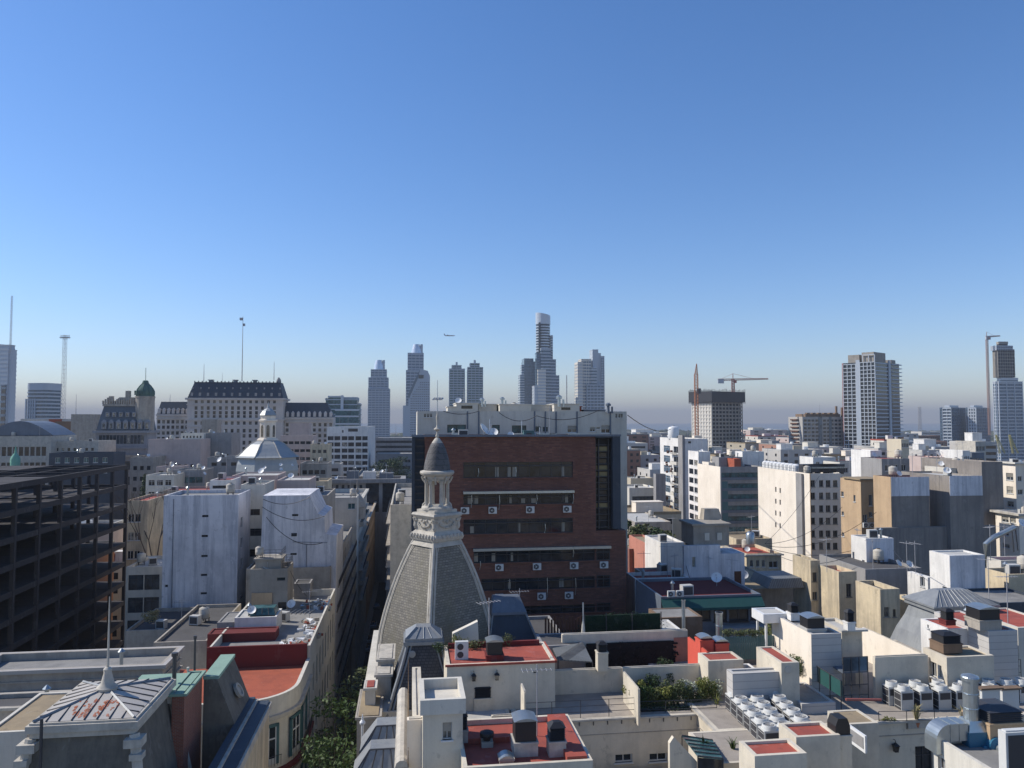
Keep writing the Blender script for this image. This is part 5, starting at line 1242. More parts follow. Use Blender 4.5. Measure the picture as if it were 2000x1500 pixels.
tc_ = Bld('apartment_building', 'white block with paired dark windows on its lit flank', 'building', 1364, 1387, 882, 236, bx=1344, wall='pinkish', roof='roof_pale', par=.4)
for j in range(11): tc_.one('l', tc_.d*.08, tc_.d*.5, tc_.h-4.4-j*2.8, tc_.h-2.7-j*2.8, st='band', gm='glass_dark', fm='frame_dark'); tc_.one('l', tc_.d*.58, tc_.d*.92, tc_.h-4.4-j*2.8, tc_.h-2.7-j*2.8, st='fr', gm='glass_dark')
tc_.wall = 'white'; tc_.finish()
td = Bld('office_building', 'office block with blank cream side wall and grey front banded with teal windows', 'building', 1408, 1492, 912, 214, bx=1364, wall='grey', roof='roof_grey', par=.5)
for i, y in enumerate((923, 944, 965, 987, 1008, 1029)): td.px('f', [(1409 if i == 0 else 1422, y, 1490, y+9.5)], st='band', gm='glass_teal', fm='frame_dark')
td.finish()
MB().box(-.25, -.02, 0, -.004, td.d+.1, td.h+.01).build('side_wall', 'cream', td.root)
b = MB()
for i, y in enumerate((923, 944, 965, 987, 1008, 1029)): z = td.hit('f', 1440, y+13)[1]; b.box(.1, -.25, z-.2, td.w, -.004, z+.5)
b.build('spandrel', 'bluegrey', td.root)
b = MB().box(td.w*.02, -.1, 0, td.w*.15, -.003, td.h-4).build('teal_panel', 'frame_teal', td.root)
for j, (x0, x1, yt, dpt, mt, lb) in enumerate(((1384, 1401, 903, 8, 'cream', 'cream rooftop step at the back corner of the teal-banded office'), (1404, 1450, 893, 6, 'grey', 'grey rooftop room on the teal-banded office'), (1450, 1492, 882, 9, 'white', 'white rooftop room with slit wall on the teal-banded office'), (1434, 1447, 896, 3, 'red_orange', 'small orange rooftop room on the teal-banded office'))):
    p = td.P(0, dpt, td.h); S('rooftop_room', lb, x0, x1, yt, p.y+dpt*.5, dep=5, wall=mt, roof='roof_pale', par=.2, cat='rooftop room', z0=td.A.z-1)
# big cream building
tE = Bld('apartment_building', 'large cream building with blank sunlit flank, slit windows and dark window grid', 'building', 1581, 1642, 925, 150, bx=1480, wall='cream', roof='roof_dark', par=.5)
for i, y in enumerate((938, 962, 987, 1011, 1036, 1060)):
    tE.px('f', [(1583.5, y, 1592, y+13), (1600, y, 1608, y+13), (1613, y, 1622, y+13), (1627, y, 1636, y+13)], st='fr', gm='glass_brown', fm='blind')
for i, y in enumerate((951, 974, 997, 1020)): tE.px('l', [(1514, y, 1516.5, y+10), (1522.5, y+2, 1525, y+12)], st='pane', gm='glass_dark')
tE.finish(); MB().box(-.5, tE.d*.10, 0, -.01, tE.d*.2, tE.h-.2).build('pilaster', 'grey', tE.root)
MB().box(.02, -.12, 0, tE.w*.02, -.004, tE.h).build('edge_strip', 'ochre', tE.root)
def wtank(p, lab, grp=None, mt='plastic_white', r=.8, h=1.8):
    o = thing('roof_tank', lab, 'water tank', p, 0, grp); MB().lathe([(r, 0), (r*1.02, .1), (r*1.02, h*.85), (r*.7, h), (r*.2, h*1.08)], 12).build('tank_body', mt, o, smooth=True); MB().cyl(0, 0, h*1.07, h*1.14, r*.25, 8).build('lid', 'metal_dark', o)
for i in range(9): wtank(tE.P(1.5, tE.d*(.96-.075*i), tE.h-.5), ('farthest', 'second farthest', 'third', 'fourth', 'middle', 'sixth', 'seventh', 'eighth', 'nearest')[i]+' white cylinder in the row along the cream building roof edge', 'row of white cylinders on the cream roof')
rail([tE.P(.1, tE.d-.2, tE.h), tE.P(.1, .2, tE.h), tE.P(tE.w*.9, .2, tE.h)], 1.2, 1.6, 'railing along the roof edge of the large cream building', 2)
for i in range(4):
    o = thing('chiller', ('left', 'second', 'third', 'right')[i]+' dark ribbed chiller in the line on the big cream roof', 'chiller', tE.P(tE.w*(.05+.27*i), 3, tE.h-.4), tE.rot, 'line of dark chillers'); b = MB(); b.box(0, 0, .4, 3.6, 1.8, 2.0, 0)
    for q in range(9): b.lathe([(.16, 1.2), (.16, 1.5)], 6, (.3+q*.38, -.15), 1)
    b.build('casing', ['metal_dark', 'galv'], o); MB().box(.1, .2, 0, .3, 1.6, .4).box(3.3, .2, 0, 3.5, 1.6, .4).build('stand', 'metal_dark', o)
# ochre flank, recess, cream strip and big dark party walls
tF = Bld('apartment_building', 'narrow ochre building with sunlit flank and dark light-well', 'building', 1681, 1712, 938, 130, bx=1641, wall='ochre', roof='roof_ochre', par=.3)
tF.px('l', [(1643, 960, 1648, 970), (1667, 967, 1671, 980), (1644, 999, 1648.5, 1007), (1644.5, 1040, 1649, 1048)], st='fr', gm='glass_dark'); tF.px('f', [(1686, 1005, 1694, 1022), (1697, 966, 1704, 988), (1697, 1000, 1704, 1010)], st='fr', gm='glass'); tF.finish()
ac_split(face_obj(tF, 'f', 1690, 1030, lambda l, r, a, g, s: l, ''), GR, 'left air conditioner in the dark light-well of the ochre building', None, 1.2)
ac_split(face_obj(tF, 'f', 1702, 1030, lambda l, r, a, g, s: l, ''), GR, 'right air conditioner in the dark light-well of the ochre building', None, 1.2)
cn = MB().box(-.3, -.3, tF.h+.01, tF.w+1.5, 5, tF.h+.25).build('roof_canopy', 'roof_ochre', tF.root)
tG = Bld('apartment_building', 'building with huge grey-brown blank front wall, whitewashed along its top, and stained cream flank', 'building', 1740, 1814, 932, 122, bx=1706, wall='grey_wall', roof='red_roof', par=.3)
tG.finish(); MB().box(.02, -.06, tG.h-3.0, tG.w, -.004, tG.h+.02).build('whitewash_band', 'white_blank', tG.root); MB().box(-.06, 0, 0, -.004, tG.d, tG.h+.02).build('side_wall', 'ochre', tG.root)
tH = Bld('apartment_building', 'white-topped light-well wall between the two grey blank walls', 'building', 1815, 1853, 927, 131, bx=1812, wall='bluegrey', roof='red_roof', par=.3)
tH.px('f', [(1835, 972, 1845, 993), (1818, 1008, 1824, 1030), (1836, 1012, 1846, 1030)], st='fr', gm='glass_dark', fm='frame_teal'); tH.finish(); MB().box(.02, -.3, tH.h-3.6, tH.w, -.004, tH.h+.02).build('whitewash_band', 'white', tH.root)
tI = Bld('apartment_building', 'right-hand grey blank party wall with whitewashed top', 'building', 1854, 1919, 930, 122, dep=12, wall='grey_wall', roof='roof_pale', par=.3)
tI.finish(); MB().box(.02, -.06, tI.h-3.1, tI.w-.1, -.004, tI.h+.02).build('whitewash_band', 'white_blank', tI.root)
S('apartment_building', 'taller plain grey wall between the dark party walls and cream apartments at right', 1917, 1958, 902, 134, dep=16, wall='grey_wall', roof='roof_pale', par=.5)
S('apartment_building', 'wide plinth wall of brown render below the dark party walls', 1712, 1945, 1032, 121.2, dep=.7, wall='grey_wall', par=0)
th = Bld('apartment_building', 'cream apartment house with balconies, cut off by the right edge', 'building', 1983, 2080, 905, 142, bx=1952, wall='cream', roof='roof_pale', par=.5)
th.px('l', [(1965, 924, 1979, 938), (1966, 950, 1979, 964), (1967, 979, 1980, 990)], st='shut', gm='glass'); th.px('f', [(1988, 930, 1996, 940), (1988, 956, 1998, 966)], st='fr', gm='glass_brown'); th.trim(-.2, .3, .5, 'offwhite'); th.finish()
ti = Bld('apartment_building', 'lower cream terrace wing with cornice and bay windows at the right edge', 'building', 1990, 2080, 1003, 128, bx=1944, wall='cream', roof='roof_pale', par=.9)
ti.trim(0, .35, .6, 'stone_pale'); ti.px('l', [(1956, 1008, 1970, 1020), (1972, 1010, 1984, 1022), (1957, 1034, 1970, 1046), (1958, 1062, 1972, 1070)], st='shut', gm='glass_dark'); ti.finish()
# rooftops above the party walls
for (x0, x1, yt, Y, mt, rf, lb) in ((1722, 1776, 896, 150, 'grey', 'red_roof', 'grey rooftop room with red edge above the left dark party wall'),
    (1700, 1722, 880, 158, 'white', 'roof_pale', 'slim white rooftop tower above the ochre building'),
    (1815, 1850, 893, 165, 'pinkish', 'red_roof', 'pinkish rooftop room with red roof above the light-well wall'),
    (1856, 1898, 914, 140, 'offwhite', 'roof_pale', 'white rooftop room with pipes above the right dark party wall'),
    (1880, 1894, 880, 160, 'white', 'roof_pale', 'bright white square stair head right of the middle of the far roofs'),
    (1898, 1922, 884, 162, 'bluegrey', 'roof_dark', 'blue-grey rooftop room beside the bright white stair head'),
    (1905, 1925, 862, 190, 'stone_pale', 'roof_pale', 'tall pale stair tower below the short glass towers'),
    (1760, 1775, 858, 230, 'far_cream', 'roof_pale', 'small pale stair head right of the big high-rise base'),
    (1640, 1700, 903, 175, 'offwhite', 'roof_dark', 'white rooftop room behind the chillers of the cream building'),
    (1588, 1632, 893, 200, 'white', 'roof_pale', 'bright low white storey behind the row of chillers')):
    S('rooftop_room', lb, x0, x1, yt, Y, dep=7, wall=mt, roof=rf, par=.2, rows=(('f', 3, 1.0, 1.2, 1, 3, 1.2, 'fr', 'glass_dark'),), cat='rooftop room')
# ================= nearer: red roof house with grey tower room =================
j0 = Bld('apartment_building', 'house with dark red roof terrace and thin sunlit white flank, right of the brick office', 'building', 1240, 1345, 1130, 92, bx=1223, wall='white', roof='red_roof', par=.4)
j0.px('l', [(1228, 1127, 1231, 1132)], st='pane', gm='glass_dark'); j0.finish()
S('rooftop_room', 'low white parapet room on the red terrace right of the brick office', 1257, 1308, 1121, 98, dep=4, wall='offwhite', roof='red_roof', par=.2, cat='rooftop room', z0=30)
jt = Bld('tank_tower', 'stained grey-white rooftop block with narrow window and brown door, carrying a smaller block', 'rooftop room', 1336, 1407, 1066, 94, bx=1333, z0=20, wall='white_blank', roof='roof_dark', par=.3)
jt.px('f', [(1352, 1088, 1359, 1108)], st='tall', gm='glass_dark'); jt.finish()
MB().box(jt.w+.01, .4, 0, jt.hit('f', 1457, 1100)[0], jt.d+4, jt.hit('f', 1430, 1082)[1]).build('side_block', 'white_blank', jt.root)
b = MB(); b.box(jt.hit('f', 1437, 1130)[0], .33, jt.hit('f', 1440, 1150)[1], jt.hit('f', 1450, 1130)[0], .4, jt.hit('f', 1440, 1117)[1]); b.build('door', 'wood_brown', jt.root)
zt_ = jt.h; x0_, x1_ = jt.hit('f', 1358, 1050)[0], jt.hit('f', 1428, 1050)[0]
MB().box(x0_, .6, zt_-.2, x1_, 4.8, zt_+2.3).box(x0_-.25, .35, zt_+2.3, x1_+.2, 5.0, zt_+2.55).build('upper_block', 'concrete', jt.root)
b = MB().box(x0_+1.4, .5, zt_+.5, x0_+2.0, .6, zt_+1.4).box(x0_+3.0, .5, zt_+.5, x0_+3.6, .6, zt_+1.4); b.build('vent_panel', 'offwhite', jt.root)
b = MB().frus((x1_-1.9, 4, x1_+.6, 5.5), zt_+2.56, (x1_-1.7, 4.2, x1_+.2, 5.3), zt_+3.9).build('roof_lump', 'stone', jt.root)
b = MB().box(-.3, -.6, -0.1+20*0, jt.w+4, -.1, 0.02)
for i, px in enumerate((1258, 1318, 1385, 1430)):
    aerial(WZ(px, 1135+i*5, 35.5), i*.8, ('pole aerial on the left of the red terrace', 'pole aerial beside the stained rooftop block', 'aerial in front of the stained rooftop block', 'short aerial near the brown door')[i], None, .9)
# teal awning terrace
j2 = Bld('apartment_building', 'shaded house front with long teal awning over a glazed terrace', 'building', 1291, 1486, 1166, 80, bx=1460, dep=8, wall='bluegrey', roof='red_dark', par=.3); j2.d = 9
j2.px('f', [(1356, 1184, 1388, 1212), (1394, 1184, 1420, 1214), (1424, 1186, 1462, 1214), (1466, 1186, 1482, 1210)], st='fr', gm='glass_dark', fm='frame_dark'); j2.finish()
f0 = lambda px: j2.hit('f', px, 1175)[0]; z0 = j2.hit('f', 1380, 1183)[1]; z1 = j2.hit('f', 1380, 1167)[1]
b = MB(); b.add([(f0(1291), -.01, z1), (f0(1487), -.01, z1), (f0(1487), -.9, z0), (f0(1291), -.9, z0), (f0(1291), -.01, z1-.06), (f0(1487), -.01, z1-.06), (f0(1487), -.9, z0-.25), (f0(1291), -.9, z0-.25)], [(3, 2, 1, 0), (7, 4, 5, 6), (3, 7, 6, 2), (0, 4, 7, 3), (1, 2, 6, 5)]); b.build('awning', 'teal', j2.root)
MB().box(f0(1400), -1.6, j2.hit('f', 1400, 1238)[1], f0(1488), -.01, j2.hit('f', 1400, 1220)[1]).build('balcony', 'grey', j2.root)
for i, px in enumerate((1310, 1327)): ac_split(j2.P(f0(px), -.02, j2.h+.02), GR, ('left', 'right')[i]+' of two air conditioners side by side above the teal awning', 'pair of air conditioners above the teal awning', .9)
ac_split(WZ(1390, 1152, 35.6), GR, 'air conditioner against the red wall of the stained rooftop block', None, 1.0)
# cream house and ochre yard
hc = Bld('house', 'dirty cream house with small windows under a red-topped terrace, in front of the cream flank', 'building', 1458, 1526, 1082, 118, dep=9, wall='cream_dirty', roof='red_roof', par=.5)
hc.px('f', [(1465, 1094, 1471, 1107), (1477, 1094, 1483, 1107), (1488, 1094, 1494, 1107), (1502, 1096, 1519, 1109), (1467, 1123, 1484, 1133), (1488, 1127, 1493, 1132)], st='fr', gm='glass_brown'); hc.trim(.1, .2, .3, 'stone_pale'); hc.trim(5.0, .2, .4, 'stone_pale'); hc.finish()
S('house', 'cream upper storey with yellow gable behind the dirty cream house', 1438, 1508, 1053, 128, dep=8, wall='cream_dirty', roof='roof_ochre', par=.4)
wtank(W(1466, 1062, 122), 'small galvanised tank above the dirty cream house', None, 'galv', .7, 1.8)
S('low_house', 'wide low building with sloping brown tiled roof beside the dirty cream house', 1462, 1552, 1150, 96, dep=20, wall='stone', roof='roof_ochre', par=.15)
yr = thing('shed', 'dark corrugated shed roof against the foot of the cream flank', 'roof', WZ(1500, 1150, 35.3), GR)
MB().frus((0, 0, 4.5, 5), 0, (.6, .2, 4.3, 4.8), 1.1).build('roof', 'corrugate', yr)
# brick slope, trees and white houses beside the brick office
bw = S('house', 'reddish brick wall house descending beside the small trees', 1229, 1262, 1072, 135, dep=25, wall='brick_orange', roof='roof_ochre', par=.4)
S('house', 'small white house with pale roof beside the brick wall house', 1290, 1336, 1060, 120, dep=8, wall='white', roof='roof_pale', par=.3)
S('house', 'cracked pinkish house between the brick wall and the small white house', 1262, 1292, 1062, 128, dep=10, wall='pink', roof='roof_ochre', par=.3)
S('low_house', 'broad pale low roof right behind the small trees', 1240, 1310, 1020, 185, dep=20, wall='stone', roof='roof_pale', par=.3)
# ================= white cubes and stained cream walls =================
wa = Bld('rooftop_room', 'white rooftop cube with a small door, standing before the ochre flank', 'rooftop room', 1691, 1745, 1052, 104, bx=1662, wall='white', roof='roof_pale', par=.15, z0=25)
wa.px('l', [(1684, 1094, 1689, 1114), (1665, 1078, 1669, 1094)], st='fr', gm='glass_brown'); wa.wall = 'white'; wa.finish()
MB().box(.02, -.05, 0, wa.w-.02, -.003, wa.h-.05).build('front_wall', 'white_blank', wa.root)  # bluish front skin puts the cube's shaded side into the colour
wbx = Bld('rooftop_room', 'largest white rooftop cube with stained sunlit side and blue-grey shaded front', 'rooftop room', 1854, 1923, 1085, 78, bx=1815, wall='stone_pale', roof='roof_pale', par=.15, z0=20)
wbx.px('l', [(1841, 1146, 1850, 1164)], st='fr', gm='glass_brown'); wbx.wall = 'white'; wbx.finish(); MB().box(.02, -.05, 0, wbx.w-.02, -.003, wbx.h-.05).build('front_wall', 'white_blank', wbx.root)  # shade of the front is put into this bluer skin colour
def wall2(lab, xl, xc, xr, yt, Y, wins=(), lw_=(), roof='roof_grey', wall='cream_dirty', **k):
    b_ = Bld('apartment_building', lab, 'building', xc, xr, yt, Y, bx=xl, wall=wall, roof=roof, par=k.pop('par', .5), **k)
    if wins: b_.px('f', wins, st='fr', gm='glass_brown', fm='blind')
    if lw_: b_.px('l', lw_, st='fr', gm='glass_dark')
    return b_.finish()
wall2('first stained cream party wall from the left, with two stacked windows in its dark end', 1548, 1583, 1601, 1095, 91, [(1587, 1118, 1595, 1136), (1587, 1156, 1596, 1172)], roof='roof_dark')
wall2('second stained cream wall with window in its grey end, red roof beyond', 1601, 1638, 1673, 1117, 87, [(1653, 1140, 1663, 1166)], roof='red_roof')
wall2('third stained cream wall with spiky railing along its top', 1671, 1719, 1757, 1151, 79, [(1727, 1186, 1737, 1205), (1744, 1190, 1750, 1205)], roof='roof_dark')
wall2('fourth cream wall ending at the curved zinc roof', 1755, 1786, 1800, 1172, 80, roof='roof_dark')
wall2('white house wall with door behind the largest white cube', 1772, 1812, 1822, 1128, 90, lw_=[(1797, 1127, 1806, 1146)], wall='white', roof='red_roof')
wall2('white wall house with small windows at the right edge behind the bent flue', 1923, 1955, 2080, 1095, 88, [(1981, 1108, 1989, 1120), (1993, 1111, 1999, 1120)], wall='offwhite', roof='red_roof', par=.4)
wall2('long cream wall house at the right edge, sunlit, below the bent flue', 1921, 1970, 2080, 1122, 80, wall='cream_dirty', roof='roof_dark', par=.4)
wall2('dark wide flat-roofed building between the stained walls and the white cube', 1600, 1690, 1800, 1112, 97, wall='grey', roof='roof_dark', par=.4)
fl = thing('bent_flue', 'fat bent metal flue pipe rising to the right edge', 'flue', W(1924, 1090, 86)); q = W(1924, 1090, 86)
MB().tube([(0, 0, -3), tuple(W(1925, 1062, 86)-q), tuple(W(1940, 1050, 86)-q), tuple(W(1982, 1030, 86)-q)], .28, 10).build('pipe', 'galv', fl, smooth=True)
MB().tube([tuple(W(1976, 1030, 86.5)-q), tuple(W(1980, 1078, 86.5)-q)], .07).tube([tuple(W(1983, 1032, 86.5)-q), tuple(W(1988, 1075, 86.5)-q)], .07).build('prop', 'metal_dark', fl)
for px, py, lab, s_ in ((1777, 1105, 'white satellite dish between the two white rooftop cubes', .62), (1998, 1028, 'pale dish at the upper end of the bent flue', .8)): dish(W(px, py+8, 92), R(15), lab, None, s_)
random.seed(21)
for i, (px, py, Y) in enumerate(((1615, 1118, 88), (1772, 1122, 93), (1788, 1122, 93), (1675, 1085, 112), (1935, 1095, 86), (1700, 1100, 112), (1963, 1090, 92), (1735, 920, 148), (1760, 918, 150), (1800, 925, 140), (1660, 925, 140), (1830, 925, 135), (1870, 905, 150), (1950, 905, 150), (1500, 912, 170), (1540, 905, 180))):
    aerial(W(px, py, Y), random.random()*3, f'thin aerial pole number {i+1}' if 0 else ('aerial on the first stained cream wall', 'left aerial beside the dish between white cubes', 'right aerial beside the dish between white cubes', 'aerial left of the smaller white cube', 'aerial by the bent flue', 'aerial behind the smaller white cube', 'aerial at the right edge below the cream apartments', 'aerial on the red roof above the left party wall', 'second aerial on the red roof above the left party wall', 'aerial above the light-well wall', 'aerial above the ochre building', 'aerial on the whitewashed light-well wall', 'aerial above the right dark party wall', 'aerial on the plain grey wall near right edge', 'aerial among the white cylinders', 'farthest aerial over the cream building')[i], None, 1.0)

for i, (p1, p2, sg) in enumerate((((1494, 1062, 117), (1600, 930, 148), .8), ((1494, 1062, 117), (1645, 990, 129), 1.5), ((1497, 1066, 117), (1712, 1000, 121), 2.0), ((1500, 1070, 117), (1740, 1045, 121), 2.0), ((1500, 1074, 117), (1662, 1085, 98), 1.5), ((1745, 1075, 97), (1815, 1120, 79), .6), ((1360, 1160, 92), (1340, 1105, 94), .3), ((560, 1100, 104), (600, 1165, 108), .5))):
    cable(W(*p1), W(*p2), sg, ('first', 'second', 'third', 'fourth', 'fifth')[i]+' cable fanning out from the cream house over the roofs' if i < 5 else ('short cable between the two white rooftop cubes', 'stay wire before the stained rooftop block', 'stay wire right of the weathered stair tower')[i-5], .035)
# ================= plants =================
def leaves(b, c, rx, ry, rz, n, s, rnd, m=0, squash=1):
    for _ in range(n):
        while 1:
            q = Vector((rnd.uniform(-1, 1), rnd.uniform(-1, 1), rnd.uniform(-1, 1)))
            if q.length < 1: break
        p = Vector(c)+Vector((q.x*rx, q.y*ry, q.z*rz)); u = Vector((rnd.gauss(0, 1), rnd.gauss(0, 1), rnd.gauss(0, .6))).normalized(); v = u.cross(Vector((rnd.gauss(0, 1), rnd.gauss(0, 1), rnd.gauss(0, 1)))).normalized()
        l = s*rnd.uniform(.6, 1.3); w_ = l*.5; b.add([p-u*l, p+v*w_*.8-u*l*.1, p+u*l, p-v*w_*.8-u*l*.1], [(0, 1, 2, 3)], m)
def tree(name, label, p, h, cr, nclump, nleaf, ls, mat, seed, trunk=.45, group=None, low=.35, cat='tree'):
    rnd = random.Random(seed); r_ = thing(name, label, cat, p, 0, group); b = MB(); lv = MB()
    top = Vector((rnd.uniform(-.3, .3), rnd.uniform(-.3, .3), h*.8)); b.tube([(0, 0, 0), (top.x*.4, top.y*.3, h*.4), tuple(top)], trunk*h/14, 8, r2=.05*h/14)
    for i in range(nclump):
        a = rnd.uniform(0, 2*PI); f = rnd.uniform(low, 1.0); rr = cr*math.sqrt(max(.05, 1-((f-.62)/.45)**2))*rnd.uniform(.35, 1.0)
        c = Vector((math.cos(a)*rr, math.sin(a)*rr, h*f*.95)); s0 = Vector((top.x*.4, top.y*.4, h*max(.25, f*.6)))
        b.tube([s0, (s0+c)*.5+Vector((0, 0, -.03*h)), c], .09*h/14, 5, r2=.02)
        q = cr*rnd.uniform(.22, .42); leaves(lv, c, q, q, q*.75, nleaf, ls, rnd)
    b.build('trunk', 'bark', r_); lv.build('crown', mat, r_); return r_
def bush(name, label, p, rx, ry, h, n, ls, mat, seed, group=None, stems=6, cat='plant'):
    rnd = random.Random(seed); r_ = thing(name, label, cat, p, GR, group); b = MB(); lv = MB()
    for i in range(stems):
        e = (rnd.uniform(-rx, rx)*.8, rnd.uniform(-ry, ry)*.8, h*rnd.uniform(.6, 1)); b.tube([(e[0]*.4, e[1]*.4, 0), (e[0]*.7, e[1]*.7, e[2]*.5), e], .025, 4, r2=.008)
        leaves(lv, (e[0], e[1], e[2]*.85), rx*.45, ry*.45, h*.22, n//stems, ls, rnd); leaves(lv, (e[0]*.6, e[1]*.6, e[2]*.5), rx*.4, ry*.4, h*.25, n//stems//2, ls, rnd)
    b.build('stem', 'bark', r_); lv.build('foliage', mat, r_); return r_
def spiky(label, p, h, mat, seed, n=26):
    rnd = random.Random(seed); r_ = thing('potted_plant', label, 'plant', p); MB().lathe([(.16, 0), (.22, .35), (.2, .36), (.19, .3)], 10).build('pot', 'terracotta', r_); b = MB()
    for i in range(n):
        a = rnd.uniform(0, 2*PI); o = rnd.uniform(.15, .55)*h; u = Vector((math.cos(a), math.sin(a), 0)); v = Vector((-u.y, u.x, 0))*.03; z1 = h*rnd.uniform(.55, 1)
        p0, p1, p2 = Vector((0, 0, .3)), u*o*.4+Vector((0, 0, .3+z1*.7)), u*o+Vector((0, 0, .3+z1*rnd.uniform(.6, 1)))
        b.add([p0-v, p0+v, p1+v, p1-v, p2], [(0, 1, 2, 3), (3, 2, 4)])
    b.build('leaves', mat, r_); return r_
# ================= slate dome with lantern spire =================
YD = 68.0; pc = W(852, 1290, YD); zb = pc.z; Zd = lambda py: W(852, py, YD).z-zb; kk = YD/1500
dm = thing('spire_dome', 'tall four-sided slate dome with white ribs, columned lantern and scaled spire, in the centre', 'dome', pc, R(45-1))
prof = [(1050, 42), (1075, 55), (1100, 66.5), (1125, 77), (1150, 86), (1175, 94), (1200, 101), (1230, 108), (1260, 112), (1290, 114), (1420, 114)]
sd = [(r_*kk/math.sqrt(2), Zd(y)) for y, r_ in prof]
b = MB()
for (h1, z1), (h2, z2) in zip(sd[:-1], sd[1:]):
    b.add([(-h2, -h2, z2), (h2, -h2, z2), (h2, h2, z2), (-h2, h2, z2), (-h1, -h1, z1), (h1, -h1, z1), (h1, h1, z1), (-h1, h1, z1)], [(0, 1, 5, 4), (1, 2, 6, 5), (2, 3, 7, 6), (3, 0, 4, 7)])
b.build('slate_roof', 'slate', dm)
for sx, sy in ((-1, -1), (1, -1), (1, 1), (-1, 1)):
    b = MB(); b.tube([(sx*h, sy*h, z) for h, z in sd], .15, 8)
    for off in (.28, .40):
        for ax_ in (0, 1):
            pts = []
            for h, z in sd: q = h-off-(.25 if z > sd[1][1] and off > .3 else 0); pts.append((sx*q, sy*(h+.015), z) if ax_ == 0 else (sx*(h+.015), sy*q, z))
            b.tube(pts, .08 if off < .3 else .045, 4)
    b.build('corner_rib', 'stone_pale', dm)
h1 = sd[0][0]
b = MB()
for k_ in range(4):       # white border under the cornice, set with square studs
    c, s_ = [(1, 0), (0, 1), (-1, 0), (0, -1)][k_]
    P_ = lambda u, z, o: (u*c-(-(h1+.3+o))*s_*-1 if 0 else u*c+(h1+o)*s_, u*s_-(h1+o)*c, z)
    z0 = sd[0][1]; b.add([P_(-h1, z0, .03), P_(h1, z0, .03), P_(h1*1.15, z0-.55, .36), P_(-h1*1.15, z0-.55, .36), P_(-h1, z0, -.1), P_(h1, z0, -.1), P_(h1*1.15, z0-.55, .2), P_(-h1*1.15, z0-.55, .2)], [(3, 2, 1, 0), (3, 7, 6, 2), (2, 6, 5, 1), (0, 4, 7, 3)])
b.build('border', 'stone_pale', dm)
def sq(b, h0, z0, h1_, z1): b.frus((-h0, -h0, h0, h0), z0, (-h1_, -h1_, h1_, h1_), z1); return b
s2 = kk/math.sqrt(2); b = MB()
sq(b, 50*s2, Zd(1052), 53*s2, Zd(1046)); sq(b, 53*s2, Zd(1046)+.002, 50*s2, Zd(1040)); sq(b, 49*s2, Zd(1040)+.002, 42*s2, Zd(1034))
for i in range(8):
    for k_ in range(4):
        u = (-.9+i*.257)*50*s2; c, s_ = [(1, 0), (0, 1), (-1, 0), (0, -1)][k_]; x, y = u*c+52*s2*s_, u*s_-52*s2*c; b.lathe([(.05, Zd(1048)), (.13, Zd(1045)), (.13, Zd(1042)), (.05, Zd(1039))], 6, (x, y))
b.build('lower_cornice', 'stone_pale', dm)
b = MB(); sq(b, 41*s2, Zd(1034)+.002, 43*s2, Zd(1010))
for k_ in range(4):
    c, s_ = [(1, 0), (0, 1), (-1, 0), (0, -1)][k_]
    for u, z, r_ in [(.62*math.cos(a)*.9, 1021-9*math.sin(a)*-1 if 0 else 1019+8*math.sin(a), .10) for a in [R(10*i) for i in range(0, 19, 2)]]+[(-.8, 1014, .14), (.8, 1014, .14), (-.25, 1014, .13), (.25, 1014, .13), (0, 1017, .16), (0, 1027, .12)]:
        x, y = u*43*s2*c+44*s2*s_, u*43*s2*s_-44*s2*c; b.lathe([(.02, Zd(z)-r_), (r_*.8, Zd(z)-r_*.5), (r_, Zd(z)), (r_*.8, Zd(z)+r_*.5), (.02, Zd(z)+r_)], 6, (x, y))
for sx, sy in ((-1, -1), (1, -1), (1, 1), (-1, 1)): b.lathe([(.1, Zd(1032)), (.2, Zd(1026)), (.16, Zd(1018)), (.3, Zd(1010))], 8, (sx*41*s2, sy*41*s2))
b.build('carved_frieze', 'stone_pale', dm)
b = MB(); sq(b, 45*s2, Zd(1010)+.002, 50*s2, Zd(1004)); sq(b, 50*s2, Zd(1004)+.002, 47*s2, Zd(1000)); sq(b, 39*s2, Zd(1000)+.002, 39*s2, Zd(994)); b.build('upper_cornice', 'stone_pale', dm)
b = MB(); b.lathe([(30*kk, Zd(994)), (30*kk, Zd(990)), (26*kk, Zd(987))], 16); b.build('pedestal', 'stone_pale', dm)
for i in range(6):
    a = R(15+60*i); x, y = 20.5*kk*math.cos(a), 20.5*kk*math.sin(a); b = MB()
    b.lathe([(.26, Zd(989)), (.24, Zd(986)), (.16, Zd(984)), (.15, Zd(944)), (.2, Zd(942)), (.26, Zd(938))], 10, (x, y)); b.tube([(x*1.35, y*1.35, Zd(990)), (x*1.3, y*1.3, Zd(985)), (x*1.02, y*1.02, Zd(979))], .1, 6); b.build('column', 'stone_pale', dm, smooth=True)
b = MB(); b.lathe([(23*kk, Zd(938)), (24*kk, Zd(936)), (26*kk, Zd(933)), (27*kk, Zd(930)), (32*kk, Zd(926)), (33.5*kk, Zd(923)), (33*kk, Zd(920)), (27*kk, Zd(918))], 24); b.build('ring_cornice', 'stone_pale', dm)
b = MB()
for i in range(8): a = R(45*i); b.tube([(22*kk*math.cos(a), 22*kk*math.sin(a), Zd(944)), (27*kk*math.cos(a), 27*kk*math.sin(a), Zd(937)), (30*kk*math.cos(a), 30*kk*math.sin(a), Zd(930))], .09, 5)
b.build('bracket', 'stone_pale', dm)
b = MB(); rows_ = 14
RC_ = [25, 24.2, 22.6, 20.4, 17.8, 14.6, 10.5]
def rcap(f): q = min(5.999, f*6); i = int(q); return kk*(RC_[i]+(RC_[i+1]-RC_[i])*(q-i))        # scaled cap: bands of overlapping scales
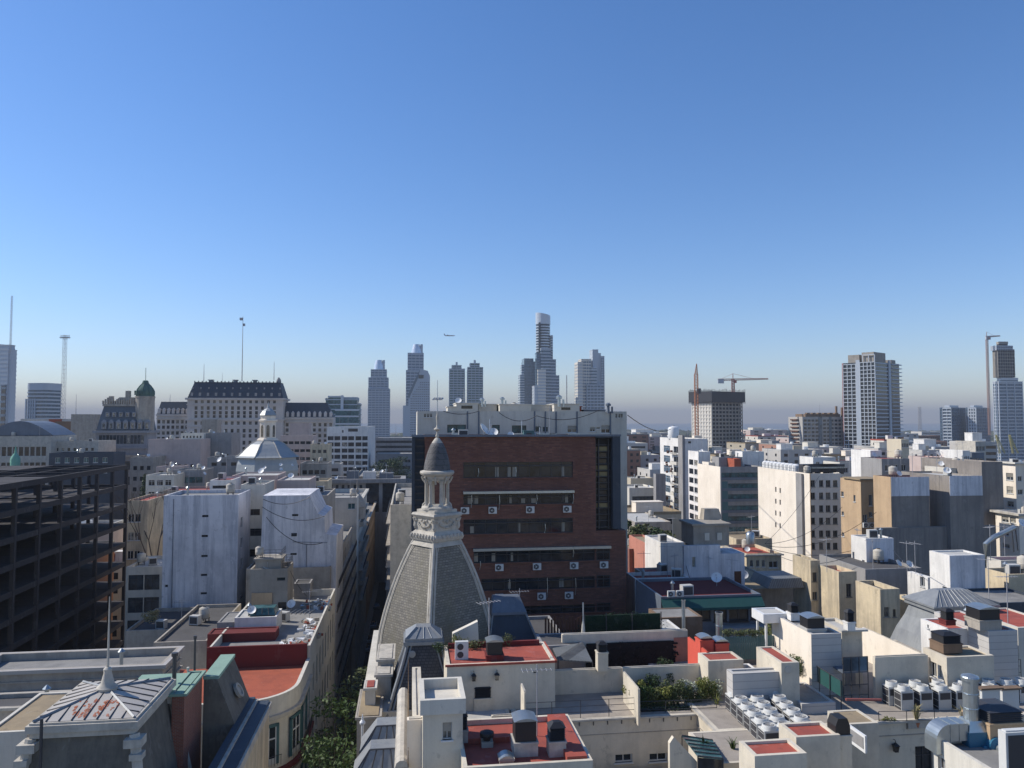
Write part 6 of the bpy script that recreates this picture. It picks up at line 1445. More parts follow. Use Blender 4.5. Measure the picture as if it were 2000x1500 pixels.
for j in range(rows_):
    f0, f1 = j/rows_, (j+1)/rows_; z0, z1 = Zd(919-54*f0), Zd(919-54*f1); n = 20; r0, r1 = rcap(f0)+.05, rcap(f1); o = PI/n*(j % 2)
    for i in range(n):
        a0, a1, am = o+2*PI*i/n, o+2*PI*(i+1)/n, o+2*PI*(i+.5)/n; zl = z0-(z1-z0)*.55
        b.add([(r1*math.cos(a0), r1*math.sin(a0), z1), (r1*math.cos(a1), r1*math.sin(a1), z1), (r0*math.cos(a1), r0*math.sin(a1), z0), ((r0+.035)*math.cos(am), (r0+.035)*math.sin(am), zl), (r0*math.cos(a0), r0*math.sin(a0), z0)], [(4, 3, 2, 1, 0)])
b.lathe([(rcap(0)*.98, Zd(918)), (rcap(.5)*.98, Zd(892)), (rcap(1)*.98, Zd(865))], 20); b.build('scaled_spire', 'shingle', dm)
b = MB(); b.lathe([(10.8*kk, Zd(867)), (10.4*kk, Zd(864)), (4.5*kk, Zd(856)), (2.5*kk, Zd(855)), (3.5*kk, Zd(852)), (3.5*kk, Zd(850)), (1.6*kk, Zd(847)), (2*kk, Zd(842)), (7*kk, Zd(839)), (7*kk, Zd(838)), (2.4*kk, Zd(834)), (1.4*kk, Zd(828)), (2.8*kk, Zd(816)), (2.8*kk, Zd(813)), (1.2*kk, Zd(810)), (.5*kk, Zd(790))], 14)
b.build('finial', 'stone_pale', dm, smooth=True)
b = MB(); b.tube([(0, 0, Zd(810)), (0, 0, Zd(742))], .05, 6, r2=.02); b.build('rod', 'metal', dm)
b = MB(); z = Zd(779); 
for (x0, y0, x1, y1) in ((-9, -3, 9, -3), (9, -3, 11, 3), (11, 3, -7, 3), (-7, 3, -9, -3), (-2, -3, 0, 3), (3, -3, 5, 3)): b.bar((x0*kk, y0*kk*2, z+y0*kk*.5), (x1*kk, y1*kk*2, z+y1*kk*.5), .045)
o = b.build('rod_frame', 'metal', dm); o.rotation_euler.z = -R(44)
# ================= terraces =================
ZF = 35.0
def nb(name, label, xc, xr, yt, Y, bx=None, cat='rooftop room', z0=ZF, wall='terrace', roof='roof_grey', par=.25, dep=3, fin=True, wins=(), lwins=(), st='fr', gm='glass_dark'):
    o = Bld(name, label, cat, xc, xr, yt, Y, bx=bx, dep=dep, z0=z0, wall=wall, roof=roof, par=par)
    if wins: o.px('f', wins, st=st, gm=gm)
    if lwins: o.px('l', lwins, st=st, gm=gm)
    return o.finish() if fin else o
def onf(px, py, z=ZF): return WZ(px, py, z)
tA = nb('terrace_building', 'cream terrace block with coping and two small windows, below the tiled roof terrace', 1010, 1402, 1412, 51.0, cat='building', z0=0, dep=15, par=.02, roof='tile_floor', wins=[(1201, 1473, 1235, 1489), (1268, 1471, 1303, 1487)], fin=False)
tA.trim(0, .12, .12, 'stone_pale'); tA.trim(1.0, .04, .03, 'stone'); tA.finish()
b = MB()
for i in range(10): b.box(tA.w*(.3+i*.07), -.06, tA.h-.4, tA.w*(.3+i*.07)+.05, -.004, tA.h-.12)
b.build('bracket', 'metal_dark', tA.root)
S('terrace_building', 'lower cream block under the red roof at the bottom centre', 842, 1009, 1442, 48.5, dep=17, wall='terrace', roof='roof_pale', par=.02)
tB = nb('terrace_building', 'cream terrace block carrying the rows of big condenser units, with lantern and dark door', 1400, 2100, 1427, 49.3, cat='building', z0=0, dep=17, par=.02, roof='tile_floor', fin=False)
tB.px('f', [(1788, 1457, 1822, 1520)], st='band', gm='glass_dark', fm='frame_dark'); tB.trim(0, .14, .16, 'stone_pale'); tB.trim(.9, .05, .05, 'stone'); tB.finish()
nb('terrace_building', 'low terrace block below the left group of condenser units', 1400, 1545, 1492, 44.5, cat='building', z0=0, dep=4.5, par=.02, roof='tile_floor')
nb('courtyard', 'tiled light-well floor in front of the two small terrace windows', 1100, 1420, 1660, 42, cat='courtyard', z0=0, dep=8.6, par=.02, roof='tile_floor')
# red-roofed room with two lanterns
r1 = nb('rooftop_room', 'cream rooftop room with red roof, two wall lanterns and a capped chimney', 873, 1084, 1299, 52.8, dep=4.6, roof='red_roof', par=.1, wins=[(1042, 1312, 1049, 1315)], st='pane'); 
MB().box(-.12, -.1, r1.h-.12, r1.w+.1, -.004, r1.h+.02).box(r1.w+.003, -.1, r1.h-.12, r1.w+.12, r1.d, r1.h+.02).build('roof_edge', 'red_roof', r1.root)
MB().box(.3, r1.d-.5, r1.h-.0999, r1.w-.4, r1.d-.25, r1.h+.25).build('roof_kerb', 'red_dark', r1.root)
def lantern(bd, px, py, lab, s=1.0):
    u, z = bd.hit('f', px, py); r_ = thing('wall_lantern', lab, 'lantern', bd.P(u, -.22*s, z), bd.rot)
    MB().frus((-.1*s, -.1*s, .1*s, .1*s), -.16*s, (-.14*s, -.14*s, .14*s, .14*s), .14*s).build('glass_body', 'glass_brown', r_)
    MB().frus((-.17*s, -.17*s, .17*s, .17*s), .141*s, (-.03*s, -.03*s, .03*s, .03*s), .3*s).box(-.11*s, -.11*s, -.2*s, .11*s, .11*s, -.161*s).tube([(0, 0, .3*s), (0, .05*s, .42*s), (0, .2*s, .4*s)], .02*s, 5).build('frame', 'black', r_)
lantern(r1, 925, 1322, 'left of the two wall lanterns below the red roof'); lantern(r1, 970, 1320, 'right of the two wall lanterns below the red roof')
lantern(tB, 1745, 1458, 'black lantern hanging beside the dark barred door', 1.15)
def chim(lab, x0, x1, yc0, yc1, yb, zf, style='louvre', body='terrace', cap='black', Y=None, dp=None, name='chimney'):
    p = WZ(x0, yb, zf) if Y is None else W(x0, yb, Y); ex = Vector((math.cos(GR), math.sin(GR), 0)); wd = span(p, ex, x1); kq = p.y/1500; h1 = (yb-yc1)*kq; h0 = (yb-yc0)*kq; dp = dp or wd
    r_ = thing(name, lab, 'chimney', p, GR); 
    if h1 > .05: MB().box(0, 0, 0, wd, dp, h1).box(-.04, -.04, h1-.1, wd+.04, dp+.04, h1+.002).build('stack', body, r_)
    b = MB(); e = .05; hc = h0-h1
    if style == 'louvre':
        b.box(e+.05, e+.05, h1+.002, wd-e-.05, dp-e-.05, h1+hc*.7); n = max(3, int(hc/.12))
        for i in range(n): z = h1+.04+i*hc*.72/n; b.frus((e-.02, e-.02, wd-e+.02, dp-e+.02), z, (e+.04, e+.04, wd-e-.04, dp-e-.04), z+.05)
        b.frus((0, 0, wd, dp), h1+hc*.75, (wd*.3, dp*.3, wd*.7, dp*.7), h0)
    elif style == 'flat':
        b.box(e+.03, e+.03, h1+.002, wd-e-.03, dp-e-.03, h0-.08)
    elif style == 'hood':
        b.box(e, e, h1+.002, wd-e, dp-e, h1+hc*.55); b.frus((e, e, wd-e, dp-e), h1+hc*.551, (wd*.22, e, wd*.78, dp-e), h0)
    b.build('cowl', cap, r_)
    if style == 'flat':
        c = MB(); n = 8; z = h0-.079
        vs = [(wd*i/n, y, z+.16*math.sin(PI*i/n)) for y in (-.03, dp+.03) for i in range(n+1)]+[(wd*i/n, y, z-.0) for y in (-.03, dp+.03) for i in range(n+1)]
        m_ = n+1; c.add(vs, [(i, i+1, m_+i+1, m_+i) for i in range(n)]+[(2*m_+i+1, 2*m_+i, 3*m_+i, 3*m_+i+1) for i in range(n)]+[tuple(list(range(n+1))+[2*m_+n, 2*m_])]+[tuple([m_+i for i in range(n, -1, -1)]+[3*m_, 3*m_+n])]); c.build('lid', 'galv', r_)
    return r_
zR1 = r1.O.z+r1.h-.1
chim('chimney with dark opening, red foot and pale curved lid on the lantern room roof', 950, 984, 1254, 1281, 1292, zR1, 'flat', 'red_dark')
chim('tall cream chimney with black louvred cap right of the shallow water basin', 926, 960, 1343, 1368, 1442, 33.6, 'louvre')
chim('cream chimney with black cowl rising from the terrace back wall', 1168, 1188, 1257, 1276, 1312, 37, 'louvre', Y=56)
ac2 = thing('air_conditioner', 'tall white two-fan air conditioner on the lantern room roof, beside yellow-green shrubs', 'air conditioner', WZ(889, 1289, zR1), GR)
MB().box(0, 0, 0, .92, .36, 1.22).box(.05, .02, -.08, .12, .34, 0).box(.8, .02, -.08, .87, .34, 0).build('casing', 'ac_white', ac2)
for z in (.34, .88): b = MB().lathe([(.22, 0), (.22, .02)], 18); b.build('fan_grille', 'ac_grille', ac2, (.36, -.002, z)).rotation_euler.x = PI/2
for i, (px, py, s_, mt, lb) in enumerate(((900, 1262, .9, 'leaf_yellow', 'yellow-green leafy shrub behind the tall white air conditioner'), (925, 1266, .7, 'leaf_olive', 'olive shrub right of the tall white air conditioner'), (985, 1262, .8, 'leaf_olive', 'thin reddish shrub row behind the capped chimney'), (868, 1268, .6, 'leaf_dark', 'dark shrub left of the white air conditioner'))):
    bush('shrub', lb, WZ(px, py+14, zR1-.5), .8, .5, 1.2*s_+.4, 420, .07, mt, i+3)
# terrace walls, rails
nb('terrace_wall', 'shaded cream back wall of the tiled roof terrace', 1070, 1216, 1311, 56.1, dep=.3, cat='wall', par=0, roof='stone_pale')
nb('terrace_wall', 'sunlit cream side wall closing the tiled terrace on the right', 1246, 1250, 1346, 51.4, bx=1217, cat='wall', par=0, roof='stone_pale')
nb('terrace_wall', 'cream garden wall with pale coping behind the terrace shrubs', 1218, 1381, 1305, 56.3, dep=.3, cat='wall', par=0, roof='stone_pale')
nb('terrace_wall', 'short sunlit wall left of the tiled terrace, stepping down', 1024, 1027, 1352, 49.5, bx=1017, z0=33, cat='wall', par=0, roof='stone_pale')
nb('terrace_wall', 'low cream parapet between the tall louvred chimney and the terrace', 960, 1024, 1399, 48.6, dep=.25, z0=33, cat='wall', par=0, roof='stone_pale')
A3 = tA.P(tA.w*.03, .25, tA.h); rail([A3, tA.P(tA.w*.595, .25, tA.h), onf(1221, 1353)+Vector((0, 0, 0))], 1.15, 2.2, 'dark thin railing along the front of the tiled roof terrace', 3)
rail([WZ(1130, 1500, 31.6), WZ(1310, 1492, 31.6)], 1.9, 2.0, 'faint thin railing below the two small terrace windows', 2)
dr = thing('floor_drain', 'small square drain grate on the tiled terrace floor', 'drain', onf(1196, 1368), GR); MB().box(-.5, -.4, .002, .5, .4, .02).build('slab', 'stone', dr); MB().box(-.22, -.18, .021, .22, .18, .03).build('grate', 'black', dr)
# yard behind: coping wall with dark vine, pink return, red wall
pw = nb('party_wall', 'grey-white party wall with pale coping behind the black vine', 1098, 1343, 1240, 62, dep=.35, cat='wall', par=0, roof='stone_pale', z0=30)
MB().box(pw.hit('f', 1316, 1260)[0], -.04, 0, pw.w-.01, -.003, pw.h-.55).build('pink_panel', 'pink', pw.root)
random.seed(8); vn = thing('vine_screen', 'black dried vine covering the party wall, ragged at its right edge', 'vine', pw.P(pw.hit('f', 1140, 1280)[0], -.05, 0), GR)
wv_ = pw.hit('f', 1317, 1280)[0]-pw.hit('f', 1140, 1280)[0]; zt_ = pw.hit('f', 1200, 1252)[1]; b = MB().box(.2, -.2, 4, wv_-.3, -.003, zt_-.1)
leaves(b, (wv_/2, -.15, (zt_+5)/2), wv_*.56, .2, (zt_-5)*.5, 700, .14, random.Random(1))
for i in range(16): z = zt_-.15*i-.1; b.box(wv_-.31, -.18, z-.12, wv_+random.uniform(-.2, .25), -.02, z-.02)
b.build('foliage', 'vine_black', vn)
rw = nb('party_wall', 'bright red sunlit wall at the right end of the vine yard', 1380, 1384, 1273, 57.4, bx=1343, cat='wall', par=0, wall='red_bright', roof='red_roof', z0=33)
cnp = thing('canopy', 'grey corrugated sloping canopy left of the black vine', 'canopy', W(1085, 1286, 57.5), GR)
P_ = [W(1090, 1288, 57.2), W(1157, 1292, 57.2), W(1139, 1255, 61.5), W(1078, 1263, 61.5)]; q = [ (Vector(p)-cnp.location) for p in P_]; q = [Vector((v.x*math.cos(GR)+v.y*math.sin(GR), -v.x*math.sin(GR)+v.y*math.cos(GR), v.z)) for v in q]
MB().add(q+[v-Vector((0, 0, .08)) for v in q], [(0, 1, 2, 3), (7, 6, 5, 4), (0, 4, 5, 1), (1, 5, 6, 2), (3, 2, 6, 7), (0, 3, 7, 4)]).build('sheet', 'corrugate', cnp)
b = MB()
for v in q: b.tube([v-Vector((0, 0, .08)), v-Vector((0, 0, 2.4))], .05, 5)
b.build('post', 'metal_dark', cnp)
# behind the yard: hedge screen, fence, sheds, flues
hd = thing('hedge_screen', 'long dark green artificial hedge screen on a frame', 'hedge', W(1141, 1240, 66), GR); ex_ = Vector((math.cos(GR), math.sin(GR), 0)); wh_ = span(W(1141, 1240, 66), ex_, 1290); hh_ = 37*66/1500
b = MB().box(0, 0, -2, wh_, .2, hh_-.06); leaves(b, (wh_/2, .02, hh_/2-.5), wh_*.62, .3, hh_*.95, 2600, .09, random.Random(6)); b.build('foliage', 'hedge_dark', hd)
b = MB()
for f in (0, .28, .62, 1): b.tube([(wh_*f, -.2, -2), (wh_*f, -.2, hh_+.15)], .05, 5)
b.build('post', 'metal_dark', hd)
S('party_wall', 'dim wall behind the hedge screen', 1062, 1300, 1246, 67.5, dep=.5, wall='grey', par=0, cat='wall')
b = MB(); random.seed(9); p0 = W(1064, 1240, 66)
for i in range(13): x = i*.26; b.box(x, 0, -2, x+.16, .05, random.uniform(1.2, 1.6))
o = b.build('fence', 'wood_brown', None, p0, GR); tag(o, 'brown upright plank fence left of the dark green hedge screen', 'fence')
spk = MB().tube([(0, 0, -1), (0, 0, 2.3)], .06, 6).lathe([(.2, -.6), (.12, .4), (.05, 1.0)], 8).build('flue_pipe', 'offwhite', None, W(1139, 1232, 64)); tag(spk, 'thin pale flue pipe at the left end of the hedge screen', 'flue')
for (x0, x1, yt, Y, lb, mt, rf) in ((1290, 1372, 1207, 70, 'shed with grey sloping roof behind the red sunlit wall', 'brown_wall', 'roof_grey'), (1060, 1140, 1262, 61, 'low shaded shed beneath the corrugated canopy', 'grey', 'roof_dark'), (1296, 1332, 1232, 66, 'small sunlit white shed fragment right of the hedge', 'white', 'roof_pale')):
    S('shed', lb, x0, x1, yt, Y, dep=3.5, wall=mt, roof=rf, par=.05, cat='shed', z0=30)
for (px, yb_, yt_, Y, r_, lb) in ((1335, 1210, 1172, 69, .16, 'thin galvanised flue behind the red sunlit wall'), (1405, 1250, 1197, 62, .27, 'thick galvanised flue pipe above the red chimney blocks')):
    p = W(px, yb_, Y); h = (yb_-yt_)*Y/1500; o = thing('flue_pipe', lb, 'flue', p); MB().cyl(0, 0, -1, h, r_, 14).lathe([(r_*1.05, h*.5), (r_*1.1, h*.52), (r_*1.05, h*.54)], 14).build('pipe', 'galv', o); MB().lathe([(r_*1.15, h-.12), (r_*1.15, h)], 14).build('rim', 'metal', o)
# small red roof houses in the centre right
RR1 = nb('rooftop_room', 'white room with small red roof in front of the two red chimney blocks', 1383, 1452, 1291, 55.5, bx=1363, roof='red_roof', par=.07)
for (x0, x1, yt, lb) in ((1368, 1394, 1246, 'left red chimney block with a thin stone lid'), (1398, 1424, 1252, 'right red chimney block under the thick flue')):
    chim(lb, x0, x1, yt, yt+6, 1276, 37.6, 'flat', 'red_bright', 'red_dark')
RR2 = nb('rooftop_room', 'cream room with red roof and a round porthole in its front wall', 1526, 1561, 1295, 52.5, bx=1477, roof='red_roof', par=.07)
u, z = RR2.hit('f', 1539, 1308); o = MB().lathe([(.2, 0), (.2, .04)], 18).build('porthole', 'glass_dark', RR2.root, (u, -.003, z)); o.rotation_euler.x = PI/2
o = MB().lathe([(.26, 0), (.26, .03), (.2, .05)], 18).build('porthole_rim', 'stone_pale', RR2.root, (u, -.002, z)); o.rotation_euler.x = PI/2; o.location.y = -.001
nb('rooftop_room', 'low dark-roofed room wedged between the two small red roofs', 1418, 1480, 1311, 56, bx=1402, roof='roof_dark', wall='white')
nb('rooftop_room', 'grey clapboard box with sunlit white side, right behind the left condenser units', 1431, 1528, 1316, 52.4, bx=1419, roof='roof_pale', wall='lap_wall', par=.1)
RR3 = nb('rooftop_room', 'cream room with dark red sunken roof beside the octagonal-capped chimney', 1555, 1641, 1440, 42, bx=1521, z0=30, roof='red_roof', par=.14)
RR4 = nb('rooftop_room', 'cream room with small dark red sunken roof at the bottom, nearest of the red roofs', 1474, 1576, 1477, 40, bx=1443, z0=30, roof='red_roof', par=.14)
for o in (RR1, RR2): pass
chim('cream chimney with black octagonal cap beside the white framed panel', 1634, 1666, 1412, 1443, 1560, 30, 'hood', Y=42.5)
# condenser units
def line(p, q, n): return [Vector(p)+(Vector(q)-Vector(p))*i/(n-1) for i in range(n)]
zt_ = ZF+1.74; ordn = ('rearmost', 'second from the back', 'third from the back', 'third from the front', 'second from the front', 'front')
cols = (((1435, 1350), (1502, 1415), 'left'), ((1467, 1347), (1533, 1412), 'middle'), ((1510, 1347), (1580, 1413), 'right'))
for a, b_, cn_ in cols:
    for i, p in enumerate(line(WZ(*a, zt_), WZ(*b_, zt_), 6)):
        vrf((p.x, p.y, ZF+.02), GR, f'{ordn[i]} white condenser in the {cn_} column of the left group', 'left group of condenser units', (1.1, 1.1, 1.0))
zt2 = ZF+2.05
for i, (px, py) in enumerate(((1765, 1338), (1802, 1338), (1838, 1337.5), (1872, 1336.5), (1930, 1336))):
    p = WZ(px, py, zt2); vrf((p.x, p.y, ZF+.02), GR, ('first', 'second', 'third', 'fourth', 'fifth')[i]+' white condenser from the left in the front row of the right group', 'right group of condenser units', (1.0, 1.0, 1.17))
for i, px in enumerate((1741, 1787, 1832, 1880, 1930, 1965, 1995)):
    p = WZ(px, 1330-i*.8, zt2); vrf((p.x, p.y, ZF+.02), GR, ('first', 'second', 'third', 'fourth', 'fifth', 'sixth', 'seventh')[i]+' white condenser from the left in the back row of the right group', 'right group of condenser units', (1.0, 1.0, 1.17))
for i, (x0, x1) in enumerate(((1918, 1953), (1958, 1990))):
    o = nb('equipment_cabinet', ('left', 'right')[i]+' tall white cabinet with brown overhanging lid among the right condenser units', x0, x1, 1349, 49.8+i, bx=x0-5, cat='cabinet', wall='ac_white', roof='roof_ochre', par=0, fin=False, dep=.9); o.finish(); MB().box(-.15, -.15, o.h+.07, o.w+.15, o.d+.15, o.h+.17).build('lid', 'brown_wall', o.root)
b = MB()
for i in range(12): a = onf(1765+i*12, 1408); b.tube([a+Vector((0, 0, .1)), a+Vector((.3, .1, .1)), a+Vector((.35, .9, .5))], .035, 5)
tag(b.build('pipe_run', 'offwhite'), 'insulated pipes along the foot of the right condenser units', 'pipes')
rail([onf(1560, 1448), onf(1408, 1335)], 1.1, 1.6, 'grey railing running along the left condenser group', 3)
rail([onf(1717, 1425), onf(1880, 1423)], 1.15, 2.2, 'thin dark railing in front of the right condenser group', 2)
rail([onf(1748, 1340), onf(1995, 1338)], 1.9, 3.2, 'tall mesh railing behind the right condenser group', 4)
for (px, py, lb, mt, h, sd_) in ((1790, 1421, 'straw-coloured grassy plant in a pale trough before the right condensers', 'straw', 1.5, 1), (1882, 1421, 'upright green-yellow plant left of the galvanised duct pipe', 'straw', 1.5, 2), (1375, 1478, 'spiky green plant behind the sloped glass roof', 'leaf_dark', 1.1, 3), (1432, 1482, 'spiky palm-like plant beside the sloped glass roof', 'leaf', 1.1, 4), (1400, 1390, 'spiky bright plant at the right end of the shrub bed', 'leaf_yellow', 1.0, 5)): spiky(lb, onf(px, py), h, mt, sd_)
tr = thing('planter', 'long pale planter trough with grassy plant before the right condensers', 'planter', onf(1774, 1424), GR); MB().box(0, 0, 0, 1.3, .4, .4).build('trough', 'stone_pale', tr); MB().box(.05, .05, .4, 1.25, .35, .42).build('soil', 'soil', tr)
tr = thing('planter', 'dark planter with low green plant at the corner of the cream terrace', 'planter', onf(1718, 1424), GR); MB().box(0, 0, 0, 1.4, .45, .3).build('trough', 'metal_dark', tr)
bush('shrub', 'low bright green plant at the corner of the cream terrace', onf(1730, 1422)+Vector((0, 0, .2)), .5, .3, .6, 300, .06, 'leaf_yellow', 15)
# long flat block, framed panel
lb_ = nb('rooftop_room', 'long low block with mossy brown roof and sunlit side opening, left of the right condensers', 1655, 1716, 1415, 46.6, bx=1616, z0=30, roof='roof_ochre', par=.03, fin=False); lb_.px('l', [(1621, 1385, 1633, 1420)], st='fr', gm='glass_brown'); lb_.finish()
fp = thing('framed_panel', 'white framed grey panel standing on edge beside the octagonal-capped chimney', 'panel', W(1692, 1472, 44.6), GR); l_ = 2.3; h_ = 33*44.6/1500
MB().box(-.06, 0, 0, .06, l_, h_).build('frame', 'plastic_white', fp); MB().box(-.09, .15, .2, -.062, l_-.15, h_-.15).build('panel', 'grey', fp)
# sloped glass roof
gl = thing('skylight_shed', 'sloping dark glass roof with ribs beside a white gable wall', 'skylight', W(1363, 1477, 44), GR)
P_ = [W(1363, 1477, 44), W(1412, 1482, 44), W(1392, 1446, 47.5), W(1332, 1437, 47.5)]; q = [Vector(p)-gl.location for p in P_]; q = [Vector((v.x*math.cos(GR)+v.y*math.sin(GR), -v.x*math.sin(GR)+v.y*math.cos(GR), v.z)) for v in q]
MB().add(q+[v-Vector((0, 0, .06)) for v in q], [(0, 1, 2, 3), (7, 6, 5, 4), (0, 4, 5, 1), (1, 5, 6, 2), (3, 2, 6, 7), (0, 3, 7, 4)]).build('pane', 'glass_teal', gl)
b = MB()
for i in range(6): f = i/5; b.bar(q[0]+(q[3]-q[0])*f+Vector((0, 0, .03)), q[1]+(q[2]-q[1])*f+Vector((0, 0, .03)), .035)
for v in q: b.bar(v, v-Vector((0, 0, 1.9)), .04)
b.build('glazing_bar', 'metal_dark', gl)
MB().add([q[0]-Vector((0, 0, .07)), q[1]-Vector((0, 0, .07)), q[1]-Vector((0, 0, 1.5)), q[0]-Vector((0, 0, 1.5))], [(3, 2, 1, 0)]).build('front_pane', 'glass_dark', gl)
r_, b, q, _, _ = pxprism('gable_wall', 'cream gable wall with slanting top left of the sloped glass roof', 'wall', [(1308, 1452), (1316, 1440), (1361, 1488), (1361, 1600), (1308, 1600)], 44.2, .3, 'terrace', zb=30); b.build('wall', 'terrace', r_)
# big flat-roofed house with skylight box
pB = nb('house', 'flat-roofed cream house with clapboard front, skylight box and parapet, right of centre', 1585, 1643, 1239, 55.5, bx=1508, cat='house', wall='lap_wall', roof='roof_grey', par=.2)
MB().box(-.03, 0, 0, -.003, pB.d, pB.h+.01).build('side_wall', 'cream', pB.root)
pC = nb('house', 'set-back right half of the flat-roofed cream house, with dark doorway', 1644, 1683, 1231, 57.5, dep=3.5, cat='house', wall='terrace', roof='roof_pale', par=.2)
MB().box(-.3, -.5, pC.h-.02, pC.w+.2, -.004, pC.h+.12).build('eave', 'roof_pale', pC.root); MB().box(.2, -.03, 0, 1.0, -.004, 2.6).build('doorway', 'grey', pC.root)
zP = pB.O.z+pB.h-.2
chim('skylight box with black glass sides and pale lid on the flat-roofed cream house', 1577, 1614, 1207, 1229, 1240, zP, 'flat', 'roof_pale', 'black', dp=1.3)
chim('narrow white chimney with tall black cap behind the flat-roofed cream house', 1545, 1562, 1180, 1198, 1213, zP+.1, 'louvre', 'white')
chim('small black-capped chimney at the right end of the flat-roofed cream house', 1656, 1671, 1193, 1216, 1232, zP+.2, 'louvre', 'white')
cn2 = nb('canopy', 'thin white flat canopy roof on posts left of the narrow black-capped chimney', 1491, 1541, 1200, 60, bx=1468, cat='canopy', z0=39.4, wall='plastic_white', roof='roof_pale', par=.05)
b = MB()
for x, y in ((.3, .3), (cn2.w-.3, .3), (.3, cn2.d-.3)): b.box(x, y, -3.5, x+.15, y+.15, 0)
b.build('post', 'plastic_white', cn2.root)
random.seed(12)
for i, (px, py, h, mt) in enumerate(((1503, 1228, 1.6, 'leaf_yellow'), (1520, 1240, 1.7, 'leaf_olive'), (1536, 1252, 1.8, 'leaf'), (1550, 1266, 1.7, 'leaf_yellow'), (1562, 1280, 1.6, 'leaf_olive'), (1572, 1296, 1.5, 'leaf'))):
    bush('shrub', ('rearmost', 'second', 'third', 'fourth', 'fifth', 'nearest')[i]+' leafy bamboo clump along the sunlit side of the flat-roofed cream house', WZ(px-6, py+24, 36.4), .7, .8, h, 520, .085, mt, 30+i, 'bamboo clumps by the cream house')
for i, px in enumerate((1425, 1448, 1472)): bush('shrub', ('left', 'middle', 'right')[i]+' low green bush on top of the grey-green fence', W(px, 1246, 61), .9, .4, .7, 330, .07, 'leaf_olive', 40+i, 'bushes over the grey-green fence')
fg = thing('fence', 'grey-green plank fence under low bushes, behind the small red roofs', 'fence', W(1412, 1290, 60.5), GR); b = MB(); n_ = 26
for i in range(n_): b.box(i*.17, 0, 0, i*.17+.14, .04, 1.75+.05*(i % 2))
b.build('planks', 'frame_teal', fg)
S('terrace_wall', 'dim wall behind the grey-green fence', 1400, 1508, 1262, 62.5, dep=.4, wall='grey', par=0, cat='wall', z0=30)
um = thing('parasol', 'closed pale parasol standing behind the porthole room', 'parasol', WZ(1514, 1285, 36.2)); MB().tube([(0, 0, 0), (0, 0, 1.3)], .03).build('pole', 'metal', um); MB().lathe([(.2, .35), (.24, .45), (.12, 1.1), (.03, 1.6)], 8).build('canopy', 'plastic_white', um)
gs = thing('mesh_screen', 'long dark green mesh screen descending beside the porthole room', 'screen', W(1645, 1362, 52.5), GR); MB().box(-.03, 0, 0, .03, 5.6, 1.05).build('mesh', 'teal', gs)
b = MB()
for i in range(5): b.tube([(-.08, i*1.38, -1), (-.08, i*1.38, 1.15)], .035, 5)
b.tube([(-.08, 0, 1.12), (-.08, 5.6, 1.12)], .03); b.build('post', 'metal_dark', gs)
nb('rooftop_room', 'low shaded room below the dark green mesh screen', 1566, 1632, 1375, 52, wall='lap_wall', roof='tile_floor', par=.1, dep=4)
bl = thing('metal_balcony', 'dark steel balcony with smoked panels and ladder beside the cream house', 'balcony', W(1646, 1312, 54.5), GR)
MB().box(0, 0, -.12, 1.85, 1.6, 0).build('deck', 'bluegrey', bl)
MB().box(0, -.03, .02, 1.85, .0, .95).build('panel', 'glass_blue', bl)
b = MB()
for x in (0, .6, 1.2, 1.85): b.tube([(x, -.06, -2.6), (x, -.06, 1.0)], .03, 5)
for z in (-.9, -1.6, 1.0): b.tube([(0, -.06, z), (1.85, -.06, z)], .03, 5)
b.build('frame', 'metal_dark', bl)
b = MB(); a, c = W(1652, 1366, 51), W(1721, 1367, 51); b.tube([a, c], .09, 8); tag(b.build('steel_beam', 'crane_red'), 'dark red steel beam lying near the foot of the steel balcony', 'beam')
# walls and houses right
nb('party_wall', 'long sunlit cream wall descending toward the house with brown roof', 1811, 1815, 1283, 56, bx=1684, cat='wall', z0=30, wall='cream', roof='stone_pale', par=0)
nb('terrace_wall', 'shaded cream wall with clipped corner behind the right condensers', 1709, 1812, 1284, 54.6, cat='wall', wall='terrace', roof='stone_pale', par=0, dep=.3, z0=30)
h2 = nb('house', 'small cream house with flat brown roof, black-capped chimney and sunlit glazed door', 1849, 1941, 1284, 54.3, bx=1803, cat='house', roof='roof_ochre', par=.08, lwins=[(1816, 1293, 1829, 1322), (1835, 1300, 1839, 1322)])
chim('squat brown chimney with black louvred cap on the flat brown roof', 1843, 1880, 1239, 1259, 1277, h2.O.z+h2.h, 'louvre', 'brown_wall')
hr = nb('house', 'bright white house with red roof terrace and shaded doorway, below the big zinc mansard', 1852, 1931, 1229, 60, bx=1798, cat='house', wall='white', roof='red_roof', par=.1, lwins=[(1829, 1240, 1838, 1262), (1811, 1220, 1814, 1226)])
hs_ = nb('house', 'grey clapboard house end with red roof, right of the bright white house', 1931, 1987, 1233, 58, cat='house', wall='lap_wall', roof='red_roof', par=.08, dep=6)
nb('house', 'pale house with red roof cut off by the right edge', 1988, 2080, 1226, 61, cat='house', wall='offwhite', roof='red_roof', par=.1, dep=6)
zh = hs_.O.z+hs_.h
chim('wide pale chimney with dark boxed top on the red roof beside the zinc mansard', 1914, 1957, 1190, 1213, 1232, zh, 'flat', 'stone', 'black', dp=1.6)
chim('small black chimney cowl left on the red roof below the zinc mansard', 1848, 1867, 1191, 1212, 1222, zh, 'louvre', 'red_dark')
zm = thing('mansard_building', 'big grey zinc mansard roof with curved left slope behind the red roof houses', 'roof', W(1830, 1262, 66), GR)
kz = 66/1500; w0 = 110*kz; b = MB()
sec = [(-1.4, -.6), (-1.0, .7), (-.5, 1.9), (-.2, 2.9)]
for (o0, z0), (o1, z1) in zip(sec[:-1], sec[1:]): b.frus((o0, o0, w0-o0*.5, 3-o0), z0, (o1, o1, w0-o1*.5, 3-o1), z1)
